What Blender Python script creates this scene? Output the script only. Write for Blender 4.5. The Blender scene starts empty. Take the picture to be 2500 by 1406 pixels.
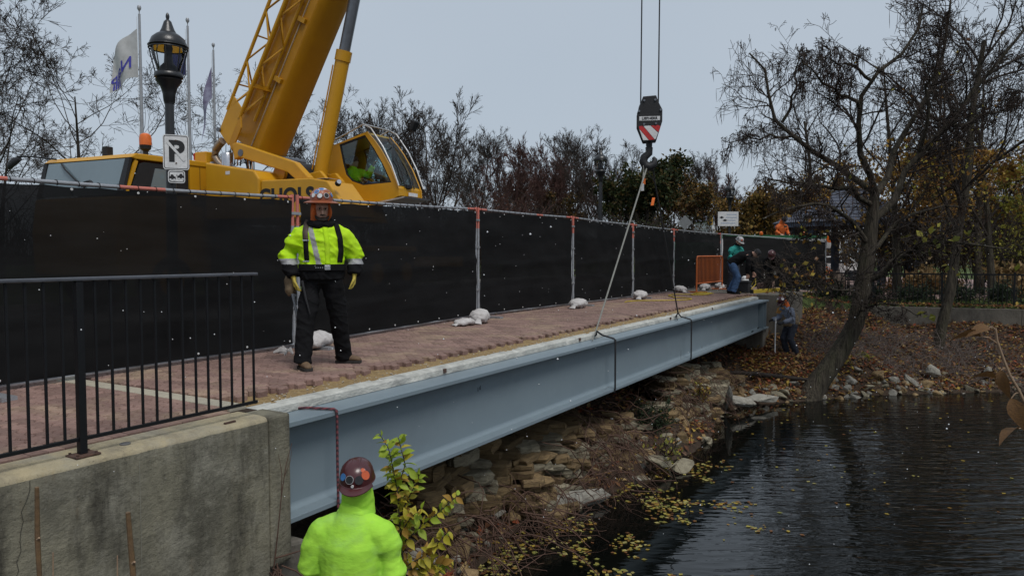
import bpy, bmesh, math, random
import numpy as np
from mathutils import Vector, Matrix, noise
from mathutils.bvhtree import BVHTree

random.seed(7)
rng = np.random.default_rng(11)
SC = bpy.context.scene
COL = SC.collection
PI = math.pi
R = math.radians

# ------------------------------------------------------------------ camera
cam_d = bpy.data.cameras.new('camera')
cam = bpy.data.objects.new('camera', cam_d)
COL.objects.link(cam)
cam.location = (0, 0, 1.2)
cam.rotation_euler = (PI / 2 - math.atan(84 / 1805), 0, 0)
cam_d.sensor_width = 36
cam_d.lens = 36 * 1805 / 2500
cam_d.clip_start = 0.05
cam_d.clip_end = 3000
SC.camera = cam

# ------------------------------------------------------------------ overcast sky and a weak, very soft sun
SUN_EL, SUN_AZ = 58, 150          # azimuth clockwise from +Y (the view direction)
w = bpy.data.worlds.new('World')
SC.world = w
w.use_nodes = True
nt = w.node_tree
bg = nt.nodes['Background']
sky = nt.nodes.new('ShaderNodeTexSky')
sky.sky_type = 'NISHITA'
sky.sun_disc = False
sky.sun_elevation = R(SUN_EL)
sky.sun_rotation = R(SUN_AZ)
sky.air_density = 1.0
sky.dust_density = 3.0
mixw = nt.nodes.new('ShaderNodeMix')
mixw.data_type = 'RGBA'
mixw.inputs['Factor'].default_value = 0.9
tcw = nt.nodes.new('ShaderNodeTexCoord')
ncl = nt.nodes.new('ShaderNodeTexNoise')
ncl.inputs['Scale'].default_value = 2.2
ncl.inputs['Detail'].default_value = 4
mcl = nt.nodes.new('ShaderNodeMix')                          # even cloud cover with faint patches
mcl.data_type = 'RGBA'
mcl.inputs['A'].default_value = (3.25, 3.78, 4.38, 1)
mcl.inputs['B'].default_value = (3.85, 4.32, 4.85, 1)
nt.links.new(tcw.outputs['Generated'], ncl.inputs['Vector'])
nt.links.new(ncl.outputs[0], mcl.inputs['Factor'])
nt.links.new(mcl.outputs['Result'], mixw.inputs['B'])
nt.links.new(sky.outputs[0], mixw.inputs['A'])
nt.links.new(mixw.outputs['Result'], bg.inputs['Color'])
bg.inputs['Strength'].default_value = 0.1
sun_d = bpy.data.lights.new('sun', 'SUN')
sun_d.energy = 1.5
sun_d.angle = R(22)
sun_d.color = (1, 0.97, 0.93)
sun = bpy.data.objects.new('sun', sun_d)
COL.objects.link(sun)
_sd = Vector((math.sin(R(SUN_AZ)) * math.cos(R(SUN_EL)), math.cos(R(SUN_AZ)) * math.cos(R(SUN_EL)), math.sin(R(SUN_EL))))
sun.rotation_euler = _sd.to_track_quat('Z', 'Y').to_euler()
SC.view_settings.view_transform = 'Standard'
SC.view_settings.look = 'None'
SC.view_settings.gamma = 1
SC.view_settings.exposure = 0.42
SC.view_settings.use_curve_mapping = False
SC.render.engine = 'CYCLES'
SC.cycles.use_denoising = True
SC.cycles.max_bounces = 6
SC.cycles.transparent_max_bounces = 12
SC.cycles.caustics_reflective = False
SC.cycles.caustics_refractive = False

# ------------------------------------------------------------------ frames
BO = Vector((-1.783, 5.721, 0))            # near end of the girder's front edge
BA = R(30.6)
BD = Vector((math.sin(BA), math.cos(BA), 0))       # along the bridge
BN = Vector((-math.cos(BA), math.sin(BA), 0))      # away from the water
BRZ = math.atan2(BD.y, BD.x)


def B(s, t, z=0.0):
    return BO + BD * s + BN * t + Vector((0, 0, z))


# ------------------------------------------------------------------ objects
def tag(o, label=None, cat=None, group=None, kind=None):
    if label: o['label'] = label
    if cat: o['category'] = cat
    if group: o['group'] = group
    if kind: o['kind'] = kind
    return o


def thing(name, label, cat, loc=(0, 0, 0), rz=0.0, group=None):
    o = bpy.data.objects.new(name, None)
    COL.objects.link(o)
    o.location = loc
    o.rotation_euler = (0, 0, rz)
    o.empty_display_size = 0.2
    return tag(o, label, cat, group)


def link(name, me, parent=None):
    o = bpy.data.objects.new(name, me)
    COL.objects.link(o)
    if parent: o.parent = parent
    return o


def copy_tree(o, parent=None):
    c = o.copy()
    COL.objects.link(c)
    c.parent = parent
    for ch in o.children:
        copy_tree(ch, c)
    return c


class MB:
    def __init__(s):
        s.v, s.f, s.m, s.mi = [], [], [], 0

    def add(s, vs, fs):
        o = len(s.v)
        s.v += [tuple(v) for v in vs]
        s.f += [tuple(i + o for i in f) for f in fs]
        s.m += [s.mi] * len(fs)
        return s

    def mat(s, i):
        s.mi = i
        return s

    def box(s, c, d, rot=None):
        hx, hy, hz = d[0] / 2, d[1] / 2, d[2] / 2
        vs = [Vector((x, y, z)) for x in (-hx, hx) for y in (-hy, hy) for z in (-hz, hz)]
        if rot is not None: vs = [rot @ v for v in vs]
        c = Vector(c)
        return s.add([v + c for v in vs], [(0, 1, 3, 2), (4, 6, 7, 5), (0, 4, 5, 1), (2, 3, 7, 6), (0, 2, 6, 4), (1, 5, 7, 3)])

    def bx(s, x0, x1, y0, y1, z0, z1):
        return s.box(((x0 + x1) / 2, (y0 + y1) / 2, (z0 + z1) / 2), (abs(x1 - x0), abs(y1 - y0), abs(z1 - z0)))

    def bar(s, p0, p1, wd, hg, up=(0, 0, 1)):
        p0, p1 = Vector(p0), Vector(p1)
        d = p1 - p0
        z = d.normalized()
        x = Vector(up).cross(z)
        if x.length < 1e-4: x = Vector((1, 0, 0)).cross(z)
        x.normalize()
        y = z.cross(x)
        rot = Matrix((x, y, z)).transposed()
        return s.box((p0 + p1) / 2, (wd, hg, d.length), rot)

    def prism(s, poly, y0, y1):          # polygon in (x,z), extruded along y
        n = len(poly)
        vs = [(a, y0, b) for a, b in poly] + [(a, y1, b) for a, b in poly]
        fs = [tuple(range(n)), tuple(range(2 * n - 1, n - 1, -1))] + [(i, i + n, (i + 1) % n + n, (i + 1) % n) for i in range(n)]
        return s.add(vs, fs)

    def slab(s, poly, z0, z1):           # polygon in (x,y), extruded along z
        n = len(poly)
        vs = [(a, b, z0) for a, b in poly] + [(a, b, z1) for a, b in poly]
        fs = [tuple(range(n - 1, -1, -1)), tuple(range(n, 2 * n))] + [(i, (i + 1) % n, (i + 1) % n + n, i + n) for i in range(n)]
        return s.add(vs, fs)

    def tube(s, pts, r, n=8, cap=True, ref=(0.31, 0.22, 0.93)):
        pts = [Vector(p) for p in pts]
        k = len(pts)
        if not hasattr(r, '__len__'): r = [r] * k
        vs, fs = [], []
        ref = Vector(ref)
        for i, p in enumerate(pts):
            t = (pts[min(i + 1, k - 1)] - pts[max(i - 1, 0)]).normalized()
            a = ref - t * ref.dot(t)
            if a.length < 1e-3: a = t.orthogonal()
            a.normalize()
            b = t.cross(a)
            ra, rb = r[i] if hasattr(r[i], '__len__') else (r[i], r[i])
            for j in range(n):
                q = 2 * PI * j / n
                vs.append(p + a * (ra * math.cos(q)) + b * (rb * math.sin(q)))
        for i in range(k - 1):
            for j in range(n):
                fs.append((i * n + j, i * n + (j + 1) % n, (i + 1) * n + (j + 1) % n, (i + 1) * n + j))
        if cap:
            fs.append(tuple(range(n - 1, -1, -1)))
            fs.append(tuple(range((k - 1) * n, k * n)))
        return s.add(vs, fs)

    def lathe(s, prof, n=20, c=(0, 0, 0), sx=1, sy=1):
        vs, fs = [], []
        for r, z in prof:
            for j in range(n):
                q = 2 * PI * j / n
                vs.append((c[0] + sx * r * math.cos(q), c[1] + sy * r * math.sin(q), c[2] + z))
        k = len(prof)
        for i in range(k - 1):
            for j in range(n):
                fs.append((i * n + j, i * n + (j + 1) % n, (i + 1) * n + (j + 1) % n, (i + 1) * n + j))
        fs.append(tuple(range(n - 1, -1, -1)))
        fs.append(tuple(range((k - 1) * n, k * n)))
        return s.add(vs, fs)

    def mesh(s, name, mats, smooth=False, fix=True):
        me = bpy.data.meshes.new(name)
        me.from_pydata(s.v, [], s.f)
        for m in (mats if isinstance(mats, (list, tuple)) else [mats]):
            me.materials.append(m)
        if any(s.m): me.polygons.foreach_set('material_index', s.m)
        if fix:
            bm = bmesh.new()
            bm.from_mesh(me)
            bmesh.ops.recalc_face_normals(bm, faces=bm.faces)
            bm.to_mesh(me)
            bm.free()
        if smooth:
            me.shade_smooth()
            me.set_sharp_from_angle(angle=R(40))
        return me

    def build(s, name, mats, parent=None, smooth=False, bevel=0.0, fix=True):
        o = link(name, s.mesh(name, mats, smooth, fix), parent)
        if bevel:
            m = o.modifiers.new('bevel', 'BEVEL')
            m.width = bevel
            m.segments = 2
            m.limit_method = 'ANGLE'
            m.angle_limit = R(35)
        return o


def np_mesh(name, V, F, mats, col=None, smooth=False):
    """mesh from numpy arrays; F is (n,4) or (n,3); col is an (n,3) colour per face"""
    me = bpy.data.meshes.new(name)
    V = np.ascontiguousarray(V, dtype=np.float32)
    F = np.ascontiguousarray(F, dtype=np.int32)
    n, k = F.shape
    me.vertices.add(len(V))
    me.vertices.foreach_set('co', V.ravel())
    me.loops.add(n * k)
    me.loops.foreach_set('vertex_index', F.ravel())
    me.polygons.add(n)
    me.polygons.foreach_set('loop_start', np.arange(0, n * k, k, dtype=np.int32))
    if smooth: me.polygons.foreach_set('use_smooth', np.ones(n, dtype=bool))
    for m in (mats if isinstance(mats, (list, tuple)) else [mats]):
        me.materials.append(m)
    if col is not None:
        a = me.attributes.new('tint', 'FLOAT_COLOR', 'FACE')
        c4 = np.ones((n, 4), dtype=np.float32)
        c4[:, :3] = col
        a.data.foreach_set('color', c4.ravel())
    me.update(calc_edges=True)
    return me


# ------------------------------------------------------------------ materials
def _lk(m, a, b): m.node_tree.links.new(a, b)


def M(name, col, rough=0.7, col2=None, vs=6.0, var=0.5, bump=0.15, bs=40.0, metal=0.0, coord='Object', stain=None, st_s=2.0,
      st_amt=0.6, stretch=(1, 1, 1), rnd=0.0, attr=False, trans=0.0, spec=0.5, dist=0.02):
    """procedural material: two noise-blended colours, an optional stain layer, fine relief"""
    m = bpy.data.materials.new(name)
    m.use_nodes = True
    N = m.node_tree.nodes
    p = N['Principled BSDF']
    p.inputs['Roughness'].default_value = rough
    p.inputs['Metallic'].default_value = metal
    p.inputs['Specular IOR Level'].default_value = spec
    if coord == 'World':
        co = N.new('ShaderNodeNewGeometry').outputs['Position']
    else:
        co = N.new('ShaderNodeTexCoord').outputs['Object']
    mp = N.new('ShaderNodeMapping')
    mp.inputs['Scale'].default_value = stretch
    _lk(m, co, mp.inputs['Vector'])
    col = (*col, 1)
    if col2 is None: col2 = tuple(c * (1 - var * 0.5) for c in col[:3])
    n1 = N.new('ShaderNodeTexNoise')
    n1.inputs['Scale'].default_value = vs
    n1.inputs['Detail'].default_value = 6
    n1.inputs['Roughness'].default_value = 0.65
    _lk(m, mp.outputs[0], n1.inputs['Vector'])
    r1 = N.new('ShaderNodeMapRange')
    r1.inputs['From Min'].default_value = 0.32
    r1.inputs['From Max'].default_value = 0.68
    _lk(m, n1.outputs[0], r1.inputs[0])
    mx = N.new('ShaderNodeMix')
    mx.data_type = 'RGBA'
    mx.inputs['A'].default_value = col
    mx.inputs['B'].default_value = (*col2, 1)
    _lk(m, r1.outputs[0], mx.inputs['Factor'])
    out = mx.outputs['Result']
    if attr:
        at = N.new('ShaderNodeAttribute')
        at.attribute_name = 'tint'
        mm = N.new('ShaderNodeMix')
        mm.data_type = 'RGBA'
        mm.blend_type = 'MULTIPLY'
        mm.inputs['Factor'].default_value = 1
        _lk(m, out, mm.inputs['A'])
        _lk(m, at.outputs['Color'], mm.inputs['B'])
        out = mm.outputs['Result']
    if stain:
        n2 = N.new('ShaderNodeTexNoise')
        n2.inputs['Scale'].default_value = st_s
        n2.inputs['Detail'].default_value = 8
        n2.inputs['Roughness'].default_value = 0.7
        _lk(m, mp.outputs[0], n2.inputs['Vector'])
        r2 = N.new('ShaderNodeMapRange')
        r2.inputs['From Min'].default_value = 0.5
        r2.inputs['From Max'].default_value = 0.68
        r2.inputs['To Max'].default_value = st_amt
        _lk(m, n2.outputs[0], r2.inputs[0])
        m2 = N.new('ShaderNodeMix')
        m2.data_type = 'RGBA'
        m2.inputs['B'].default_value = (*stain, 1)
        _lk(m, r2.outputs[0], m2.inputs['Factor'])
        _lk(m, out, m2.inputs['A'])
        out = m2.outputs['Result']
    if rnd:
        oi = N.new('ShaderNodeObjectInfo')
        rr = N.new('ShaderNodeMapRange')
        rr.inputs['To Min'].default_value = 1 - rnd
        rr.inputs['To Max'].default_value = 1 + rnd
        _lk(m, oi.outputs['Random'], rr.inputs[0])
        hs = N.new('ShaderNodeHueSaturation')
        _lk(m, rr.outputs[0], hs.inputs['Value'])
        _lk(m, out, hs.inputs['Color'])
        out = hs.outputs['Color']
    _lk(m, out, p.inputs['Base Color'])
    if bump:
        nb = N.new('ShaderNodeTexNoise')
        nb.inputs['Scale'].default_value = bs
        nb.inputs['Detail'].default_value = 5
        _lk(m, mp.outputs[0], nb.inputs['Vector'])
        b = N.new('ShaderNodeBump')
        b.inputs['Strength'].default_value = bump
        b.inputs['Distance'].default_value = dist
        _lk(m, nb.outputs[0], b.inputs['Height'])
        _lk(m, b.outputs[0], p.inputs['Normal'])
    if trans:
        tr = N.new('ShaderNodeBsdfTranslucent')
        _lk(m, out, tr.inputs['Color'])
        ms = N.new('ShaderNodeMixShader')
        ms.inputs[0].default_value = trans
        _lk(m, p.outputs[0], ms.inputs[1])
        _lk(m, tr.outputs[0], ms.inputs[2])
        _lk(m, ms.outputs[0], N['Material Output'].inputs['Surface'])
    return m


def glass_mat(name, tint=(0.75, 0.85, 0.88), mixf=0.25, rough=0.03):
    m = bpy.data.materials.new(name)
    m.use_nodes = True
    N = m.node_tree.nodes
    N.remove(N['Principled BSDF'])
    g = N.new('ShaderNodeBsdfGlossy')
    g.inputs['Roughness'].default_value = rough
    t = N.new('ShaderNodeBsdfTransparent')
    t.inputs['Color'].default_value = (*tint, 1)
    f = N.new('ShaderNodeLayerWeight')
    f.inputs['Blend'].default_value = mixf
    nz = N.new('ShaderNodeTexNoise')
    nz.inputs['Scale'].default_value = 2.5
    mr = N.new('ShaderNodeMapRange')
    mr.inputs['To Min'].default_value = 0.0
    mr.inputs['To Max'].default_value = 0.10
    _lk(m, nz.outputs[0], mr.inputs[0])
    ad = N.new('ShaderNodeMath')
    _lk(m, f.outputs['Fresnel'], ad.inputs[0])
    _lk(m, mr.outputs[0], ad.inputs[1])
    ms = N.new('ShaderNodeMixShader')
    _lk(m, ad.outputs[0], ms.inputs[0])
    _lk(m, t.outputs[0], ms.inputs[1])
    _lk(m, g.outputs[0], ms.inputs[2])
    _lk(m, ms.outputs[0], N['Material Output'].inputs['Surface'])
    return m


def text_mesh(name, txt, size, mat, parent, mtx, bold=0.0, ext=0.002, sx=1.0, align='CENTER'):
    c = bpy.data.curves.new(name, 'FONT')
    c.body = txt
    c.size = size
    c.align_x = align
    c.align_y = 'CENTER'
    c.extrude = ext
    c.offset = bold
    o = bpy.data.objects.new(name, c)
    COL.objects.link(o)
    bpy.context.view_layer.update()
    me = bpy.data.meshes.new_from_object(o.evaluated_get(bpy.context.evaluated_depsgraph_get()))
    bpy.data.objects.remove(o)
    bpy.data.curves.remove(c)
    me.transform(Matrix.Diagonal((sx, 1, 1, 1)))
    me.transform(mtx)
    me.materials.clear()
    me.materials.append(mat)
    return link(name, me, parent)


def frame_mtx(o, x, y):
    """4x4 with text X along x, text Y along y, placed at o"""
    x, y = Vector(x).normalized(), Vector(y).normalized()
    z = x.cross(y)
    m = Matrix((x, y, z)).transposed().to_4x4()
    m.translation = Vector(o)
    return m


def fbm(x, y, z=0.0, o=4):
    return noise.fractal(Vector((x, y, z)), 1.0, 2.0, o)


# ------------------------------------------------------------------ branch tubes (vectorised)
def nrm(a): return a / np.maximum(np.linalg.norm(a, axis=-1, keepdims=True), 1e-9)


def kids(g, P, Rr, n, u0, u1, ang, lr, k, wig, up, rr, taper=0.25, short=0.5):
    N, kk = P.shape[:2]
    u = g.uniform(u0, u1, (N, n))
    x = u * (kk - 1)
    i = np.minimum(x.astype(int), kk - 2)
    fr = (x - i)[..., None]
    ix = np.arange(N)[:, None]
    p = P[ix, i] * (1 - fr) + P[ix, i + 1] * fr
    T = nrm(P[ix, i + 1] - P[ix, i])
    r = Rr[ix, i] * (1 - fr[..., 0]) + Rr[ix, i + 1] * fr[..., 0]
    L = np.linalg.norm(P[:, 1:] - P[:, :-1], axis=2).sum(1)[:, None]
    a = nrm(np.cross(T, np.array([.3, .2, .93])))
    b = np.cross(T, a)
    az = g.uniform(0, 2 * PI, (N, n, 1))
    A = g.uniform(ang[0], ang[1], (N, n, 1))
    D = T * np.cos(A) + (a * np.cos(az) + b * np.sin(az)) * np.sin(A)
    ln = L * g.uniform(lr[0], lr[1], (N, n)) * (1 - short * u)
    p, D, ln, r = p.reshape(-1, 3), D.reshape(-1, 3), ln.reshape(-1), r.reshape(-1)
    pts = [p]
    for j in range(k - 1):
        D = nrm(D + g.normal(0, wig, D.shape) + np.array([0, 0, up]))
        pts.append(pts[-1] + D * (ln / (k - 1))[:, None])
    return np.stack(pts, 1), (r * rr)[:, None] * np.linspace(1, taper, k)[None]


def tubes(sets):
    """sets: list of (P (N,k,3), R (N,k), sides) -> vertex and quad arrays"""
    Vs, Fs, off = [], [], 0
    for P, Rr, m in sets:
        N, k = P.shape[:2]
        T = np.empty_like(P)
        T[:, 1:-1] = P[:, 2:] - P[:, :-2]
        T[:, 0] = P[:, 1] - P[:, 0]
        T[:, -1] = P[:, -1] - P[:, -2]
        T = nrm(T)
        a = nrm(np.cross(T, np.array([.31, .22, .925])))
        b = np.cross(T, a)
        q = np.arange(m) * 2 * PI / m
        V = P[:, :, None] + Rr[:, :, None, None] * (a[:, :, None] * np.cos(q)[:, None] + b[:, :, None] * np.sin(q)[:, None])
        Vs.append(V.reshape(-1, 3))
        base = (np.arange(N)[:, None, None] * k + np.arange(k - 1)[None, :, None]) * m
        j = np.arange(m)[None, None]
        j2 = (np.arange(m) + 1) % m
        F = np.stack([base + j, base + j2, base + m + j2, base + m + j], -1).reshape(-1, 4)
        Fs.append(F + off)
        off += N * k * m
    return np.concatenate(Vs), np.concatenate(Fs)


def resample(pts, k):
    pts = np.array(pts, float)
    d = np.r_[0, np.cumsum(np.linalg.norm(np.diff(pts, axis=0), axis=1))]
    u = np.linspace(0, d[-1], k)
    return np.stack([np.interp(u, d, pts[:, i]) for i in range(3)], 1)


def leaf_cards(g, C, size, aspect=0.6, flat=0.0, pal=None, curl=0.25):
    """two-quad folded leaves at points C; returns V, F, col"""
    n = len(C)
    d = nrm(g.normal(0, 1, (n, 3)) * np.array([1, 1, 1 - flat]))
    up = nrm(g.normal(0, 1, (n, 3)) * (1 - flat) + np.array([0, 0, 1.0]) * (0.3 + flat * 3))
    a = nrm(np.cross(d, up))
    up = np.cross(a, d)
    s = g.uniform(size[0], size[1], (n, 1))
    wd = s * aspect * 0.5
    tip, mid = C + d * s, C + d * s * 0.45
    V = np.stack([C, mid + a * wd + up * wd * curl, tip, mid - a * wd + up * wd * curl], 1).reshape(-1, 3)
    i = np.arange(n)[:, None] * 4
    F = np.concatenate([i + np.array([[0, 1, 2]]), i + np.array([[0, 2, 3]])], 0)
    if pal is not None:
        pal = np.array(pal)
        c = pal[g.integers(0, len(pal), n)] * g.uniform(0.7, 1.25, (n, 1))
        col = np.concatenate([c, c], 0)
    else:
        col = None
    return V, F, col


def merge_np(parts):
    Vs, Fs, Cs, off = [], [], [], 0
    for V, F, c in parts:
        Vs.append(V)
        Fs.append(F + off)
        Cs.append(c)
        off += len(V)
    return np.concatenate(Vs), np.concatenate(Fs), (np.concatenate(Cs) if Cs[0] is not None else None)

# ================================================================== SETTING
WZ = -2.4
LAKE = np.array([(-.46, 8.11), (.0, 9.3), (.35, 10.15), (.85, 10.5), (1.55, 11.0), (2.3, 12.2), (3.3, 13.3), (4.0, 14.6), (4.55, 16.3), (5.3, 17.2), (6.1, 17.6),
                 (7.6, 18.1), (8.85, 18.6), (11, 18.95), (13.4, 19.2), (20, 18.6), (32, 14), (60, 5), (80, -40), (40, -80), (3, -60), (2.2, -10),
                 (2.0, 0), (1.4, 3.0), (.6, 5.5), (0, 7)])
PLAT = np.array([tuple(B(-60, .1)[:2]), tuple(B(-.2, .1)[:2]), tuple(B(-.2, 3.3)[:2]), tuple(B(18.7, 3.3)[:2]), tuple(B(18.7, .1)[:2]), tuple(B(21.4, .1)[:2]),
                 (10.4, 25.0), (12.07, 24.3), (15.8, 22.9), (30, 17.6), (70, 8), (500, 0), (500, 900), (-500, 900), (-500, -300)])


def poly_sd(X, Y, poly):
    """signed distance, positive inside"""
    d = np.full(X.shape, 1e9)
    ins = np.zeros(X.shape, bool)
    n = len(poly)
    for i in range(n):
        ax, ay = poly[i]
        bx_, by_ = poly[(i + 1) % n]
        ex, ey = bx_ - ax, by_ - ay
        u = np.clip(((X - ax) * ex + (Y - ay) * ey) / (ex * ex + ey * ey), 0, 1)
        d = np.minimum(d, np.hypot(X - ax - u * ex, Y - ay - u * ey))
        c = (ay > Y) != (by_ > Y)
        xi = ax + (Y - ay) / (by_ - ay + 1e-12) * ex
        ins ^= c & (X < xi)
    return np.where(ins, d, -d)


def sstep(x, a, b):
    u = np.clip((x - a) / (b - a), 0, 1)
    return u * u * (3 - 2 * u)


_k = rng.normal(0, 1, (24, 2))
_ph = rng.uniform(0, 6.28, 24)
_fr = np.geomspace(0.5, 9, 24)


def wob(X, Y):
    z = np.zeros(X.shape)
    for i in range(24):
        kx, ky = _k[i] / np.linalg.norm(_k[i]) * _fr[i]
        z += np.sin(kx * X + ky * Y + _ph[i]) / _fr[i] ** 0.9
    return z * 0.07


def terrain(X, Y):
    X, Y = np.asarray(X, float), np.asarray(Y, float)
    D = -poly_sd(X, Y, LAKE)
    P = -poly_sd(X, Y, PLAT)
    s = (X - BO.x) * BD.x + (Y - BO.y) * BD.y
    zb = -1.8 + 0.85 * sstep(s, -.3, 1.6) - 0.1 * sstep(s, 15, 19)
    zb = zb + .42 * sstep(X, 8.2, 9.6) * (1 - sstep(X, 11.6, 12.6)) * sstep(Y, 19.5, 22)
    zp = -0.075 - 0.4 * sstep(X - 0.25 * np.maximum(Y - 26, 0), 8.3, 11.5)
    Dp, Pp = np.maximum(D, 1e-4), np.maximum(P, 1e-4)
    z = WZ + (zb - WZ) * (Dp / (Dp + Pp)) ** 0.72 + wob(X, Y) * np.minimum(Dp, 1) * np.minimum(Pp + .2, 1)
    z = np.where(D < 0, WZ - 0.02 - 0.45 * np.minimum(-D, 3), z)
    z = np.where(P <= 0, zp, z)
    hump = 1.5 * np.exp(-((X + .3) / 1.7) ** 2 - ((Y + .1) / 1.4) ** 2)
    return z + np.where(P > 0, hump, 0), D, P


def tz(x, y):
    return float(terrain(np.array([x]), np.array([y]))[0][0])


def axis(lo, hi, step, end, gr=1.28):
    a = list(np.arange(lo, hi, step))
    x, st = hi, step
    while x < end:
        a.append(x)
        st *= gr
        x += st
    a.append(end)
    x, st, pre = lo, step, []
    while x > -end:
        st *= gr
        x -= st
        pre.append(max(x, -end))
    return np.array(pre[::-1] + a)


gx, gy = axis(-6, 19, .15, 900), axis(3, 27, .15, 900)
GX, GY = np.meshgrid(gx, gy)
GZ, GD, GP = terrain(GX, GY)
V = np.stack([GX, GY, GZ], -1).reshape(-1, 3)
ny, nx = GX.shape
ii = (np.arange(ny - 1)[:, None] * nx + np.arange(nx - 1)[None]).ravel()
F = np.stack([ii, ii + 1, ii + nx + 1, ii + nx], 1)
fp = GP[:-1, :-1].ravel()
fd = GD[:-1, :-1].ravel()
grass = np.where(fp < 0.1, 1.0, 0.0)[:, None]
soil = np.array([.055, .038, .026]) * (0.8 + 0.4 * rng.random((len(F), 1)))
gcol = np.array([.085, .115, .038]) * (0.75 + 0.5 * rng.random((len(F), 1)))
m_ground = M('soil and grass', (1, 1, 1), .95, var=.7, vs=3, bump=.9, bs=14, coord='World', attr=True, dist=.05, spec=.2)
tag(link('ground', np_mesh('ground', V, F, m_ground, gcol * grass + soil * (1 - grass), smooth=True)), kind='structure')

# water
m_water = bpy.data.materials.new('dark rippled water')
m_water.use_nodes = True
N = m_water.node_tree.nodes
p = N['Principled BSDF']
p.inputs['Base Color'].default_value = (.003, .0035, .003, 1)
p.inputs['Roughness'].default_value = .02
p.inputs['IOR'].default_value = 1.42
geo = N.new('ShaderNodeNewGeometry')
hts = []
for scl, st, rz, amt in ((1.0, (1.0, 4.6, 1), 16, 1.0), (1.0, (3, 11, 1), 28, .38), (1.0, (2.4, 3.4, 1), -40, .4)):
    mp = N.new('ShaderNodeMapping')
    mp.inputs['Rotation'].default_value = (0, 0, R(rz))
    mp.inputs['Scale'].default_value = st
    _lk(m_water, geo.outputs['Position'], mp.inputs['Vector'])
    nz = N.new('ShaderNodeTexNoise')
    nz.inputs['Scale'].default_value = scl
    nz.inputs['Detail'].default_value = 2
    nz.inputs['Distortion'].default_value = .6
    _lk(m_water, mp.outputs[0], nz.inputs['Vector'])
    ml = N.new('ShaderNodeMath')
    ml.operation = 'MULTIPLY'
    ml.inputs[1].default_value = amt
    _lk(m_water, nz.outputs[0], ml.inputs[0])
    hts.append(ml.outputs[0])
a1 = N.new('ShaderNodeMath')
_lk(m_water, hts[0], a1.inputs[0])
_lk(m_water, hts[1], a1.inputs[1])
a2 = N.new('ShaderNodeMath')
_lk(m_water, a1.outputs[0], a2.inputs[0])
_lk(m_water, hts[2], a2.inputs[1])
sep = N.new('ShaderNodeSeparateXYZ')
_lk(m_water, geo.outputs['Position'], sep.inputs[0])
cal = N.new('ShaderNodeMapRange')         # the sheltered corner by the bank is calm, the open water ripples
cal.interpolation_type = 'SMOOTHSTEP'
cal.inputs['From Min'].default_value = -2.4
cal.inputs['From Max'].default_value = 2.6
cal.inputs['To Min'].default_value = .05
skw = N.new('ShaderNodeMath')
skw.operation = 'MULTIPLY_ADD'
skw.inputs[1].default_value = -.42
_lk(m_water, sep.outputs[1], skw.inputs[0])
_lk(m_water, sep.outputs[0], skw.inputs[2])
_lk(m_water, skw.outputs[0], cal.inputs[0])
bp = N.new('ShaderNodeBump')
bp.inputs['Distance'].default_value = .05
far = N.new('ShaderNodeMapRange')
far.interpolation_type = 'SMOOTHSTEP'
far.inputs['From Min'].default_value = 10.5
far.inputs['From Max'].default_value = 16.5
far.inputs['To Min'].default_value = 1.0
far.inputs['To Max'].default_value = .3
_lk(m_water, sep.outputs[1], far.inputs[0])
fm_ = N.new('ShaderNodeMath')
fm_.operation = 'MULTIPLY'
_lk(m_water, cal.outputs[0], fm_.inputs[0])
_lk(m_water, far.outputs[0], fm_.inputs[1])
_lk(m_water, fm_.outputs[0], bp.inputs['Strength'])
_lk(m_water, a2.outputs[0], bp.inputs['Height'])
_lk(m_water, bp.outputs[0], p.inputs['Normal'])
wm = MB().add([(-1.5, -85, WZ), (85, -85, WZ), (85, 24, WZ), (-1.5, 24, WZ)], [(0, 1, 2, 3)])
tag(wm.build('water', m_water), kind='structure')

# road behind the screen fence, plaza by the gazebo
m_asph = M('asphalt', (.05, .05, .052), .9, var=.5, vs=30, bump=.4, bs=120, coord='World')
rd = MB().add([B(-60, 3.35, -.02), B(26, 3.35, -.02), B(70, 5, -.02), B(160, 20, -.02), B(160, 28, -.02), B(60, 13, -.02), B(-60, 12.5, -.02)], [(0, 1, 2, 3, 4, 5, 6)])
tag(rd.build('road', m_asph), kind='structure')
m_kerb = M('kerb concrete', (.3, .29, .27), .9, vs=12, bump=.4, bs=60)
kb = thing('kerb', 'x', 'x', B(0, 0, 0), BRZ)
for kk in ('label', 'category'): del kb[kk]
kb['kind'] = 'structure'
for i in range(12):
    MB().bx(-30 + i * 5 + .01, -30 + i * 5 + 4.99, 12.55, 12.75, -.1, .11).build('kerb_stone', m_kerb, kb, bevel=.02)
m_plaza = M('plaza brick', (.30, .20, .175), .9, col2=(.23, .15, .13), vs=9, bump=.3, bs=60, coord='World')
pz = MB().add([(13, 27.5, -.455), (17.5, 26.2, -.455), (27, 30, -.455), (30, 52, -.455), (14, 52, -.455), (12.5, 34, -.455)], [(0, 1, 2, 3, 4, 5)])
tag(pz.build('plaza', m_plaza), kind='structure')

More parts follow.
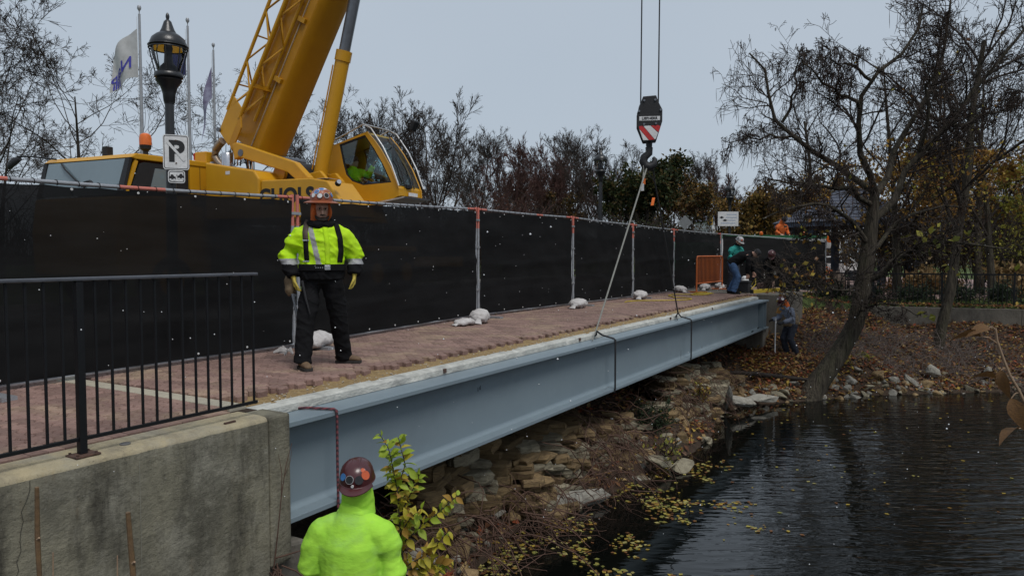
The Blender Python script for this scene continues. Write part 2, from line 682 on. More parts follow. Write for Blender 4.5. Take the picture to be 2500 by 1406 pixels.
# ================================================================== BRIDGE
m_sand = M('bedding sand', (.33, .235, .115), .95, col2=(.20, .135, .065), vs=22, bump=1.0, bs=60, coord='World', dist=.02, spec=.2)
m_conc_w = M('white spalled concrete', (.50, .50, .46), .9, col2=(.34, .34, .31), vs=9, bump=.6, bs=26, stain=(.22, .22, .21), st_s=3.2, st_amt=.8, stretch=(1, 1, 2.2))
m_conc = M('weathered concrete', (.215, .20, .15), .92, col2=(.13, .12, .092), vs=4.2, bump=.9, bs=46, stain=(.05, .044, .034), st_s=2.1, st_amt=.9, stretch=(1.5, 1, .6), dist=.02)
m_conc_t = M('pale wall coping', (.34, .29, .19), .92, col2=(.30, .27, .20), vs=6, bump=.6, bs=40, stain=(.2, .18, .15), st_s=3, st_amt=.6)
m_conc_d = M('dark damp concrete', (.16, .145, .12), .92, col2=(.09, .08, .065), vs=4, bump=.6, bs=30, stain=(.05, .045, .04), st_s=2.4, st_amt=.7, stretch=(1, 1, .5))
m_rust = M('rusty steel', (.11, .055, .035), .85, col2=(.05, .03, .025), vs=30, bump=.5, bs=80)
m_steel = M('grey blue girder paint', (.185, .235, .265), .42, col2=(.17, .215, .245), vs=1.5, bump=.03, bs=30, stain=(.13, .16, .18), st_s=.9, st_amt=.35, spec=.4)
m_black = M('black iron paint', (.007, .0075, .009), .48, vs=20, bump=.15, bs=120, spec=.28)
m_paver = M('red paver', (.265, .172, .145), .93, col2=(.185, .115, .098), vs=26, var=.5, bump=.5, bs=110, coord='World', stain=(.36, .28, .18), st_s=1.15, st_amt=.6, rnd=.22, dist=.008, spec=.25)
m_paver2 = M('red pavers beyond', (1, 1, 1), .93, var=.5, vs=26, bump=.5, bs=110, coord='World', stain=(.36, .28, .18), st_s=1.15, st_amt=.6, attr=True, dist=.008, spec=.25)

# girder
gd = thing('steel_girder', 'long pale blue-grey steel girder slung against the bridge edge', 'girder', B(0, 0, -.94), BRZ)
GL = 18.05
Z = -.94
MB().bx(0.02, GL, 0, .36, -.172 - Z, -.130 - Z).build('top_flange', m_steel, gd, bevel=.004)
MB().bx(0.025, GL - .005, .168, .192, -.898 - Z, -.1725 - Z).build('web', m_steel, gd)
MB().bx(0.02, GL, 0, .36, 0, .042).build('bottom_flange', m_steel, gd, bevel=.004)
m = MB()
for q in range(6):
    pass
for sgn, y0 in ((-1, .168), (1, .192)):
    yy = y0 + sgn * .012
    fr_ = [(y0, .0425)] + [(y0 + sgn * .05 * (1 - math.sin(q)), .0425 + .05 * (1 - math.cos(q))) for q in np.linspace(0, PI / 2, 6)]
    n_f = len(fr_)
    MB().add([(x, y, z) for x in (.03, GL - .01) for y, z in fr_], [tuple(range(n_f)), tuple(range(2 * n_f - 1, n_f - 1, -1))] + [(i, (i + 1) % n_f, (i + 1) % n_f + n_f, i + n_f) for i in range(n_f)]).build('web_fillet', m_steel, gd, smooth=True)
for sx in (17.45, 17.8):
    MB().bx(sx, sx + .014, .02, .1675, .043, .767).build('stiffener', m_steel, gd)
for dx, dz, ln in ((0, 0, .05), (.035, .01, .035), (.05, .015, .05)):
    MB().box((3.02 + dx, .1665, .585 + dz), (.007, .002, ln)).build('marker_tick', m_black, gd)
for sx, zz in ((16.2, .10), (16.9, .13)):
    MB().tube([(sx, .06, zz - .05), (sx + .05, .05, zz - .05), (sx + .13, .05, zz - .03), (sx + .16, .09, zz - .05)], .012, 6).build('clamp', m_black, gd, smooth=True)

# deck: slab, sand bed, concrete edge (all structure), pavers
dk = thing('bridge_deck', None, None, B(0, 0, 0), BRZ)
dk['kind'] = 'structure'
MB().bx(.05, 18.6, .463, 3.6, -.5, -.10).build('slab', m_conc_d, dk)
# the broken concrete edge: a strip with an uneven arris
V, F = [], []
ns = 420
prof = [(.30, -.126), (.296, -.10), (.302, -.065), (.335, -.052), (.40, -.05), (.462, -.052), (.462, -.126)]
for i in range(ns + 1):
    s = -.03 + i * (18.1 / ns)
    chip = max(0, fbm(s * 2.2, 3.1) - .15) * .05 + abs(fbm(s * 9, 7.7)) * .010
    for j, (t, z) in enumerate(prof):
        V.append((s, t + (chip if j in (1, 2) else 0) + .004 * fbm(s * 14, j), z - (chip * .7 if j in (2, 3) else 0) + (.006 * fbm(s * 5, j * 3) if j in (3, 4) else 0)))
k = len(prof)
for i in range(ns):
    for j in range(k):
        F.append((i * k + j, i * k + (j + 1) % k, (i + 1) * k + (j + 1) % k, (i + 1) * k + j))
m = MB().add(V, F)
m.build('concrete_edge', m_conc_w, dk, smooth=True)
for sx in (2.55, 6.0, 10.2, 13.2):
    MB().box((sx, .297, -.085), (.05, .02, .045)).build('rebar_stub', m_rust, dk)
# sand bed, lumpy where the pavers were lifted
nsx, nty = 360, 14
V, F = [], []
for i in range(nsx + 1):
    s = -.06 + i * 18.6 / nsx
    for j in range(nty + 1):
        t = .41 + j * .6 / nty
        z = -.060 + .018 * fbm(s * 3, t * 6) + .014 * fbm(s * 15, t * 15) + .010 * min(1, max(0, (t - .46) / .2))
        if j == 0: z = -.051
        V.append((s, t, z))
for i in range(nsx):
    for j in range(nty):
        a = i * (nty + 1) + j
        F.append((a, a + nty + 1, a + nty + 2, a + 1))
MB().add(V, F).build('sand_bed', m_sand, dk, smooth=True)
m_dirt = M('joint dirt', (.055, .04, .032), .95, vs=20, bump=.4, bs=90, spec=.1)
MB().bx(-9, 23.8, 1.012, 3.5, -.095, -.03).build('bedding', m_dirt, dk)
MB().bx(-9, -.062, .232, 1.0115, -.095, -.03).build('bedding', m_dirt, dk)
m_strip = M('deck joint concrete', (.42, .38, .29), .92, col2=(.33, .30, .24), vs=10, bump=.4, bs=60)
MB().bx(-.235, -.075, .34, 2.95, -.057, .006).build('expansion_joint', m_strip, dk, bevel=.006)

gp = []
for k_ in range(900):
    s_g, t_g = random.uniform(0, 17.8), random.uniform(.46, .74)
    q_g = random.choice([.004, .006, .009, .014])
    gp.append((s_g, t_g, q_g))
Vg, Fg = [], []
for s_g, t_g, q_g in gp:
    o_g = len(Vg)
    for a_ in ((1, 0, 0), (-1, 0, 0), (0, 1, 0), (0, -1, 0), (0, 0, 1), (0, 0, -1)):
        Vg.append((s_g + a_[0] * q_g * random.uniform(.7, 1.5), t_g + a_[1] * q_g * random.uniform(.7, 1.5), -.052 + a_[2] * q_g * .8))
    Fg += [tuple(i + o_g for i in f) for f in ((0, 2, 4), (2, 1, 4), (1, 3, 4), (3, 0, 4), (2, 0, 5), (1, 2, 5), (3, 1, 5), (0, 3, 5))]
tag(MB().add(Vg, Fg).build('gravel', M('loose gravel', (.40, .36, .29), .9, col2=(.18, .14, .10), vs=3, bump=0), dk, fix=False), kind='stuff')

# pavers
PLn, PWd, AMP = .225, .1125, .017
per = [(0, -1), (.030, -1), (.054, 1), (.086, 1), (.1125, -1)]
zz = [(t, AMP * v) for t, v in per[:-1]] + [(t + .1125, AMP * v) for t, v in per]
gap = .007


def paver_poly(inset=0.0):
    lo = [(-PWd / 2 + gap / 2 + inset + v, t - PLn / 2) for t, v in zz]
    hi = [(PWd / 2 - gap / 2 - inset + v, t - PLn / 2) for t, v in zz][::-1]
    pl = lo + hi
    out = []
    for a, b in pl:
        b = max(-PLn / 2 + gap / 2 + inset, min(PLn / 2 - gap / 2 - inset, b))
        out.append((a, b))
    return out


def paver_geo():
    n = len(paver_poly())
    vs = [(a, b, -.056) for a, b in paver_poly()] + [(a, b, -.008) for a, b in paver_poly()] + [(a, b, 0) for a, b in paver_poly(.008)]
    fs = [tuple(range(2 * n, 3 * n))]
    for l in (0, 1):
        fs += [(l * n + i, l * n + (i + 1) % n, (l + 1) * n + (i + 1) % n, (l + 1) * n + i) for i in range(n)]
    return vs, fs


pv, pf = paver_geo()
pav_me = MB().add(pv, pf).mesh('paver', m_paver, fix=False)
spots = []
row = 0
s = -4.6
while s < 23.4:
    lo = .69 if s > .0 else .36
    if -.30 < s < -.015:
        s += PWd
        row += 1
        continue
    t = lo + (PLn / 2 if row % 2 else 0) + PLn / 2
    if s > 18.3: t = .55 + (PLn / 2 if row % 2 else 0)
    tmax = 3.25
    while t < tmax:
        if s > 0 and s < 18.3 and t < .97:
            jit = random.gauss(0, .03)
        else:
            jit = 0
        if not (s > 0 and s < 18 and t < .87 and random.random() < .06):
            spots.append((s + PWd / 2, t - abs(jit) * .4, random.gauss(0, .0018), random.gauss(0, .006) + jit * .8, random.gauss(0, .006), random.gauss(0, .006)))
        t += PLn
    s += PWd
    row += 1
CAMST = (-4.02, -4.45)


def vis_key(q):
    s, t = q[0], q[1]
    p_ = B(s, t)
    u = 1250 + 1805 * p_.x / p_.y
    if u < 0 or p_.y < 3.8: return 1e9
    return (s - CAMST[0]) ** 2 + (t - CAMST[1]) ** 2


spots.sort(key=vis_key)
for q in spots[:300]:
    o = link('paver', pav_me, dk)
    o.location = q[:3]
    o.rotation_euler = (q[4], q[5], q[3])
pva = np.array(pv)
n_ = len(pv)
# remaining pavers in one piece
tops, sides = [], []
pts_all, cols, faces = [], [], []
me = bpy.data.meshes.new('pavers_beyond')
vs_, fs_, tint = [], [], []
for q in spots[300:]:
    cz, sz = math.cos(q[3]), math.sin(q[3])
    o = len(vs_)
    for x, y, z in pv:
        vs_.append((q[0] + x * cz - y * sz, q[1] + x * sz + y * cz, q[2] + z + y * q[4] - x * q[5]))
    fs_ += [tuple(i + o for i in f) for f in pf]
    br = random.uniform(.76, 1.22)
    tint += [(.245 * br, .16 * br, .135 * br, 1)] * len(pf)
me.from_pydata(vs_, [], fs_)
at = me.attributes.new('tint', 'FLOAT_COLOR', 'FACE')
at.data.foreach_set('color', np.array(tint, dtype=np.float32).ravel())
me.materials.append(m_paver2)
tag(link('pavers_beyond', me, dk), kind='stuff')
# soldier course along the wall
bm_ = MB().bx(-.049, .049, -.048, .048, -.056, 0).mesh('brick', m_paver)
for i in range(44):
    o = link('brick', bm_, dk)
    o.location = (-.36 - i * .1015, .285, random.gauss(-.001, .0015))
    o.rotation_euler = (random.gauss(0, .008), random.gauss(0, .008), random.gauss(0, .012))

# near retaining wall
def layered_concrete(name, tones, dark, rust):
    m = bpy.data.materials.new(name)
    m.use_nodes = True
    N = m.node_tree.nodes
    p = N['Principled BSDF']
    p.inputs['Roughness'].default_value = .93
    p.inputs['Specular IOR Level'].default_value = .25
    co = N.new('ShaderNodeTexCoord').outputs['Object']
    def nz(scale, stretch, det=6, rough=.6):
        mp = N.new('ShaderNodeMapping')
        mp.inputs['Scale'].default_value = stretch
        _lk(m, co, mp.inputs[0])
        n = N.new('ShaderNodeTexNoise')
        n.inputs['Scale'].default_value = scale
        n.inputs['Detail'].default_value = det
        n.inputs['Roughness'].default_value = rough
        _lk(m, mp.outputs[0], n.inputs['Vector'])
        return n.outputs[0]
    def rng_(v, a, b, hi=1.0):
        r = N.new('ShaderNodeMapRange')
        r.inputs['From Min'].default_value, r.inputs['From Max'].default_value, r.inputs['To Max'].default_value = a, b, hi
        _lk(m, v, r.inputs[0])
        return r.outputs[0]
    def mix(a, b, f, mode='MIX'):
        x = N.new('ShaderNodeMix')
        x.data_type = 'RGBA'
        x.blend_type = mode
        _lk(m, f, x.inputs['Factor'])
        for v, k in ((a, 'A'), (b, 'B')):
            if isinstance(v, tuple): x.inputs[k].default_value = (*v, 1)
            else: _lk(m, v, x.inputs[k])
        return x.outputs['Result']
    c = mix(tones[0], tones[1], rng_(nz(1.1, (1.3, 1, .7), 5, .6), .42, .58))
    c = mix(c, tones[2], rng_(nz(2.6, (1, 1, 1), 8, .7), .48, .66, .7))
    c = mix(c, dark, rng_(nz(1.5, (2.0, 1, .6), 9, .72), .49, .66, .9))
    c = mix(c, rust, rng_(nz(3.1, (1.6, 1, .5), 9, .75), .60, .74, .55))
    c = mix(c, (.03, .027, .022), rng_(nz(70, (1, 1, 1), 3), .62, .74, .55))
    c = mix(c, (.42, .40, .35), rng_(nz(48, (1, 1, 1), 4), .66, .76, .5))
    _lk(m, c, p.inputs['Base Color'])
    b1 = N.new('ShaderNodeBump')
    b1.inputs['Strength'].default_value, b1.inputs['Distance'].default_value = .8, .01
    _lk(m, nz(42, (1, 1, 1), 8, .7), b1.inputs['Height'])
    b2 = N.new('ShaderNodeBump')
    b2.inputs['Strength'].default_value, b2.inputs['Distance'].default_value = .6, .03
    _lk(m, nz(6, (1, 1, 1.6), 6, .65), b2.inputs['Height'])
    _lk(m, b1.outputs[0], b2.inputs['Normal'])
    _lk(m, b2.outputs[0], p.inputs['Normal'])
    return m
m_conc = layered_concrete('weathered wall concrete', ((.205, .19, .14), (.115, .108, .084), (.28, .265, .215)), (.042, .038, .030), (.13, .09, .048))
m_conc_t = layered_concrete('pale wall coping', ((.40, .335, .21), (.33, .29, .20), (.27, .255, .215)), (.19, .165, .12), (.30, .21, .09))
wl = thing('retaining_wall', 'stained grey concrete retaining wall below the black railing', 'wall', B(-.245, 0, -2.6), BRZ)
m = MB()
wl_z = 2.6
V, F = [], []
# wall as a fine front with a rounded, slightly uneven arris
prof = [(-.10, -.2), (-.10, 1.2), (-.10, 2.40), (-.098, 2.55), (-.088, 2.572), (-.07, 2.582), (.0, 2.588), (.12, 2.59), (.228, 2.59), (.228, -.2)]
nsx = 160
for i in range(nsx + 1):
    s = -7.5 + i * 7.5 / nsx
    for j, (t, z) in enumerate(prof):
        e = .005 * fbm(s * 7, j * 2.3) if 2 <= j <= 7 else 0
        V.append((s, t + e, z + e * .6))
k = len(prof)
for i in range(nsx):
    for j in range(k - 1):
        F.append((i * k + j, i * k + j + 1, (i + 1) * k + j + 1, (i + 1) * k + j))
F.append(tuple(range(nsx * k, nsx * k + k)))
F.append(tuple(range(k - 1, -1, -1)))
m = MB().add(V, F)
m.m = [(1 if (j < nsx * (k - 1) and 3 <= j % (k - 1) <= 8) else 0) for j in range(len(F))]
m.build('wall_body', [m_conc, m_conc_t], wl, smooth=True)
pil = MB().bx(.024, .232, -.088, .22, 1.42, 2.575).build('end_block', m_conc, wl, bevel=.02)
MB().bx(.0005, .0235, -.03, .2, .6, 2.53).build('joint_filler', m_black, wl)
for x0, ln in ((-1.98, .11), (-.28, .095)):
    MB().box((x0, -.03, 2.592), (ln, .018, .012), Matrix.Rotation(.05, 3, 'Z')).build('rusty_insert', m_rust, wl)
MB().lathe([(.032, 0), (.032, .008), (.026, .011), (.024, .006)], 18, (-1.02, .04, 2.588)).build('bolt_cap', M('cap grey', (.12, .12, .12), .6), wl)
for cx_, zt_, ln_, sd_ in ((-1.66, 2.55, .75, 3), (-1.02, 2.5, 1.3, 0)):
    pts_ = [(cx_ + (.05 * noise.noise((k_ * .5, sd_, 0)) - .01 * k_ * (sd_ > 0) if sd_ else 0), zt_ - ln_ * k_ / 14) for k_ in range(15)]
    vs_ = []
    for x_, z_ in pts_: vs_ += [(x_ - .0018, -.1065, z_), (x_ + .0018, -.1065, z_)]
    MB().add(vs_, [(2 * k_, 2 * k_ + 1, 2 * k_ + 3, 2 * k_ + 2) for k_ in range(14)]).build('crack' if sd_ else 'form_joint', M('crack dirt', (.05, .045, .036) if sd_ else (.24, .23, .19), .95, bump=0), wl)
# bearing seat under the end block
st_ = MB().prism([(.0, .1), (.62, .25), (.55, 1.2), (.44, 1.50), (.23, 1.535), (.0, 1.40)], -.03, .7)
sob = st_.build('bearing_seat', m_conc_d, wl, bevel=.03)

# near railing
rl = thing('metal_railing', 'black iron picket railing bolted on the concrete retaining wall', 'railing', B(0, .02, -.012), BRZ)
MB().bar((-5.2, 0, 1.06), (-.232, 0, 1.06), .022, .058, up=(0, 1, 0)).build('top_rail', M('black handrail with painted sheen', (.075, .08, .095), .35, vs=8, bump=.1, spec=.6), rl, bevel=.006)  # grey base colour paints the light reflected off the black top rail
MB().bx(-5.2, -.235, -.008, .008, .088, .112).build('bottom_rail', m_black, rl, bevel=.003)
pk_me = MB().bx(-.0065, .0065, -.0065, .0065, .1125, 1.0455).mesh('picket', m_black)
s = -.265
kx = 0
while s > -5.1:
    if abs(s + 1.545) > .04 and abs(s + 3.4) > .04:
        o = link('picket', pk_me, rl)
        o.location = (s, 0, 0)
    s -= .0985
for s in (-1.545, -3.4):
    po = MB().bx(s - .022, s + .022, -.022, .022, .012, 1.0455).build('post', m_black, rl, bevel=.004)
    MB().bx(s - .075, s + .075, -.07, .05, 0, .0115).build('base_plate', m_rust, po, bevel=.003)
    for a, b in ((-.055, -.05), (.055, -.05), (-.055, .035), (.055, .035)):
        MB().lathe([(.009, .0115), (.009, .022)], 6, (s + a, b, 0)).build('anchor_bolt', m_rust, po)

# far abutment
ab = thing('abutment_wall', 'damp concrete abutment holding the far end of the girder', 'wall', B(18.35, .5, -2.4), BRZ)
m = MB().bx(.12, 2.6, -.95, 2.6, -.6, 2.405)
m.build('wing_wall', m_conc_d, ab, bevel=.03)
MB().bx(-.65, .1195, -.42, 2.9, -.6, 1.45).build('beam_seat', m_conc_d, ab, bevel=.03)
MB().bx(-.2, .1195, .42, 2.9, 1.4505, 2.32).build('back_wall', m_conc_d, ab, bevel=.02)
m = MB()
dp = thing('steel_post', 'short black steel post standing on the far abutment corner', 'post', B(20.55, -.36, .005), BRZ)
MB().bx(-.05, .05, -.05, .05, 0, .72).build('shaft', m_black, dp, bevel=.005)
MB().bx(-.1, .1, -.08, .08, 0, .012).build('base_plate', m_rust, dp)

# ------------------------------------------------------------------ screened construction fence
m_galv = M('galvanised pipe', (.42, .43, .45), .42, col2=(.30, .31, .33), vs=18, bump=.1, bs=60, metal=.55)
m_pink = M('faded red paint on pipe', (.55, .13, .09), .6, col2=(.42, .16, .13), vs=14, bump=.15, bs=60)
m_white = M('white plastic', (.75, .75, .74), .5, vs=8)
m_fab = bpy.data.materials.new('black windscreen mesh')
m_fab.use_nodes = True
N = m_fab.node_tree.nodes
p = N['Principled BSDF']
p.inputs['Roughness'].default_value = .75
p.inputs['Specular IOR Level'].default_value = .15
tc = N.new('ShaderNodeTexCoord')
nz = N.new('ShaderNodeTexNoise')
nz.inputs['Scale'].default_value = 1.4
nz.inputs['Detail'].default_value = 7
mpf = N.new('ShaderNodeMapping')
mpf.inputs['Scale'].default_value = (.6, 1, 3.5)
_lk(m_fab, tc.outputs['Object'], mpf.inputs[0])
_lk(m_fab, mpf.outputs[0], nz.inputs['Vector'])
cr = N.new('ShaderNodeValToRGB')
cr.color_ramp.elements[0].position = .35
cr.color_ramp.elements[0].color = (.0032, .0034, .0038, 1)
cr.color_ramp.elements[1].position = .75
cr.color_ramp.elements[1].color = (.010, .010, .0105, 1)
_lk(m_fab, nz.outputs[0], cr.inputs[0])
_lk(m_fab, cr.outputs[0], p.inputs['Base Color'])
wv = N.new('ShaderNodeTexWave')
wv.bands_direction = 'Z'
wv.inputs['Scale'].default_value = 60
wv.inputs['Distortion'].default_value = 1.5
_lk(m_fab, tc.outputs['Object'], wv.inputs['Vector'])
bpn = N.new('ShaderNodeBump')
bpn.inputs['Strength'].default_value = .25
bpn.inputs['Distance'].default_value = .004
_lk(m_fab, wv.outputs[0], bpn.inputs['Height'])
_lk(m_fab, bpn.outputs[0], p.inputs['Normal'])
trn = N.new('ShaderNodeBsdfTransparent')
mxs = N.new('ShaderNodeMixShader')
mxs.inputs[0].default_value = .014
_lk(m_fab, p.outputs[0], mxs.inputs[1])
_lk(m_fab, trn.outputs[0], mxs.inputs[2])
_lk(m_fab, mxs.outputs[0], N['Material Output'].inputs['Surface'])

FP = [B(-4.65, 2.60), B(-.97, 2.66), B(2.69, 2.72), B(7.62, 3.20), B(11.45, 3.08), B(14.9, 2.95), B(18.35, 2.95), B(23.4, 2.84), Vector((12.2, 28.7, -.3))]
FH = [1.82, 1.86, 1.92, 2.04, 2.04, 1.985, 1.95, 1.93, 2.0]
flab = ['black mesh fence panel past the left end of the railing', 'black mesh fence panel standing behind the picket railing', 'wide black mesh fence panel behind the worker in the lime jacket',
        'black mesh fence panel with two sandbags at its near post', 'black mesh fence panel between the second and third sandbag piles', 'black mesh fence panel crossed by the long lifting sling',
        'black mesh fence panel behind the orange barrier', 'black mesh fence panel turned across the far end behind the branches']
gro_me = MB().lathe([(.012, -.002), (.012, .002), (.005, .003), (.005, -.002)], 10).mesh('grommet', m_white)
gro_me.transform(Matrix.Rotation(PI / 2, 4, 'X'))
for i in range(8):
    a, b = FP[i].copy(), FP[i + 1].copy()
    d = (b - a)
    L = math.hypot(d.x, d.y)
    rz = math.atan2(d.y, d.x)
    fo = thing('fence_panel', flab[i], 'fence', a, rz, None)
    ha, hb = FH[i], FH[i + 1]
    g0, g1 = .045, L - .045
    zb_ = (b.z - a.z)

    def pz_(x, h): return zb_ * x / L + h
    def top(x): return ha + (hb - ha) * x / L + zb_ * x / L - .01
    pm = MB()
    seg = 14
    pts = [(g0 + (g1 - g0) * k_ / seg, 0, top(g0 + (g1 - g0) * k_ / seg) + (-.012 * math.sin(PI * k_ / seg))) for k_ in range(seg + 1)]
    pm.tube(pts, .021, 10)
    pm.m = [0] * len(pm.m)
    for fi in range(len(pm.f)):
        kk_ = min(fi // 10, seg - 1)
        if i < 7 and (kk_ in (0, seg - 1) or (i == 1 and kk_ in (5, 6)) or (i == 3 and kk_ in (8,))): pm.m[fi] = 1
    pm.build('top_pipe', [m_galv, m_pink], fo, smooth=True)
    MB().tube([(g0, 0, .045), (g1, 0, .045 + zb_)], .019, 8).build('bottom_pipe', m_galv, fo, smooth=True)
    for x in (g0, g1):
        h = top(x)
        zz_ = zb_ * x / L
        pm = MB().tube([(x, 0, zz_ + .02), (x, 0, zz_ + h * .45), (x, 0, zz_ + h - .36), (x, 0, h + .035)], .022, 10)
        pm.m = [1 if 20 <= fi < 30 or fi == len(pm.f) - 1 else 0 for fi in range(len(pm.f))]
        if i == 7: pm.m = [0] * len(pm.f)
        pm.build('post', [m_galv, m_pink], fo, smooth=True)
    # fabric, rippled and slightly slack
    nxs, nzs = 40, 36
    V, F = [], []
    for ix in range(nxs + 1):
        u = ix / nxs
        x = g0 + .035 + (g1 - g0 - .07) * u
        for iz in range(nzs + 1):
            v = iz / nzs
            zt = top(x) - .035 - .012 * abs(math.sin(u * L / .55 * PI))
            z0_ = zb_ * x / L + .06
            e = 4 * u * (1 - u)
            y = -.026 - .035 * (1 - v) * v * 4 * e * (1 + fbm(x * .7, v * 1.5, i)) * .6 - .012 * fbm(x * 2.2 + v * 3, v * 5, i * 3.1)
            y -= .016 * math.exp(-((v - .5 - .03 * math.sin(x * 1.3 + i)) / .035) ** 2) + .01 * math.exp(-((v - .27 - .05 * math.sin(x * .9 + 2 * i)) / .02) ** 2)
            dx = 0
            if ix in (0, nxs): dx = .018 * math.sin(v * 9 + i) * (1 if ix == 0 else -1)
            V.append((x + dx, y, z0_ + (zt - z0_) * v))
    for ix in range(nxs):
        for iz in range(nzs):
            a_ = ix * (nzs + 1) + iz
            F.append((a_, a_ + nzs + 1, a_ + nzs + 2, a_ + 1))
    MB().add(V, F).build('screen_fabric', m_fab, fo, smooth=True, fix=False)
    if i < 7:
        ng = int(L / .56)
        for j in range(ng):
            x = g0 + .12 + (g1 - g0 - .24) * j / max(1, ng - 1)
            for hz in ((top(x) - .065), .10):
                o = link('grommet', gro_me, fo)
                o.location = (x, -.052, hz + (0 if hz < .2 else 0))
        tm = MB()
        nt_ = int(L / .2)
        for j in range(nt_):
            x = g0 + .08 + (g1 - g0 - .16) * j / (nt_ - 1)
            h = top(x) - .012 * math.sin(PI * (x - g0) / (g1 - g0))
            tm.tube([(x + .03 * q - .015, .026 * math.cos(q * 2 * PI + 1.2), h + .026 * math.sin(q * 2 * PI + 1.2)) for q in np.linspace(0, 1, 9)], .0035, 4)
        tag(tm.build('lacing', m_black, fo), kind='stuff')
    # clamp between posts
    if 1 <= i < 7:
        for hz in (.5, 1.3, top(g1) - .22):
            MB().bx(g1 - .03, g1 + .12, -.03, .03, hz, hz + .035).build('clamp', m_galv, fo)
    # steel foot
    MB().bx(-.06, .06, -.55, .4, .0, .035).build('foot_plate', m_galv, fo)

# ================================================================== CRANE
m_yel = M('crane yellow paint', (.56, .285, .012), .38, col2=(.50, .245, .01), vs=1.6, bump=.03, bs=20, stain=(.40, .19, .012), st_s=1.3, st_amt=.35, spec=.45)
m_yel2 = M('boom yellow paint', (.50, .235, .008), .42, col2=(.43, .195, .008), vs=1.2, bump=.03, bs=20, stain=(.33, .145, .01), st_s=.9, st_amt=.4, spec=.4)
m_dark = M('dark rubber and trim', (.015, .015, .017), .6, vs=12, bump=.1, spec=.4)
m_chrome = M('bright steel', (.62, .62, .64), .22, vs=5, bump=.02, metal=1.0)
m_rod = M('grey cylinder rod', (.17, .18, .20), .3, vs=6, bump=.03, metal=.6)
m_alu = M('bare aluminium tube', (.55, .56, .57), .4, vs=10, metal=.5)
m_tyre = M('tyre rubber', (.02, .02, .02), .85, vs=15, bump=.4, bs=30)
m_glass = glass_mat('cab glass', (.78, .90, .91), .12)
m_glassw = M('grey tinted windscreen', (.15, .20, .225), .06, vs=.8, var=.3, bump=0, spec=.9)
m_orange = M('orange lens', (.75, .16, .02), .35, vs=9, bump=.05)
m_red = M('red paint', (.5, .02, .02), .45, vs=10)
m_whitep = M('white paint', (.7, .7, .7), .5, vs=10)

UQ, UH = Vector((-6.0, 17.0, 0)), Vector((.9, -.436, 0))
URZ = math.atan2(UH.y, UH.x)
cr = thing('mobile_crane', 'yellow mobile crane with raised telescopic boom behind the screened fence', 'crane', UQ, URZ)
# ---- superstructure (local x = heading, y = away from the river, z up)
MB().prism([(.16, 1.9), (1.64, 1.9), (1.66, 2.71), (1.53, 2.88), (.17, 3.11)], -1.40, 1.0).build('engine_housing', m_yel, cr, bevel=.03)
MB().prism([(1.665, 1.9), (3.95, 1.9), (3.72, 2.17), (3.36, 2.60), (2.95, 2.67), (1.665, 2.68)], -1.35, -.55).build('side_tank', m_yel, cr, bevel=.025)
MB().bx(.75, .87, -1.403, -1.4005, 2.83, 2.90).build('data_plate', m_whitep, cr)
MB().box((3.16, -1.1, 2.663), (.26, .3, .004)).build('decal', m_whitep, cr)
text_mesh('lettering', 'NICHOLS', .42, m_dark, cr, frame_mtx((2.10, -1.3535, 2.33), (1, 0, 0), (0, 0, 1)), bold=.016, sx=1.06)
MB().prism([(.50, 3.53), (.62, 3.56), (2.22, 3.06), (2.58, 2.74), (2.55, 2.60), (2.30, 2.66), (2.03, 2.86), (.70, 3.24), (.55, 3.2)], -.98, -.80).build('turret_cheek', m_yel, cr, bevel=.02)
MB().prism([(.3, 1.9), (2.8, 1.9), (2.6, 2.72), (2.0, 2.9), (.9, 3.2), (.3, 3.15)], .78, .95).build('turret_cheek', m_yel, cr, bevel=.02)
MB().prism([(.25, 1.85), (3.3, 1.85), (3.1, 2.3), (1.6, 2.55), (.25, 2.6)], -.545, .775).build('turret_deck', m_yel, cr, bevel=.03)
MB().tube([(1.68, -.7, 2.86), (1.68, .3, 2.86)], .3, 20).build('winch_drum', m_dark, cr, smooth=True)
MB().tube([(1.62, -.79, 2.87), (1.62, -.705, 2.87)], .16, 20).build('winch_flange', m_yel, cr, smooth=True)
MB().tube([(.75, -.99, 3.33), (.75, .96, 3.33)], .075, 14).build('pivot_pin', m_rod, cr, smooth=True)
m = MB().prism([(-3.3, 1.9), (.155, 1.9), (.155, 2.55), (-.5, 2.75), (-3.3, 2.75)], -.9, .9)
m.build('rear_frame', m_yel, cr, bevel=.03)
MB().bx(-3.9, -2.3, -1.35, 1.35, 1.3, 1.895).build('counterweight', m_yel, cr, bevel=.05)
# exhaust and muffler
MB().tube([(.12, -.85, 3.05), (-.05, -.85, 3.2), (-.14, -.86, 3.32), (-.08, -.88, 3.45), (.02, -.9, 3.54), (.17, -.92, 3.63)], [.07, .075, .085, .085, .085, .09], 14).build(
    'exhaust_pipe', M('heat stained steel', (.38, .31, .24), .4, col2=(.22, .17, .13), vs=7, metal=.7), cr, smooth=True)
MB().lathe([(.11, 0), (.125, .01), (.125, .30), (.11, .32)], 20, (.33, -.95, 3.03)).build('muffler', m_chrome, cr, smooth=True)
MB().lathe([(.09, 0), (.12, .04), (.1, .12), (.03, .14)], 12, (-.28, -.8, 3.08)).build('air_filter', m_whitep, cr, smooth=True)
MB().bx(-.6, -.25, -1.0, -.7, 3.05, 3.42).build('tail_lamp_box', m_yel, cr, bevel=.02)
MB().bx(-.63, -.605, -1.0, -.72, 3.25, 3.4).build('tail_lamp', m_red, cr)
hz_ = MB()
for k_ in range(5):
    y = -.72 + .04 * k_
    MB().tube([(.1 + .05 * k_, y, 3.12), (.2 + .04 * k_, y, 3.5 + .03 * k_), (.45, y, 3.55), (.62 + .02 * k_, y, 3.2), (.7, y, 2.9)], .014, 6).build('hydraulic_hose', m_yel2 if k_ % 2 else m_dark, cr, smooth=True)

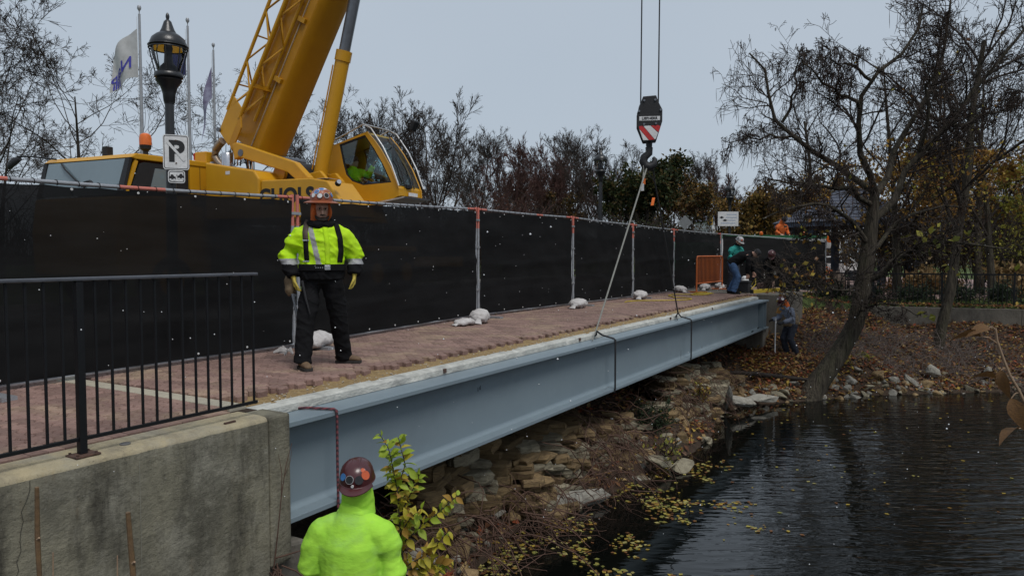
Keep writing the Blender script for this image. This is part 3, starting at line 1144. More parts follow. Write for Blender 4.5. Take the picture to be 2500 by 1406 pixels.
# ---- boom
BE = R(59.8)
bd = Vector((math.cos(BE), 0, math.sin(BE)))
bu = Vector((-math.sin(BE), 0, math.cos(BE)))       # towards the boom's top side
bt = Vector((.08, 0, 4.02))                          # a point of its upper near edge
def boom_loft(name, x0, x1, hw, h, mat, drop=0.0):
    sec = [(hw, -drop), (hw, -drop - h + .05), (hw - .05, -drop - h), (hw * .45, -drop - h - .035), (-hw * .45, -drop - h - .035), (-hw + .05, -drop - h), (-hw, -drop - h + .05), (-hw, -drop)]
    n = len(sec)
    vs = [bt + bd * x + Vector((0, y, 0)) + bu * z for x in (x0, x1) for y, z in sec]
    fs = [tuple(range(n)), tuple(range(2 * n - 1, n - 1, -1))] + [(i, (i + 1) % n, (i + 1) % n + n, i + n) for i in range(n)]
    return MB().add(vs, fs).build(name, mat, cr, smooth=True)
boom_loft('boom_base_section', -.25, 9.4, .43, .88, m_yel2)
boom_loft('boom_section', 9.4, 13.8, .38, .78, m_yel2, .05)
boom_loft('boom_section', 13.8, 17.6, .33, .68, m_yel2, .10)
for x in (1.35, 2.7, 4.1, 6.2):
    MB().add([bt + bd * (x + dx) + Vector((0, y, 0)) + bu * z for dx in (0, .10) for y, z in ((-.432, -.54), (-.50, -.54), (-.50, -.74), (-.432, -.74))],
             [(0, 1, 2, 3), (7, 6, 5, 4), (0, 4, 5, 1), (1, 5, 6, 2), (2, 6, 7, 3), (3, 7, 4, 0)]).build('boom_bracket', m_yel, cr)
sb_ = MB()
sb_.bar(bt + bd * (-.28) + Vector((0, -.428, 0)) + bu * (-.81), bt + bd * 9.3 + Vector((0, -.434, 0)) + bu * (-.81), .012, .012).build('boom_weld_seam', m_yel2, cr)
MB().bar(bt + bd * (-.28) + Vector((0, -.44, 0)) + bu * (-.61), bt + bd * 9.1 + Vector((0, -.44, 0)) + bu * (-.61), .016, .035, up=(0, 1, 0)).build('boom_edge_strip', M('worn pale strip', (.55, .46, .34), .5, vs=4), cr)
# boom head
hp = bt + bd * 17.6 + bu * (-.36)
m = MB()
for y in (-.28, -.1, .1, .28):
    m = MB().add([hp + bd * a + bu * b + Vector((0, y + e, 0)) for e in (-.012, .012) for a, b in ((-.2, .35), (.25, .3), (.55, -.1), (.4, -.55), (.0, -.4))],
                 [(0, 1, 2, 3, 4), (9, 8, 7, 6, 5)] + [(i, (i + 1) % 5, (i + 1) % 5 + 5, i + 5) for i in range(5)])
    m.build('boom_head_plate', m_yel2, cr)
sh = hp + bd * .3 + bu * (-.2)
for y in (-.155, .155):
    MB().tube([sh + Vector((0, y - .03, 0)), sh + Vector((0, y + .03, 0))], .26, 24).build('head_sheave', m_dark, cr, smooth=True)
# ---- stowed lattice jib along the boom's upper near side
jb = {}
corners = [(-.93, -.10), (-.93, -.49), (-.50, -.10), (-.50, -.49)]
js, je = .35, 9.0
for ci, (y, z) in enumerate(corners):
    MB().tube([bt + bd * js + Vector((0, y, 0)) + bu * z, bt + bd * je + Vector((0, y, 0)) + bu * z], .036, 8).build('jib_chord', m_yel, cr, smooth=True)
def jp(x, c): return bt + bd * x + Vector((0, corners[c][0], 0)) + bu * corners[c][1]
lac = .022
step = .55
x, fl = js + .05, 0
while x < je - step:
    for a, b in ((0, 1), (2, 3), (0, 2), (1, 3)):
        if fl: a, b = b, a
        MB().tube([jp(x, a), jp(x + step, b)], lac * .85, 6).build('jib_lacing', m_yel, cr, smooth=True)
    if fl: MB().tube([jp(x, 0), jp(x, 2)], lac * .8, 6).build('jib_lacing', m_yel, cr, smooth=True)
    x += step
    fl ^= 1
MB().add([jp(.0, 0) + Vector((0, e, 0)) for e in (0,)] and [jp(x_, c_) + Vector((0, e, 0)) for e in (-.015, .015) for x_, c_ in ((-.15, 0), (.7, 0), (.55, 1), (-.3, 1))],
         [(0, 1, 2, 3), (7, 6, 5, 4), (0, 4, 5, 1), (1, 5, 6, 2), (2, 6, 7, 3), (3, 7, 4, 0)]).build('jib_foot_plate', m_yel, cr, bevel=.008)
MB().tube([jp(-.12, 0) + Vector((0, -.06, 0)), jp(-.12, 0) + Vector((0, .5, 0))], .05, 12).build('jib_pin', m_rod, cr, smooth=True)
MB().add([jp(x_, 1) + bu * z_ + Vector((0, e, 0)) for e in (-.02, .02) for x_, z_ in ((-.25, .0), (.45, .0), (.2, -.16), (-.35, -.16))],
         [(0, 1, 2, 3), (7, 6, 5, 4), (0, 4, 5, 1), (1, 5, 6, 2), (2, 6, 7, 3), (3, 7, 4, 0)]).build('jib_bracket', m_yel2, cr, bevel=.008)
for x in (1.1, 3.6, 6.1):
    MB().bar(jp(x, 1), bt + bd * x + Vector((0, -.43, 0)) + bu * (-.5), .05, .09).build('jib_bracket', m_yel2, cr)
# ---- luffing cylinder
c0, c1 = Vector((2.0, 0, 2.70)), Vector((2.74, 0, 5.46))
cd_ = (c1 - c0).normalized()
MB().tube([c0, c0 + cd_ * .1, c1 - cd_ * .22, c1 - cd_ * .215, c1], [.15, .15, .15, .168, .168], 22).build('lift_cylinder_barrel', m_yel, cr, smooth=True)
MB().tube([c1 - cd_ * .1, c1 + cd_ * 3.6], .117, 20).build('lift_cylinder_rod', m_rod, cr, smooth=True)
MB().tube([c0 + Vector((-.13, -.12, .1)), c0 + cd_ * 1.4 + Vector((-.13, -.12, 0)), c1 - cd_ * .3 + Vector((-.13, -.12, 0))], .016, 6).build('cylinder_pipe', m_yel2, cr, smooth=True)
MB().prism([(1.7, 2.4), (2.35, 2.35), (2.5, 2.75), (2.3, 2.95), (1.95, 2.9)], -.3, -.2).build('cylinder_lug', m_yel, cr, bevel=.02)
MB().prism([(1.7, 2.4), (2.35, 2.35), (2.5, 2.75), (2.3, 2.95), (1.95, 2.9)], .2, .3).build('cylinder_lug', m_yel, cr, bevel=.02)
# ---- operator's cab (tilted, curved front)
out_c = [(1.55, 3.45), (1.88, 3.61), (2.85, 3.86), (3.05, 3.65), (3.21, 3.45), (3.45, 3.08), (3.59, 2.78), (3.67, 2.6), (3.68, 2.44), (3.33, 2.30), (2.71, 2.32), (2.0, 2.25), (1.55, 2.3)]
win_c = [(2.09, 3.63), (2.80, 3.79), (3.05, 3.47), (3.28, 3.12), (3.49, 2.73), (2.74, 2.70), (2.43, 2.80), (2.27, 2.95), (2.19, 3.2)]
YN, YF = .60, 1.52
def ring_panel(name, outer, inner, y, th, mat):
    bmx = bmesh.new()
    def loop(pl, yy): return [bmx.verts.new((a, yy, b)) for a, b in pl]
    o_ = loop(outer, y)
    i_ = loop(inner, y)
    eo = [bmx.edges.new((o_[k_], o_[(k_ + 1) % len(o_)])) for k_ in range(len(o_))]
    ei = [bmx.edges.new((i_[k_], i_[(k_ + 1) % len(i_)])) for k_ in range(len(i_))]
    bmesh.ops.triangle_fill(bmx, use_beauty=True, edges=eo + ei)
    r_ = bmesh.ops.extrude_face_region(bmx, geom=list(bmx.faces))
    bmesh.ops.translate(bmx, verts=[v for v in r_['geom'] if isinstance(v, bmesh.types.BMVert)], vec=(0, th, 0))
    bmesh.ops.recalc_face_normals(bmx, faces=bmx.faces)
    me_ = bpy.data.meshes.new(name)
    bmx.to_mesh(me_)
    bmx.free()
    me_.materials.append(mat)
    return link(name, me_, cr)
ring_panel('cab_side', out_c, win_c, YN, .05, m_yel)
ring_panel('cab_side', out_c, win_c, YF - .05, .05, m_yel)
sm = [((a - 2.75) * .93 + 2.75, (b - 3.15) * .93 + 3.15) for a, b in win_c]
for y in (YN + .012, YF - .03):
    g_ = ring_panel('window_seal', win_c, sm, y, .025, m_dark)
    MB().prism(sm, y + .01, y + .016).build('side_window', m_glass, cr)
MB().prism([(1.56, 3.44), (1.88, 3.60), (2.84, 3.85), (2.86, 3.81), (1.9, 3.56), (1.58, 3.40)], YN + .051, YF - .051).build('cab_roof', m_yel, cr)
MB().prism([(1.56, 2.31), (2.0, 2.26), (2.71, 2.33), (3.33, 2.31), (3.66, 2.45), (3.655, 2.6), (3.62, 2.66), (3.58, 2.62), (3.6, 2.48), (3.3, 2.37), (1.58, 2.36)], YN + .051, YF - .051).build('cab_floor', m_yel, cr)
MB().bx(1.555, 1.60, YN + .051, YF - .051, 2.37, 3.40).build('cab_rear', m_yel, cr)
fr = [(2.85, 3.855), (3.05, 3.645), (3.21, 3.445), (3.45, 3.075), (3.59, 2.775), (3.64, 2.66)]
vs = [(a, y, b) for y in (YN + .10, YF - .10) for a, b in fr]
MB().add(vs, [(i, i + 1, i + 7, i + 6) for i in range(5)]).build('windscreen', m_glass, cr, smooth=True)
for y in (YN + .051, YF - .10):
    vs = [(a + e, y + f_, b + e) for f_ in (0, .05) for e in (0, -.03) for a, b in fr]
    n = 6
    m = MB()
    for i in range(5):
        m.add([(fr[i][0], y, fr[i][1]), (fr[i + 1][0], y, fr[i + 1][1]), (fr[i + 1][0], y + .049, fr[i + 1][1]), (fr[i][0], y + .049, fr[i][1])], [(0, 1, 2, 3)])
    m.build('windscreen_seal', m_dark, cr)
# interior
MB().box((2.25, 1.05, 2.62), (.5, .5, .12)).build('seat', m_dark, cr, bevel=.04)
MB().box((1.98, 1.05, 3.0), (.14, .48, .75), Matrix.Rotation(-.18, 3, 'Y')).build('seat_back', m_dark, cr, bevel=.04)
MB().box((3.15, 1.05, 2.72), (.18, .5, .3), Matrix.Rotation(-.4, 3, 'Y')).build('console', m_dark, cr, bevel=.03)
MB().box((2.9, .95, 2.95), (.04, .26, .2), Matrix.Rotation(-.2, 3, 'Y')).build('monitor', m_dark, cr, bevel=.01)
for y in (.82, 1.28):
    MB().tube([(2.6, y, 2.6), (2.62, y, 2.8), (2.6, y, 2.9)], [.015, .012, .025], 8).build('joystick', m_dark, cr, smooth=True)
MB().bx(2.93, 2.98, YF - .10, YF - .055, 2.6, 3.7).build('window_divider', m_dark, cr)
# guard rails, wipers, mirror, lamps
for y in (YN - .03, YF + .02):
    MB().tube([(1.6, y, 3.60), (2.3, y, 3.84), (2.78, y, 4.02), (2.98, y, 3.92), (3.3, y, 3.5), (3.52, y, 3.1), (3.70, y, 2.65)], .017, 8).build('guard_rail', m_alu, cr, smooth=True)
MB().tube([(2.82, YN - .03, 4.01), (2.82, YF + .02, 4.01)], .017, 8).build('guard_rail', m_alu, cr, smooth=True)
for y in (.85, 1.2):
    MB().tube([(3.68, y, 2.62), (3.56, y + .05, 2.95), (3.40, y + .09, 3.22), (3.36, y + .1, 3.3)], .012, 6).build('wiper', m_dark, cr, smooth=True)
MB().box((3.66, 1.0, 2.66), (.08, .2, .09)).build('wiper_motor', m_dark, cr, bevel=.015)
mi = MB().tube([(3.1, YF - .1, 3.75), (3.3, YF - .05, 3.95), (3.42, YF - .1, 4.08), (3.55, YF - .2, 4.05)], .016, 8).build('mirror_arm', m_dark, cr, smooth=True)
MB().box((3.66, YF - .28, 4.02), (.10, .2, .24), Matrix.Rotation(.5, 3, 'Y')).build('mirror', m_dark, mi, bevel=.03)
MB().box((3.70, 1.12, 2.49), (.012, .34, .075)).build('number_plate', m_whitep, cr)
MB().prism([(3.1, 2.28), (3.82, 2.39), (3.84, 2.42), (3.1, 2.32)], YN - .02, YF + .08).build('cab_step', m_alu, cr)
wlm = MB().tube([(3.63, -1.36, 2.53), (3.69, -1.40, 2.56)], [.06, .05], 14).build('work_lamp', m_dark, cr, smooth=True)
MB().tube([(3.69, -1.40, 2.56), (3.7, -1.406, 2.563)], [.045, .043], 14).build('lens', m_chrome, wlm, smooth=True)
MB().prism([(1.75, 2.3), (3.0, 2.0), (3.3, 2.28), (2.6, 2.32), (2.05, 2.9), (1.8, 3.0)], .35, .58).build('cab_support', m_yel, cr, bevel=.02)

# ---- carrier: origin at the near front corner, x backwards, y across
KA = R(24.5)
kb_ = Vector((math.sin(KA), math.cos(KA), 0))
CK = Matrix.Translation(Vector((-7.37, 14.4, 0))) @ Matrix.Rotation(math.atan2(kb_.y, kb_.x), 4, 'Z')
CREL = (Matrix.Translation(UQ) @ Matrix.Rotation(URZ, 4, 'Z')).inverted() @ CK
def kpart(mbx, name, mat, parent=cr, **kw):
    mbx.v = [tuple(CREL @ Vector(v)) for v in mbx.v]
    return mbx.build(name, mat, parent, **kw)
W_ = 2.55
def ins(y): return y
# cab shell: lower body, pillars, roof
kpart(MB().prism([(-.30, .75), (1.95, .75), (1.95, 2.45), (-.25, 2.30), (-.34, 1.6)], .0, W_), 'carrier_cab_body', m_yel, bevel=.05)
kpart(MB().prism([(-.02, 3.06), (.1, 3.15), (1.95, 3.17), (1.95, 3.05), (.1, 3.03)], -.02, W_ + .02), 'carrier_cab_roof', m_yel, bevel=.02)
kpart(MB().add([(-.20, .13, 2.34), (-.20, W_ - .13, 2.34), (-.015, W_ - .13, 3.04), (-.015, .13, 3.04)], [(0, 1, 2, 3)]), 'windscreen', m_glassw)
kpart(MB().add([(x + e, y, z) for e in (0, .06) for x, y, z in ((-.215, .0, 2.32), (-.215, .17, 2.32), (-.03, .12, 3.05), (-.03, .0, 3.05))],
               [(0, 1, 2, 3), (7, 6, 5, 4), (0, 4, 5, 1), (1, 5, 6, 2), (2, 6, 7, 3), (3, 7, 4, 0)]), 'windscreen_pillar', m_dark)
kpart(MB().add([(x + e, W_ - y, z) for e in (0, .06) for x, y, z in ((-.215, .0, 2.32), (-.215, .16, 2.32), (-.03, .1, 3.05), (-.03, .0, 3.05))],
               [(0, 1, 2, 3), (7, 6, 5, 4), (0, 4, 5, 1), (1, 5, 6, 2), (2, 6, 7, 3), (3, 7, 4, 0)]), 'windscreen_pillar', m_dark)
for y in (.0, W_ - .05):
    kpart(MB().prism([(-.12, 2.40), (-.06, 2.40), (.16, 3.0), (.09, 3.03)], y, y + .05), 'door_pillar', m_yel)
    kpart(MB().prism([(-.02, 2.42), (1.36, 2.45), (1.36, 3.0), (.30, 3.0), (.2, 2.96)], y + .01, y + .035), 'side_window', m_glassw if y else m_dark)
    kpart(MB().prism([(1.40, 2.2), (1.94, 2.2), (1.94, 3.05), (1.40, 3.05)], y, y + .05), 'rear_quarter_panel', m_yel)
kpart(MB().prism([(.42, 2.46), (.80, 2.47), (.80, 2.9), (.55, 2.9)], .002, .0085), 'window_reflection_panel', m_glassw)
kpart(MB().bx(1.66, 1.672, -.0015, .001, 2.2, 3.04), 'panel_gap', m_dark)
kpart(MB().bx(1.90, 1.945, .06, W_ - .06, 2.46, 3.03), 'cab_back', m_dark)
kpart(MB().tube([(-.03, 2.0, 3.03), (-.10, 1.8, 2.9), (-.14, 1.45, 2.68), (-.19, 1.1, 2.5)], .018, 6), 'wiper', m_dark, smooth=True)
kpart(MB().tube([(-.12, 1.05, 2.42), (.1, 1.05, 2.5)], [.22, .22], 20), 'steering_wheel', m_dark, smooth=True)
ma = kpart(MB().tube([(.0, 2.2, 3.13), (-.12, 2.75, 3.2), (-.2, 3.15, 3.22)], .018, 6), 'mirror_arm', m_dark, smooth=True)
kpart(MB().tube([(-.2, 3.05, 3.16), (-.22, 3.2, 3.12), (-.22, 3.36, 3.04), (-.2, 3.4, 2.98)], [(.04, .04), (.10, .06), (.11, .06), (.05, .03)], 10), 'mirror', m_dark, parent=ma, smooth=True)
bcn = kpart(MB().lathe([(.05, 0), (.05, .1), (.10, .14), (.115, .22)], 16, (.62, .35, 3.17)), 'beacon_base', m_dark, smooth=True)
kpart(MB().lathe([(.115, .22), (.118, .36), (.1, .43), (.05, .46)], 16, (.62, .35, 3.17)), 'beacon_lens', m_orange, parent=bcn, smooth=True)
kpart(MB().bx(.5, .66, 1.35, 1.5, 3.2, 3.42), 'camera_box', m_dark, bevel=.02)
# chassis and wheels (behind the fence)
kpart(MB().bx(-.3, 10.6, .35, W_ - .35, .75, 1.25), 'chassis', m_yel, bevel=.03)
kpart(MB().bx(2.0, 10.4, .02, W_ - .02, 1.26, 1.42), 'carrier_deck', m_yel, bevel=.02)
sl = CREL @ Vector((4.0, W_ / 2, 1.42))
MB().lathe([(.85, 0), (.85, .42)], 32, (sl.x, sl.y, 1.43)).build('slew_ring', m_dark, cr, smooth=True)
for xw in (.9, 2.6, 6.6, 8.2, 9.8):
    for y0, y1 in ((.0, .38), (W_ - .38, W_)):
        wh = kpart(MB().tube([(xw, y0, .62), (xw, y0 + .05, .62), (xw, y1 - .05, .62), (xw, y1, .62)], [.52, .62, .62, .52], 24), 'wheel', m_tyre, smooth=True)
        yy = y0 - .004 if y0 == 0 else y1 + .004
        kpart(MB().tube([(xw, yy, .62), (xw, yy + (.05 if y0 == 0 else -.05), .62)], [.3, .28], 20), 'rim', m_yel, parent=wh, smooth=True)
for xo in (2.0, 8.9):
    for sgn, y0 in ((-1, 0), (1, W_)):
        kpart(MB().bx(xo + 1.3, xo + 1.62, min(y0, y0 + sgn * 1.6), max(y0, y0 + sgn * 1.6), .8, 1.1), 'outrigger_beam', m_yel)
        kpart(MB().lathe([(.3, .0), (.3, .06), (.09, .08), (.08, .75)], 14, (xo + 1.46, y0 + sgn * 1.5, .01)), 'outrigger_jack', m_dark, smooth=True)

# ------------------------------------------------------------------ hook block, ropes and slings
HB = Vector((2.41, 13.1, 0))
hb = thing('hook_block', 'black crane hook block with red and white stripes hanging on two ropes', 'hook block', (2.41, 13.1, 2.9), R(-8))
sc_ = .00726
ol = [(1569, 240), (1600, 238), (1606, 255), (1615, 272), (1615, 300), (1601, 346), (1570, 348), (1555, 311), (1555, 280)]
pl = [((u - 1585) * sc_, 3.54 - (v - 293) * sc_ - 2.9) for u, v in ol]
for y in (-.13, .10):
    MB().prism(pl, y, y + .03).build('cheek_plate', m_dark, hb, bevel=.012)
MB().tube([(0, -.09, .80), (0, .09, .80)], [.195, .195], 26).build('sheave', m_rod, hb, smooth=True)
for u, v in ((1572, 250), (1598, 249), (1560, 275), (1611, 273), (1572, 306), (1600, 305)):
    x, z = (u - 1585) * sc_, .64 - (v - 293) * sc_
    MB().tube([(x, -.15, z), (x, -.13, z)], .02, 8).build('bolt', m_rod, hb, smooth=True)
MB().box((.0, -.1325, .643), (.353, .004, .072)).build('name_plate', m_whitep, hb)
text_mesh('lettering', 'LIEBHERR', .062, m_dark, hb, frame_mtx((0, -.1365, .642), (1, 0, 0), (0, 0, 1)), bold=.0022, ext=.001, sx=1.02)
def q_(u, v): return ((u - 1585) * sc_, .64 - (v - 293) * sc_)
stripe = [[(1560, 311), (1569, 310), (1597, 343), (1584, 344), (1561, 317)], [(1588, 310), (1605, 309), (1611, 312), (1606, 326)]]
whites = [[(1561, 318), (1583, 344), (1570, 344)], [(1570, 310), (1587, 310), (1605, 327), (1600, 341), (1597.5, 342.5)]]
for pg in stripe: MB().prism([q_(*a) for a in pg], -.1345, -.1315).build('red_stripe', m_red, hb)
for pg in whites: MB().prism([q_(*a) for a in pg], -.1345, -.1315).build('white_stripe', m_whitep, hb)
MB().tube([(0, 0, .28), (0, 0, .12)], [.06, .05], 12).build('swivel', m_dark, hb, smooth=True)
MB().tube([(0, 0, .16), (.0, 0, .06), (-.075, 0, .0), (-.10, 0, -.08), (-.06, 0, -.16), (.02, 0, -.18), (.09, 0, -.13), (.10, 0, -.05), (.07, 0, -.01)],
          [.065, .065, .07, .075, .08, .08, .065, .045, .025], 12, ref=(0, 1, 0)).build('hook', m_dark, hb, smooth=True)
MB().box((-.03, -.02, .13), (.06, .02, .14), Matrix.Rotation(.2, 3, 'Y')).build('hook_latch', m_alu, hb)
tipw = Matrix.Translation(UQ) @ Matrix.Rotation(URZ, 4, 'Z') @ sh
hbi = (Matrix.Translation((2.41, 13.1, 2.9)) @ Matrix.Rotation(R(-8), 4, 'Z')).inverted()
tl = hbi @ tipw
for x, dx in ((-.152, -.152), (.152, .152)):
    MB().tube([(x, 0, .80), (dx + tl.x * .2, tl.y * .3, tl.z)], .0125, 6).build('hoist_rope', m_dark, hb, smooth=True)
m_sl1 = M('grey white synthetic sling', (.25, .25, .225), .85, vs=20, bump=.3, bs=80)
m_sl2 = M('black wire sling', (.02, .02, .022), .7, vs=20, bump=.4, bs=90)
hkp = Vector((2.41, 13.1, 2.74))


def sling(name, lab, s, mat, r, offx):
    so = thing(name, lab, 'sling', B(s, .18, -.12), BRZ)
    inv = (Matrix.Translation(B(s, .18, -.12)) @ Matrix.Rotation(BRZ, 4, 'Z')).inverted()
    h = inv @ (hkp + Vector((offx, -.02, 0)))
    ch = Vector((-.18 if s < 8 else -.1, .05, .13))
    mid = ch.lerp(h, .9)
    MB().tube([ch, ch.lerp(h, .5), mid, h + Vector((.03, 0, .03))], [r, r, r, r * .9], 8).build('leg', mat, so, smooth=True)
    MB().tube([mid, h + Vector((-.05, .05, -.12)), h + Vector((-.06, .05, .0)), h + Vector((0, .02, .05))], r * .8, 8).build('eye', mat, so, smooth=True)
    z1, z2 = -.008, -.824
    pts = [ch, (.0, .02, .045), (.008, -.165, .004), (.008, -.196, -.02), (.008, -.196, -.10), (.008, -.196, -.78), (.008, -.19, -.828), (.008, .19, -.83), (.008, .196, -.7), (.008, .196, -.05), (0, .17, .004), (-.05, .1, .06), ch]
    MB().tube(pts, r * 1.05, 8).build('basket', m_sl2, so, smooth=True)
    MB().tube([ch, ch + Vector((-.2, -.04, -.07)), ch + Vector((-.32, -.09, -.115))], r * .7, 8).build('tail', mat, so, smooth=True)
    return so, h


so1, h1 = sling('lifting_sling', 'pale lifting sling running from the hook to the nearer girder choke', 6.62, m_sl1, .014, -.03)
so2, h2 = sling('lifting_sling', 'black lifting sling running from the hook to the farther girder choke', 10.55, m_sl2, .014, .05)
MB().box(h1 + Vector((-.1, .05, -.38)), (.01, .05, .13)).build('tag', m_whitep, so1)
MB().box(h1 + Vector((-.08, .03, -.28)), (.03, .04, .1)).build('tape', m_orange, so1)
MB().box(h2 + Vector((.12, .02, -.62)), (.012, .05, .16), Matrix.Rotation(.5, 3, 'Y')).build('tag', m_orange, so2)
rr_ = thing('tag_rope', 'red and black braided rope looped over the near end of the girder', 'rope', B(.45, .3, -.12), BRZ)
m_rope = M('red black braid', (.20, .05, .06), .85, col2=(.03, .02, .025), vs=1, bump=.5, bs=60)
N = m_rope.node_tree.nodes
wv = N.new('ShaderNodeTexWave')
wv.inputs['Scale'].default_value = 14
wv.bands_direction = 'DIAGONAL'
_lk(m_rope, N['Texture Coordinate'].outputs['Object'], wv.inputs['Vector'])
_lk(m_rope, wv.outputs[1], N['Mix'].inputs['Factor'])
MB().tube([(-.02, .02, .0), (.02, -.05, .008), (.07, -.18, .007), (.105, -.292, .007), (.112, -.316, -.005), (.114, -.318, -.06), (.115, -.316, -.4), (.118, -.318, -.80), (.118, -.316, -1.0)], .0115, 8).build('rope', m_rope, rr_, smooth=True)

# ------------------------------------------------------------------ lamp posts, signs, flags
m_lampblk = M('black lamp post paint', (.012, .0125, .014), .35, vs=15, bump=.08, bs=60, spec=.6)
m_lampgl = glass_mat('clear lamp globe', (.92, .94, .95), .16)
def lamp(loc, h, lab, sides=20):
    t = thing('street_lamp', lab, 'street lamp', loc, .3, 'black lantern street lamps')
    MB().lathe([(.2, 0), (.2, .06), (.17, .1), (.15, .5), (.12, .6), (.09, .7), (.075, .75)], sides).build('base', m_lampblk, t, smooth=True)
    MB().lathe([(.066, .75), (.05, h - 1.04)], 16).build('pole', m_lampblk, t, smooth=True)
    z = h - 1.42
    MB().lathe([(.066, 0), (.07, .03), (.075, .04), (.085, .16), (.11, .26), (.165, .35), (.175, .37), (.16, .385), (.155, .40), (.185, .41), (.19, .43), (.185, .47), (.165, .49)], sides, (0, 0, z)).build('capital', m_lampblk, t, smooth=True)
    MB().lathe([(.135, .49), (.165, .60), (.205, .75), (.225, .86)], sides, (0, 0, z)).build('globe', m_lampgl, t, smooth=True)
    MB().lathe([(.12, .49), (.11, .58), (.06, .64), (.05, .80), (.06, .86)], 14, (0, 0, z)).build('ballast', M('lamp inside grey', (.05, .05, .055), .5), t, smooth=True)
    cage = []
    for k_ in range(8):
        q = 2 * PI * k_ / 8
        c_, s_ = math.cos(q), math.sin(q)
        MB().tube([(.172 * c_, .172 * s_, z + .49), (.19 * c_, .19 * s_, z + .58), (.225 * c_, .225 * s_, z + .75), (.245 * c_, .245 * s_, z + .87)], .0085, 5).build('cage_rib', m_lampblk, t, smooth=True)
    for rad, zz_ in ((.248, .86), (.252, .90)):
        MB().tube([(rad * math.cos(q), rad * math.sin(q), z + zz_) for q in np.linspace(0, 2 * PI, 25)], .011, 6).build('cage_ring', m_lampblk, t, smooth=True)
    MB().lathe([(.22, .872), (.238, .90), (.236, .95), (.21, 1.02), (.15, 1.08), (.105, 1.11), (.10, 1.13), (.085, 1.16), (.06, 1.24), (.05, 1.28), (.03, 1.305), (.018, 1.315), (.02, 1.33), (.026, 1.36), (.022, 1.39), (.008, 1.42)], sides, (0, 0, z)).build('hood', m_lampblk, t, smooth=True)
    for o in t.children:
        if o.name.startswith(('base', 'pole')):
            continue
        for v in o.data.vertices:
            v.co.x *= .84
            v.co.y *= .84
            v.co.z = h - (h - v.co.z) * .735
    return t
lamp((-3.99, 8.7, -.02), 4.0, 'black lantern street lamp carrying the no parking signs', 26)
lamp((2.68, 22.5, -.02), 4.42, 'black lantern street lamp between the fence and the bare trees')
lamp((9.1, 31.0, -.05), 4.3, 'black lantern street lamp carrying the white notice board')

def sign_board(name, lab, loc, rz, wd, hg, pole_r, rim=True):
    t = thing(name, lab, 'sign', loc, rz)
    def rr(w2, h2, r_):
        out = []
        for cx, cy, a0 in ((w2 - r_, h2 - r_, 0), (-w2 + r_, h2 - r_, 90), (-w2 + r_, -h2 + r_, 180), (w2 - r_, -h2 + r_, 270)):
            for q in range(0, 91, 30):
                out.append((cx + r_ * math.cos(R(a0 + q)), cy + r_ * math.sin(R(a0 + q))))
        return out
    MB().prism(rr(wd / 2, hg / 2, .03), 0, .003).build('plate', m_whitep, t)
    if rim:
        o_, i_ = rr(wd / 2 - .010, hg / 2 - .010, .024), rr(wd / 2 - .017, hg / 2 - .017, .018)
        n = len(o_)
        MB().add([(a, -.0015, b) for a, b in o_] + [(a, -.0015, b) for a, b in i_], [(k_, (k_ + 1) % n, (k_ + 1) % n + n, k_ + n) for k_ in range(n)]).build('border', m_dark, t)
    MB().box((0, .012, hg / 2 - .09), (.14, .016, .02)).build('band_clamp', m_galv, t)
    return t
ps = sign_board('parking_sign', 'white no parking sign with a slashed black P on the lamp post', (-3.875, 8.59, 2.365), R(24), .275, .40, .07)
text_mesh('letter_p', 'P', .33, m_dark, ps, frame_mtx((0, -.0025, .0), (1, 0, 0), (0, 0, 1)), bold=.013, ext=.0006, sx=1.0)
MB().prism([(-.10, .105), (-.078, .125), (.10, -.085), (.08, -.105)], -.0048, -.0036).build('white_slash', m_whitep, ps)
for z in (.135, -.125):
    MB().tube([(0, -.006, z), (0, 0, z)], .009, 8).build('bolt', m_rust, ps, smooth=True)
tw = sign_board('tow_sign', 'small white tow-away pictogram sign under the parking sign', (-3.875, 8.592, 2.085), R(24), .18, .145, .07)
for sx_ in (-1, 1):
    x0 = -.045 if sx_ < 0 else .045
    pts = [(-.036, -.03), (.036, -.03), (.036, -.002), (.02, .004), (.008, .024), (-.014, .024), (-.02, .004), (-.036, -.002)]
    MB().prism([(x0 + a * (-sx_), b + (.012 if sx_ > 0 else 0)) for a, b in pts], -.0028, -.0012).build('car_pictogram', m_dark, tw)
    for wx in (-.02, .02):
        MB().tube([(x0 + wx, -.0034, -.034 + (.012 if sx_ > 0 else 0)), (x0 + wx, -.0029, -.034 + (.012 if sx_ > 0 else 0))], .011, 12).build('wheel_pictogram', m_whitep, tw)
MB().tube([(.005, -.002, .03), (.0, -.002, .012), (.02, -.002, -.004)], .003, 4).build('hook_pictogram', m_dark, tw)

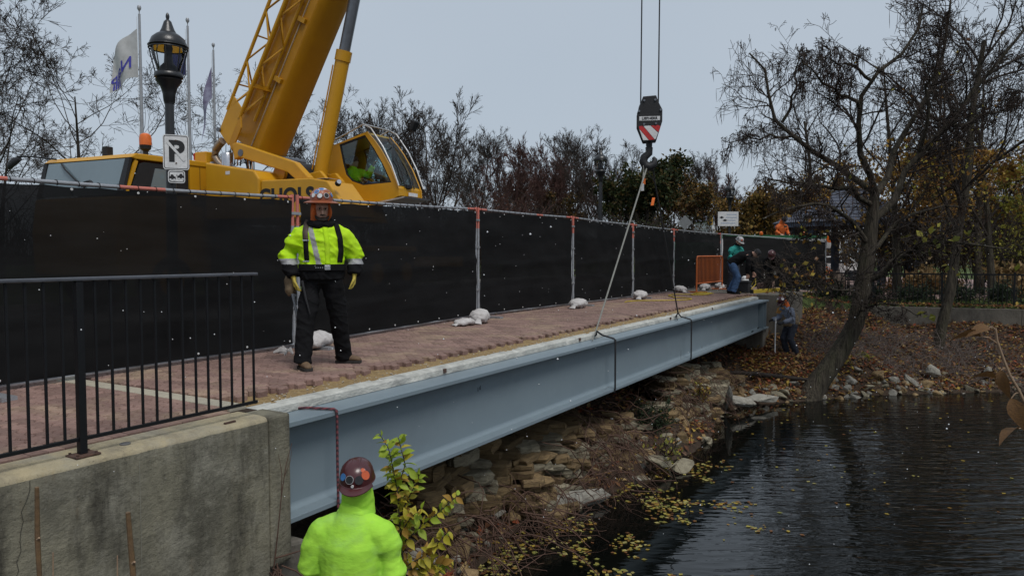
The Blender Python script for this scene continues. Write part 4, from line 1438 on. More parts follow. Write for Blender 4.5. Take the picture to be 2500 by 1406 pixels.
m_flagpole = M('silver flagpole', (.34, .35, .37), .4, vs=5, metal=.3)
def flag_mat(name, base, second, thr):
    return M(name, base, .8, col2=second, vs=2.2, bump=.1, bs=10, trans=.35)
def flagpole(x, y, h, lab, flag, flip=1):
    t = thing('flagpole', lab, 'flagpole', (x, y, -.08), 0)
    MB().lathe([(.07, 0), (.065, h * .5), (.04, h)], 12).build('pole', m_flagpole, t, smooth=True)
    MB().lathe([(.01, 0), (.02, .1), (.06, .16), (.07, .22), (.05, .28), (.01, .3)], 12, (0, 0, h)).build('ball_finial', m_flagpole, t, smooth=True)
    MB().tube([(-.08, -.02, h - .1), (-.085, -.02, h * .5), (-.08, -.02, 1.4)], .006, 4).build('halyard', m_whitep, t)
    return t
def flag(parent, h, ln, ht, droop, mats, name='flag', sag=.6, mirrored=None):
    """cloth hanging to the left of the pole; returns a function mapping cloth (u,v) to 3-D"""
    def pos(u, v):
        x = -.07 - ln * u * (1 - .45 * u * droop)
        z = h - .25 - ht * v * (1 - .25 * u) - sag * u ** 1.3 - .03 * math.sin(u * 9 + v * 2)
        y = .16 * u * math.sin(u * 8 + v * 2.5) - .02
        return Vector((x, y, z))
    n1, n2 = 22, 12
    vs = [pos(i / n1, j / n2) for i in range(n1 + 1) for j in range(n2 + 1)]
    fs = [(i * (n2 + 1) + j, (i + 1) * (n2 + 1) + j, (i + 1) * (n2 + 1) + j + 1, i * (n2 + 1) + j + 1) for i in range(n1) for j in range(n2)]
    o = MB().add(vs, fs).build(name, mats, parent, smooth=True, fix=False)
    return o, pos
f1 = flagpole(-12.9, 26, 9.55, 'silver flagpole with a white city flag flying in mirror image', None)
fo1, fpos = flag(f1, 9.3, 1.25, 1.65, .55, M('white flag cloth', (.62, .62, .62), .8, vs=3, bump=.1, bs=10, trans=.4), sag=1.05)
m_fblue = M('blue flag print', (.05, .05, .35), .8, vs=3)
def flag_text(txt, u0, v0, size, parent, pos, ln, ht):
    c = bpy.data.curves.new('t', 'FONT')
    c.body = txt
    c.size = size
    c.align_y = 'CENTER'
    c.offset = .012
    o = bpy.data.objects.new('t', c)
    COL.objects.link(o)
    bpy.context.view_layer.update()
    me_ = bpy.data.meshes.new_from_object(o.evaluated_get(bpy.context.evaluated_depsgraph_get()))
    bpy.data.objects.remove(o)
    for v in me_.vertices:
        u = u0 + v.co.x / ln
        vv = v0 - v.co.y / ht
        v.co = pos(u, vv) + Vector((0, -.035, 0))
    me_.materials.clear()
    me_.materials.append(m_fblue)
    return link('lettering', me_, parent)
flag_text('Nap', .16, .66, .60, fo1, fpos, 1.25, 1.65)
flag_text('Illi', .60, .90, .42, fo1, fpos, 1.25, 1.65)
f2 = flagpole(-12.1, 28, 9.75, 'silver flagpole with a dark blue flag just behind the lamp lantern', None)
flag(f2, 9.5, 1.0, 1.3, .55, M('navy flag cloth', (.02, .025, .09), .8, vs=3, trans=.2), sag=.75)
f3 = flagpole(-12.75, 32, 9.95, 'silver flagpole with a limp pale blue flag nearest the crane boom', None)
flag(f3, 9.5, .75, 1.3, .9, M('pale flag cloth', (.42, .44, .58), .8, col2=(.16, .12, .22), vs=2.6, trans=.4), sag=2.3)

# ================================================================== PEOPLE
m_skin = M('skin', (.52, .31, .23), .6, col2=(.36, .19, .13), vs=20, bump=.1, bs=80)
m_lime = M('lime hi-vis cloth', (.50, .80, .012), .75, col2=(.40, .68, .012), vs=5, bump=.25, bs=18, stain=(.32, .42, .05), st_s=4, st_amt=.4, spec=.2)
m_lime2 = M('lime green sweatshirt', (.40, .74, .07), .85, col2=(.31, .62, .055), vs=5, bump=.3, bs=8, dist=.04, stretch=(1, 1, 1.8), stain=(.28, .50, .13), st_s=3.2, st_amt=.6, spec=.15)
m_reflect = M('grey reflective tape', (.32, .32, .33), .5, vs=30, bump=.1)
m_cblack = M('black work cloth', (.007, .007, .0078), .9, col2=(.012, .012, .0135), vs=6, bump=.35, bs=16, spec=.12)
m_cchar = M('charcoal cloth', (.035, .036, .04), .9, vs=6, bump=.3, bs=18, spec=.2)
m_jean = M('blue denim', (.07, .13, .25), .9, col2=(.045, .085, .17), vs=8, bump=.3, bs=30, spec=.2)
m_navy = M('dark navy trousers', (.025, .03, .045), .9, vs=8, bump=.3, bs=24)
m_teal = M('teal sweater', (.015, .24, .21), .9, col2=(.012, .19, .17), vs=8, bump=.3, bs=24)
m_greyb = M('grey blue sweatshirt', (.20, .23, .30), .9, col2=(.15, .17, .22), vs=8, bump=.3, bs=24)
m_boot = M('tan leather boot', (.15, .095, .05), .8, col2=(.10, .06, .035), vs=12, bump=.3, bs=40)
m_sole = M('dark sole', (.03, .027, .024), .9)
m_glove = M('yellow work glove', (.48, .38, .06), .8, col2=(.38, .29, .05), vs=20, bump=.2)
m_glovew = M('white knit glove', (.55, .55, .52), .9, vs=20, bump=.3)
m_hator = M('worn orange hard hat', (.30, .085, .03), .4, col2=(.22, .06, .03), vs=8, bump=.05)
m_hatmr = M('maroon hard hat', (.075, .016, .018), .28, col2=(.05, .012, .014), vs=6, bump=.03, spec=.6)
m_hatgr = M('white hard hat with stickers', (.5, .5, .5), .5, col2=(.08, .07, .08), vs=16, bump=.05)
m_hood = M('orange fleece', (.62, .13, .02), .85, vs=10, bump=.3)
m_hair = M('dark brown hair', (.022, .014, .010), .8, vs=40, bump=.5, bs=120)
m_brown = M('brown leather strap', (.075, .05, .035), .7, vs=16, bump=.2)
m_tan = M('tan tool pouch', (.20, .145, .085), .85, vs=10, bump=.3)
m_stw, m_stb, m_sto, m_stg = m_whitep, M('blue sticker', (.05, .18, .42), .4), M('red orange sticker', (.55, .10, .03), .4), M('black sticker', (.012, .012, .012), .35)


def blob(name, mbx, voxel, parent, mats, matfn=None, smooth=6, wrinkle=0.0, wscale=7.0):
    o = MB.build(mbx, name, mats, None, fix=False)
    md = o.modifiers.new('r', 'REMESH')
    md.mode = 'VOXEL'
    md.voxel_size = voxel
    sm_ = o.modifiers.new('s', 'SMOOTH')
    sm_.factor = .5
    sm_.iterations = smooth
    bpy.context.view_layer.update()
    me_ = bpy.data.meshes.new_from_object(o.evaluated_get(bpy.context.evaluated_depsgraph_get()))
    old = o.data
    bpy.data.objects.remove(o)
    bpy.data.meshes.remove(old)
    me_.name = name
    if wrinkle:
        nv = len(me_.vertices)
        co_, no_ = np.empty(nv * 3, dtype=np.float32), np.empty(nv * 3, dtype=np.float32)
        me_.vertices.foreach_get('co', co_)
        me_.vertices.foreach_get('normal', no_)
        am = np.empty(nv)
        for i_, (cx, cy, cz) in enumerate(co_.reshape(-1, 3).tolist()):
            f_ = noise.noise((cx * wscale, cy * wscale, cz * wscale * 1.7)) + .5 * noise.noise((cx * wscale * 2.3 + cz * 4, cy * wscale * 2.3, cz * wscale * 3))
            rdg = 1 - abs(noise.noise((cx * wscale * .8 + 9, cy * wscale * .8, cz * wscale * 1.5 + cx * 5))) * 2.2
            am[i_] = f_ * .6 + max(0, rdg - .4) * .9
        co_ += no_ * np.repeat(am * wrinkle, 3).astype(np.float32)
        me_.vertices.foreach_set('co', co_)
    me_.materials.clear()
    for m_ in (mats if isinstance(mats, (list, tuple)) else [mats]): me_.materials.append(m_)
    if matfn:
        me_.polygons.foreach_set('material_index', [matfn(p_.center) for p_ in me_.polygons])
    me_.shade_smooth()
    return link(name, me_, parent)


def hand(mbx, wr, d, pn, out, curl=.5, sc=1.0):
    """palm and five fingers; d = finger direction, pn = palm normal, out = side of the thumb"""
    wr, d, pn, out = Vector(wr), Vector(d).normalized(), Vector(pn).normalized(), Vector(out).normalized()
    pl_ = .092 * sc
    mbx.tube([wr - d * .02, wr + d * .02 * sc, wr + d * .05 * sc, wr + d * pl_], [(.026 * sc, .02 * sc), (.034 * sc, .019 * sc), (.042 * sc, .018 * sc), (.041 * sc, .014 * sc)], 12, ref=out)
    for q, (off, ln) in enumerate(((.031, .072), (.0105, .082), (-.0105, .076), (-.031, .060))):
        p0 = wr + d * (pl_ - .012) + out * off * sc
        pts = [p0]
        dd = d + out * off * 1.2
        for k_ in range(3):
            an = curl * (k_ + .6) * (1 + .08 * q)
            dr = (dd * math.cos(an) + pn * math.sin(an)).normalized()
            pts.append(pts[-1] + dr * ln * sc * (.44, .32, .26)[k_])
        mbx.tube(pts, [.0105 * sc, .0098 * sc, .009 * sc, .0075 * sc], 8, ref=out)
    b0 = wr + d * .03 * sc + out * .03 * sc
    mbx.tube([b0, b0 + (d * .6 + out * .75 + pn * .25) * .034 * sc, b0 + (d * 1.35 + out * .85 + pn * .55) * .042 * sc, b0 + (d * 2.0 + out * .8 + pn * .9) * .042 * sc],
             [.015 * sc, .0125 * sc, .011 * sc, .008 * sc], 8, ref=pn)


def hat(parent, c, hf, hu, style, mat, stickers=(), back=False):
    hf, hu = Vector(hf).normalized(), Vector(hu).normalized()
    hx = hf.cross(hu).normalized()
    fm = Matrix((hx, -hf, hu)).transposed().to_4x4()     # local -y = forward
    fm.translation = Vector(c)
    ry = 1.16
    prof = [(.122, -.012), (.121, .0), (.119, .03), (.113, .06), (.100, .09), (.078, .113), (.048, .129), (.015, .135)]
    m_ = MB().lathe(prof, 26, sy=ry)
    if style == 'full':
        m_.lathe([(.121, -.004), (.150, -.010), (.178, -.022), (.186, -.026), (.185, -.032), (.150, -.020), (.119, -.014)], 26, sy=1.1)
    elif style == 'cap':
        sg = 1 if back else -1
        pts = []
        for q in np.linspace(-1.15, 1.15, 13):
            pts.append((.122 * math.sin(q), sg * .122 * ry * math.cos(q), -.005))
        n = len(pts)
        ext = [(x * 1.10, y + sg * .062 * max(0, math.cos(q_ * 1.25)), -.024) for (x, y, z), q_ in zip(pts, np.linspace(-1.15, 1.15, 13))]
        vs_ = pts + ext + [(x, y, z - .006) for x, y, z in pts] + [(x, y, z - .006) for x, y, z in ext]
        fs_ = []
        for i_ in range(n - 1):
            fs_ += [(i_, i_ + 1, n + i_ + 1, n + i_), (2 * n + i_, 3 * n + i_, 3 * n + i_ + 1, 2 * n + i_ + 1), (n + i_, n + i_ + 1, 3 * n + i_ + 1, 3 * n + i_)]
        m_.add(vs_, fs_)
        m_.tube([(.1215 * math.sin(q), .1215 * ry * math.cos(q), -.008) for q in np.linspace(0, 2 * PI, 25)], .006, 6)
    if style in ('full', 'cap'):
        for xo in (-.028, 0, .028):
            m_.tube([(xo, .115 * ry * math.cos(q), .127 * math.sin(q) + .004) for q in np.linspace(.75, 2.4, 9)], [.004] + [.007] * 7 + [.004], 6)
    if style == 'beanie':
        m_ = MB().lathe([(.108, -.05), (.112, -.04), (.112, -.0), (.108, .0), (.108, .04), (.095, .08), (.06, .105), (.015, .112)], 22, sy=1.12)
    fm = fm @ Matrix.Scale(.93 if style != 'full' else .97, 4)
    m_.v = [tuple(fm @ Vector(v)) for v in m_.v]
    ho = m_.build('hard_hat' if style != 'beanie' else 'knit_cap', mat, parent, smooth=True)
    for az, el, rad, mt, ring in stickers:
        ca_, ce = R(az), R(el)
        n_ = Vector((math.sin(ca_) * math.cos(ce), -math.cos(ca_) * math.cos(ce), math.sin(ce)))
        ps_ = Vector((n_.x * .123, n_.y * .123 * ry, n_.z * .135))
        nn_ = Vector((n_.x / .123, n_.y / (.123 * ry), n_.z / .135)).normalized()
        tq = nn_.to_track_quat('Z', 'Y').to_matrix().to_4x4()
        for r_, h_, mm in ((rad, .0045, mt),) + (((rad * .88, .0055, ring),) if ring else ()):
            sm_ = MB().lathe([(r_, -.006), (r_, h_)], 16)
            t_ = fm @ Matrix.Translation(ps_) @ tq
            sm_.v = [tuple(t_ @ Vector(v)) for v in sm_.v]
            sm_.build('sticker', mm, ho)
    return ho


def boot(parent, an, td, ground, mat=None):
    an, td = Vector(an), Vector((td[0], td[1], 0)).normalized()
    g_ = ground
    c = Vector((an.x, an.y, 0))
    sd = Vector((-td.y, td.x, 0))
    m_ = MB()
    ps_ = [c - td * .085, c - td * .06, c + td * .0, c + td * .07, c + td * .13, c + td * .175, c + td * .195]
    hs = [.05, .085, .10, .075, .06, .045, .025]
    ws = [.028, .038, .042, .047, .05, .042, .02]
    m_.tube([p_ + Vector((0, 0, g_ + .018 + h_ * .5)) for p_, h_ in zip(ps_, hs)], [(w_, h_ * .55) for w_, h_ in zip(ws, hs)], 12, ref=sd)
    m_.tube([an + Vector((0, 0, .12)), Vector((an.x, an.y, g_ + .05))], [(.055, .06), (.05, .055)], 12, ref=sd)
    bo = blob('boot', m_, .012, parent, mat or m_boot, smooth=3)
    so_ = MB()
    n = len(ps_)
    ol_ = [p_ + sd * (w_ + .006) for p_, w_ in zip(ps_, ws)] + [p_ - sd * (w_ + .006) for p_, w_ in list(zip(ps_, ws))[::-1]]
    so_.slab([(v.x, v.y) for v in ol_], g_ + .002, g_ + .03)
    so_.build('sole', m_sole, bo)
    return bo


def person(lab, loc, rz, P, O, vox=.012):
    t = thing('person', lab, 'person', loc, rz, O.get('group'))
    hf, hu = Vector(P['hf']).normalized(), Vector(P.get('hu', (0, 0, 1))).normalized()
    hx = hf.cross(hu).normalized()
    hu = hx.cross(hf)
    H = Vector(P['head'])
    pel, ch, nk = Vector(P['pel']), Vector(P['chest']), Vector(P['neck'])
    # --- body
    m_ = MB()
    X = P.get('side', (1, 0, 0))
    sp = [pel - (ch - pel) * .25, pel, pel.lerp(ch, .5), ch, ch.lerp(nk, .6), nk]
    m_.tube(sp, [(.12, .10), (.15, .11), (.135, .10), (.15, .105), (.10, .08), (.055, .052)], 16, ref=X)
    m_.tube([nk - (H - nk) * .2, nk.lerp(H, .6)], [(.058, .058), (.054, .056)], 12, ref=X)
    hp_ = [(-.125, .028, .030), (-.112, .045, .05), (-.075, .062, .078), (-.03, .071, .090), (.02, .076, .096), (.065, .073, .092), (.10, .055, .07), (.12, .02, .03)]
    m_.tube([H + hu * z_ + hf * (.012 if z_ < -.06 else 0) for z_, a_, b_ in hp_], [(a_, b_) for z_, a_, b_ in hp_], 16, ref=hx)
    m_.tube([H + hf * .085 + hu * .02, H + hf * .105 - hu * .02, H + hf * .112 - hu * .035, H + hf * .09 - hu * .042], [.009, .012, .015, .010], 8, ref=hx)
    m_.tube([H + hf * .088 + hu * .028 - hx * .05, H + hf * .097 + hu * .032, H + hf * .088 + hu * .028 + hx * .05], .009, 8)
    m_.tube([H + hf * .088 - hu * .072 - hx * .022, H + hf * .098 - hu * .07, H + hf * .088 - hu * .072 + hx * .022], .008, 8)
    for sg in (-1, 1):
        m_.tube([H + hx * sg * .074 + hu * .03 - hf * .01, H + hx * sg * .083 + hu * .0, H + hx * sg * .075 - hu * .035], [.010, .014, .008], 8)
    for (sh_, el, wr_, hd, pn, th, curl) in P['arms']:
        sh_, el, wr_ = Vector(sh_), Vector(el), Vector(wr_)
        m_.tube([ch.lerp(nk, .4), sh_.lerp(ch, .15), sh_.lerp(el, .5), el, el.lerp(wr_, .4), wr_], [.05, .055, .05, .042, .04, .028], 12)
        hand(m_, wr_, hd, pn, th, curl, 1.08)
    for (hip, kn, an, td) in P['legs']:
        hip, kn, an = Vector(hip), Vector(kn), Vector(an)
        m_.tube([pel.lerp(hip, .7), hip, hip.lerp(kn, .5), kn, kn.lerp(an, .35), an], [.085, .09, .078, .056, .056, .038], 12)
        tdv = Vector((td[0], td[1], 0)).normalized()
        m_.tube([an - tdv * .03 - Vector((0, 0, .03)), an + tdv * .06 - Vector((0, 0, .045)), an + tdv * .14 - Vector((0, 0, .06))], [.035, .035, .022], 10)
    wrs = [Vector(a_[2]) for a_ in P['arms']]
    def mf(c):
        return 1 if any((c - w_).length < .2 for w_ in wrs) and (c - H).length > .3 else 0
    blob('body', m_, P.get('bvox', .0085), t, [m_skin, O.get('glove') or m_skin], mf, smooth=3)
    # --- top
    m_ = MB()
    k_ = O.get('bulk', 1.0)
    hem = Vector(P.get('hem', pel + (pel - ch) * .25))
    m_.tube([hem, pel, pel.lerp(ch, .5), ch, ch.lerp(nk, .45), nk.lerp(ch, .12), nk + (nk - ch).normalized() * .03], [(.185 * k_, .145 * k_), (.19 * k_, .155 * k_), (.195 * k_, .16 * k_), (.205 * k_, .155 * k_), (.165 * k_, .12 * k_), (.10, .095), (.082, .085)], 20, ref=X)
    for (sh_, el, wr_, hd, pn, th, curl) in P['arms']:
        sh_, el, wr_ = Vector(sh_), Vector(el), Vector(wr_)
        cuff = wr_ - (wr_ - el).normalized() * .012
        ad = (el - sh_).normalized()
        inn = (ch.lerp(nk, .5) - sh_).normalized()
        s0 = sh_ + ad * .045 + inn * .025
        m_.tube([ch.lerp(nk, .62), ch.lerp(nk, .55).lerp(s0, .55), s0], [.065 * k_, .085 * k_, .075 * k_], 14)
        m_.tube([s0 - ad * .075, s0 - ad * .05, s0, sh_.lerp(el, .5), el, el.lerp(wr_, .5), cuff], [.03 * k_, .068 * k_, .090 * k_, .088 * k_, .08 * k_, .072 * k_, .054 * k_], 14)
    jk = blob(O.get('topname', 'jacket'), m_, vox, t, O['top'], O.get('topfn'), smooth=8, wrinkle=O.get('wr', .012), wscale=O.get('ws', 7))
    # --- trousers
    m_ = MB()
    m_.tube([hem.lerp(pel, -.1) if False else pel + (ch - pel) * .1, pel, pel - (ch - pel).normalized() * .10], [(.165, .13), (.18, .14), (.15, .12)], 18, ref=X)
    for (hip, kn, an, td) in P['legs']:
        hip, kn, an = Vector(hip), Vector(kn), Vector(an)
        m_.tube([pel.lerp(hip, .6), hip, hip.lerp(kn, .5), kn, kn.lerp(an, .5), an + (kn - an).normalized() * .02, an - (kn - an).normalized() * .035], [.125, .118, .108, .094, .088, .088, .092], 16)
    blob('trousers', m_, vox, t, O['legs'], smooth=4, wrinkle=.011, wscale=8)
    for (hip, kn, an, td) in P['legs']:
        boot(t, an, td, P.get('ground', 0.0), O.get('boot'))
    return t, jk, (H, hf, hu, hx)


def front_y(bvh, x, z, y0=-1.0):
    h_ = bvh.ray_cast(Vector((x, y0, z)), Vector((0, 1 if y0 < 0 else -1, 0)))
    return h_[0].y if h_[0] else 0


def ribbon(name, parent, bvh, pts, wd, mat, off=.006, y0=-1.0):
    sg = 1 if y0 < 0 else -1
    vs_, fs_ = [], []
    n = 0
    P_ = resample([(x, 0, z) for x, z in pts], max(8, len(pts) * 4))
    for i_, (x, _, z) in enumerate(P_):
        j_ = min(i_ + 1, len(P_) - 1)
        k_ = max(i_ - 1, 0)
        dx, dz = P_[j_][0] - P_[k_][0], P_[j_][2] - P_[k_][2]
        l_ = math.hypot(dx, dz) or 1
        px_, pz_ = -dz / l_ * wd / 2, dx / l_ * wd / 2
        for s_ in (-1, 0, 1):
            y = front_y(bvh, x + px_ * s_, z + pz_ * s_, y0)
            vs_.append((x + px_ * s_, y - sg * off, z + pz_ * s_))
    n = len(P_)
    for i_ in range(n - 1):
        for j_ in range(2):
            a_ = i_ * 3 + j_
            fs_.append((a_, a_ + 1, a_ + 4, a_ + 3))
    o = MB().add(vs_, fs_).build(name, mat, parent, smooth=True)
    so_ = o.modifiers.new('s', 'SOLIDIFY')
    so_.thickness = .008
    so_.offset = 0
    return o


# ---- worker standing on the deck
P1 = dict(pel=(0, 0, .98), chest=(0, .01, 1.35), neck=(.0, .0, 1.575), head=(.0, -.055, 1.66), hf=(.13, -.95, -.16), hem=(0, 0, .93), ground=0.0,
          arms=[((-.205, .02, 1.425), (-.355, .05, 1.17), (-.285, -.05, .95), (.12, -.12, -.95), (.85, .3, .1), (.1, -.95, -.1), .55),
                ((.205, .02, 1.425), (.345, .06, 1.16), (.33, -.03, .97), (-.05, -.12, -.95), (-.85, .2, .1), (-.1, -.95, -.1), .5)],
          legs=[((-.10, 0, .93), (-.17, -.07, .50), (-.205, -.10, .10), (.35, -.95)), ((.10, .0, .93), (.165, .10, .50), (.215, .26, .10), (.93, -.25))], bvox=.0075)
def fn1(c):
    arm = abs(c.x) > .235 + max(0, (1.25 - c.z)) * .02
    if c.z > 1.50 and abs(c.x) < .115: return 2
    if arm:
        if c.z < 1.085: return 2
        if c.z < 1.145: return 1
        return 0
    if c.z < 1.045: return 2
    if c.y < 0:
        xc = -.115 + (1.47 - c.z) * .22
        if abs(c.x - xc) < .026 and c.z < 1.47: return 1
    return 0
O1 = dict(top=[m_lime, m_reflect, m_cblack], topfn=fn1, legs=m_cblack, glove=m_glove, bulk=1.19, wr=.019, ws=6.5)
w1, jk1, (H, hf, hu, hx) = person('worker in lime hi-vis jacket, black trousers and sticker-covered orange hard hat', B(1.66, 1.23, .001), R(14), P1, O1, .0095)
bvh = BVHTree.FromPolygons([v.co for v in jk1.data.vertices], [tuple(p_.vertices) for p_ in jk1.data.polygons])
ribbon('suspender', w1, bvh, [(-.135, 1.545), (-.155, 1.50), (-.165, 1.42), (-.16, 1.34)], .052, m_brown, .009)
ribbon('suspender', w1, bvh, [(-.16, 1.34), (-.155, 1.2), (-.15, 1.13)], .046, m_cblack, .009)
ribbon('suspender', w1, bvh, [(.13, 1.545), (.155, 1.48), (.185, 1.36), (.195, 1.22), (.18, 1.11)], .05, m_cblack, .009)
for z in (1.335, 1.12):
    MB().box((-.158, front_y(bvh, -.158, z) - .016, z), (.062, .006, .014)).build('buckle', m_chrome, w1)
ribbon('jacket_placket', w1, bvh, [(.03, 1.50), (.055, 1.3), (.06, 1.07)], .05, m_lime, .003)
m = MB().lathe([(1.0, -.034), (1.02, -.03), (1.02, .03), (1.0, .034)], 30, (0, 0, 1.055), sx=.238, sy=.200)
m.build('belt', m_cblack, w1, smooth=True)
MB().box((.055, -.206, 1.055), (.06, .012, .05)).build('belt_buckle', m_chrome, w1, bevel=.004)
for k_ in range(5):
    MB().tube([(-.06 + .022 * k_, -.207, 1.055), (-.06 + .022 * k_, -.203, 1.055)], .0055, 8).build('eyelet', m_chrome, w1)
m = MB().tube([(-.31, .06, 1.02), (-.325, .05, .93), (-.325, .04, .82), (-.315, .04, .76)], [(.04, .06), (.055, .075), (.055, .07), (.035, .05)], 12)
blob('tool_pouch', m, .012, w1, m_tan, smooth=3, wrinkle=.008)
MB().tube([(-.20, -.13, .92), (-.165, -.17, .74), (-.125, -.19, .58)], [.014, .012, .006], 8).build('spud_wrench', m_dark, w1, smooth=True)
MB().tube([(-.3, -.02, .78), (-.27, -.05, .62), (-.25, -.06, .5)], [.02, .014, .01], 8).build('hammer_handle', m_rod, w1, smooth=True)
# collar, hood, beard, glasses, hat
ring = [(.115 * math.cos(q), .0 + .105 * math.sin(q) - .01, 1.515 + .02 * math.sin(q) + .0) for q in np.linspace(0, 2 * PI, 21)]
blob('collar', MB().tube(ring, .036, 10), .012, w1, m_cblack, smooth=3, wrinkle=.014, wscale=14)
hood = MB().tube([H + hu * z_ - hf * .045 for z_ in (-.16, -.12, -.06, 0, .06, .1)], [(.10, .10), (.104, .105), (.105, .108), (.104, .108), (.095, .1), (.06, .07)], 16, ref=hx)
hood.tube([H + hf * .055 + hx * (.088 * math.sin(q)) + hu * (-.03 + .105 * math.cos(q)) - hf * .03 * abs(math.cos(q)) for q in np.linspace(0, 2 * PI, 21)], .017, 8)
blob('hood', hood, .0085, w1, m_hood, smooth=4)
bd_ = MB()
bd_.tube([H + hx * (.074 * math.sin(q)) + hf * (.03 + .062 * math.cos(q)) - hu * (.035 + .068 * math.cos(q) ** .8) for q in np.linspace(-1.35, 1.35, 11)], [.008, .011, .014, .017, .02, .022, .02, .017, .014, .011, .008], 8)
bd_.tube([H + hf * .102 - hu * .052 - hx * .03, H + hf * .110 - hu * .048, H + hf * .102 - hu * .052 + hx * .03], .008, 8)
blob('beard', bd_, .007, w1, m_hair, smooth=2, wrinkle=.005, wscale=40)
for sg in (-1, 1):
    gl = MB().tube([H + hf * .108 + hu * .012 + hx * (sg * .032 + .024 * math.cos(q)) + hu * .016 * math.sin(q) for q in np.linspace(0, 2 * PI, 15)], .002, 5)
    gl.build('glasses_rim', m_dark, w1, smooth=True)
    MB().tube([H + hf * .094 + hu * .012 + hx * (sg * .03), H + hf * .100 + hu * .012 + hx * (sg * .03)], [.010, .006], 8).build('eye', m_dark, w1, smooth=True)
st1 = [(-18, 22, .030, m_stw, m_stg), (16, 20, .030, m_stg, m_stw), (38, 40, .032, m_stw, m_stb), (8, 58, .030, m_stw, m_stb), (-38, 40, .018, M('yellow sticker', (.6, .45, .1), .4), None),
       (-8, 42, .018, m_sto, None), (-58, 25, .022, m_stb, None), (52, 22, .024, m_stw, None), (-25, 62, .02, m_stw, None), (-80, 30, .025, m_stw, m_stb), (75, 30, .025, m_stw, m_sto), (12, 38, .014, m_sto, None)]
hat(w1, H + hu * .088 - hf * .012, hf + Vector((0, 0, .12)), hu, 'full', m_hator, st1)

# ---- worker seen from behind below the wall
g2 = -1.95
P2 = dict(pel=(0, 0, .95), chest=(0, .0, 1.30), neck=(0, -.01, 1.53), head=(-.02, -.05, 1.665), hf=(.10, -.95, .22), hem=(0, 0, .84), ground=0.0,
          arms=[((-.195, .0, 1.42), (-.275, .02, 1.13), (-.215, -.13, .89), (.3, -.6, -.7), (.85, .2, .1), (.1, -.9, .3), .6), ((.195, .0, 1.42), (.275, .02, 1.13), (.215, -.13, .89), (-.3, -.6, -.7), (-.85, .2, .1), (-.1, -.9, .3), .6)],
          legs=[((-.10, 0, .90), (-.13, -.03, .5), (-.14, .02, .10), (-.2, -1)), ((.10, 0, .90), (.13, -.03, .5), (.14, .02, .10), (.2, -1))])
O2 = dict(top=m_lime2, legs=m_navy, bulk=1.14, wr=.0095, ws=4.2, topname='hooded_sweatshirt')
w2, jk2, (H, hf, hu, hx) = person('worker in plain lime sweatshirt and maroon hard hat seen from behind below the wall', (-1.04, 4.75, g2 - .03), R(180 - 6), P2, O2, .0095)
hd_ = MB().tube([Vector((0, .0, 1.40)), Vector((0, .0, 1.47)), H - hu * .17 - hf * .02, H - hu * .10 - hf * .022, H - hu * .03 - hf * .025, H + hu * .04 - hf * .02, H + hu * .09], [(.08, .07), (.112, .10), (.116, .112), (.105, .11), (.10, .112), (.095, .1), (.06, .07)], 18, ref=hx)
blob('hood', hd_, .0095, w2, m_lime2, smooth=8, wrinkle=.006, wscale=8)
st2 = [(192, 24, .030, m_reflect, m_stg), (192, 25, .009, m_stw, None), (160, 22, .030, m_cchar, None), (134, 30, .032, m_sto, None), (138, 46, .018, m_stw, m_sto), (222, 26, .026, m_stb, None), (182, 6, .010, m_stw, None)]
hat(w2, H + hu * .05, hf, hu, 'cap', m_hatmr, st2, back=True)
MB().tube([H + hu * .02 + hf * (-.118 * math.cos(q)) + hx * (.095 * math.sin(q)) - hu * .055 for q in np.linspace(-1.0, 1.0, 9)], .008, 6).build('hat_strap', m_dark, w2, smooth=True)
MB().box(H - hf * .115 - hu * .04, (.04, .012, .022)).build('hat_ratchet', m_dark, w2, bevel=.004)

# ---- group at the far end of the bridge
P3 = dict(pel=(0, .02, .95), chest=(0, -.08, 1.26), neck=(0, -.16, 1.46), head=(0, -.22, 1.575), hf=(.1, -.85, -.5), ground=0.0,
          arms=[((-.2, -.1, 1.38), (-.29, -.12, 1.10), (-.22, -.32, .98), (.1, -.8, -.5), (.7, 0, -.6), (.6, -.5, .4), .5), ((.2, -.1, 1.38), (.29, -.12, 1.10), (.2, -.32, .98), (-.1, -.8, -.5), (-.7, 0, -.6), (-.6, -.5, .4), .5)],
          legs=[((-.1, .02, .9), (-.13, -.05, .5), (-.15, .03, .1), (-.2, -1)), ((.1, .02, .9), (.13, -.05, .5), (.15, .03, .1), (.2, -1))])
w3, _, (H, hf, hu, hx) = person('worker in teal sweater and pale hard hat looking down at the far abutment', B(19.75, 1.45, .001), R(30), P3, dict(top=m_teal, legs=m_navy, glove=m_glovew, topname='sweater'), .016)
hat(w3, H + hu * .045, hf, hu, 'cap', m_hatgr, [(-30, 25, .03, m_stg, None), (30, 30, .028, m_sto, None), (100, 30, .03, m_stg, None), (60, 45, .02, m_stb, None)])
blob('neck_gaiter', MB().tube([Vector((0, -.13, 1.42)), Vector((0, -.2, 1.52))], [(.1, .1), (.085, .095)], 12), .014, w3, m_cblack, smooth=3)
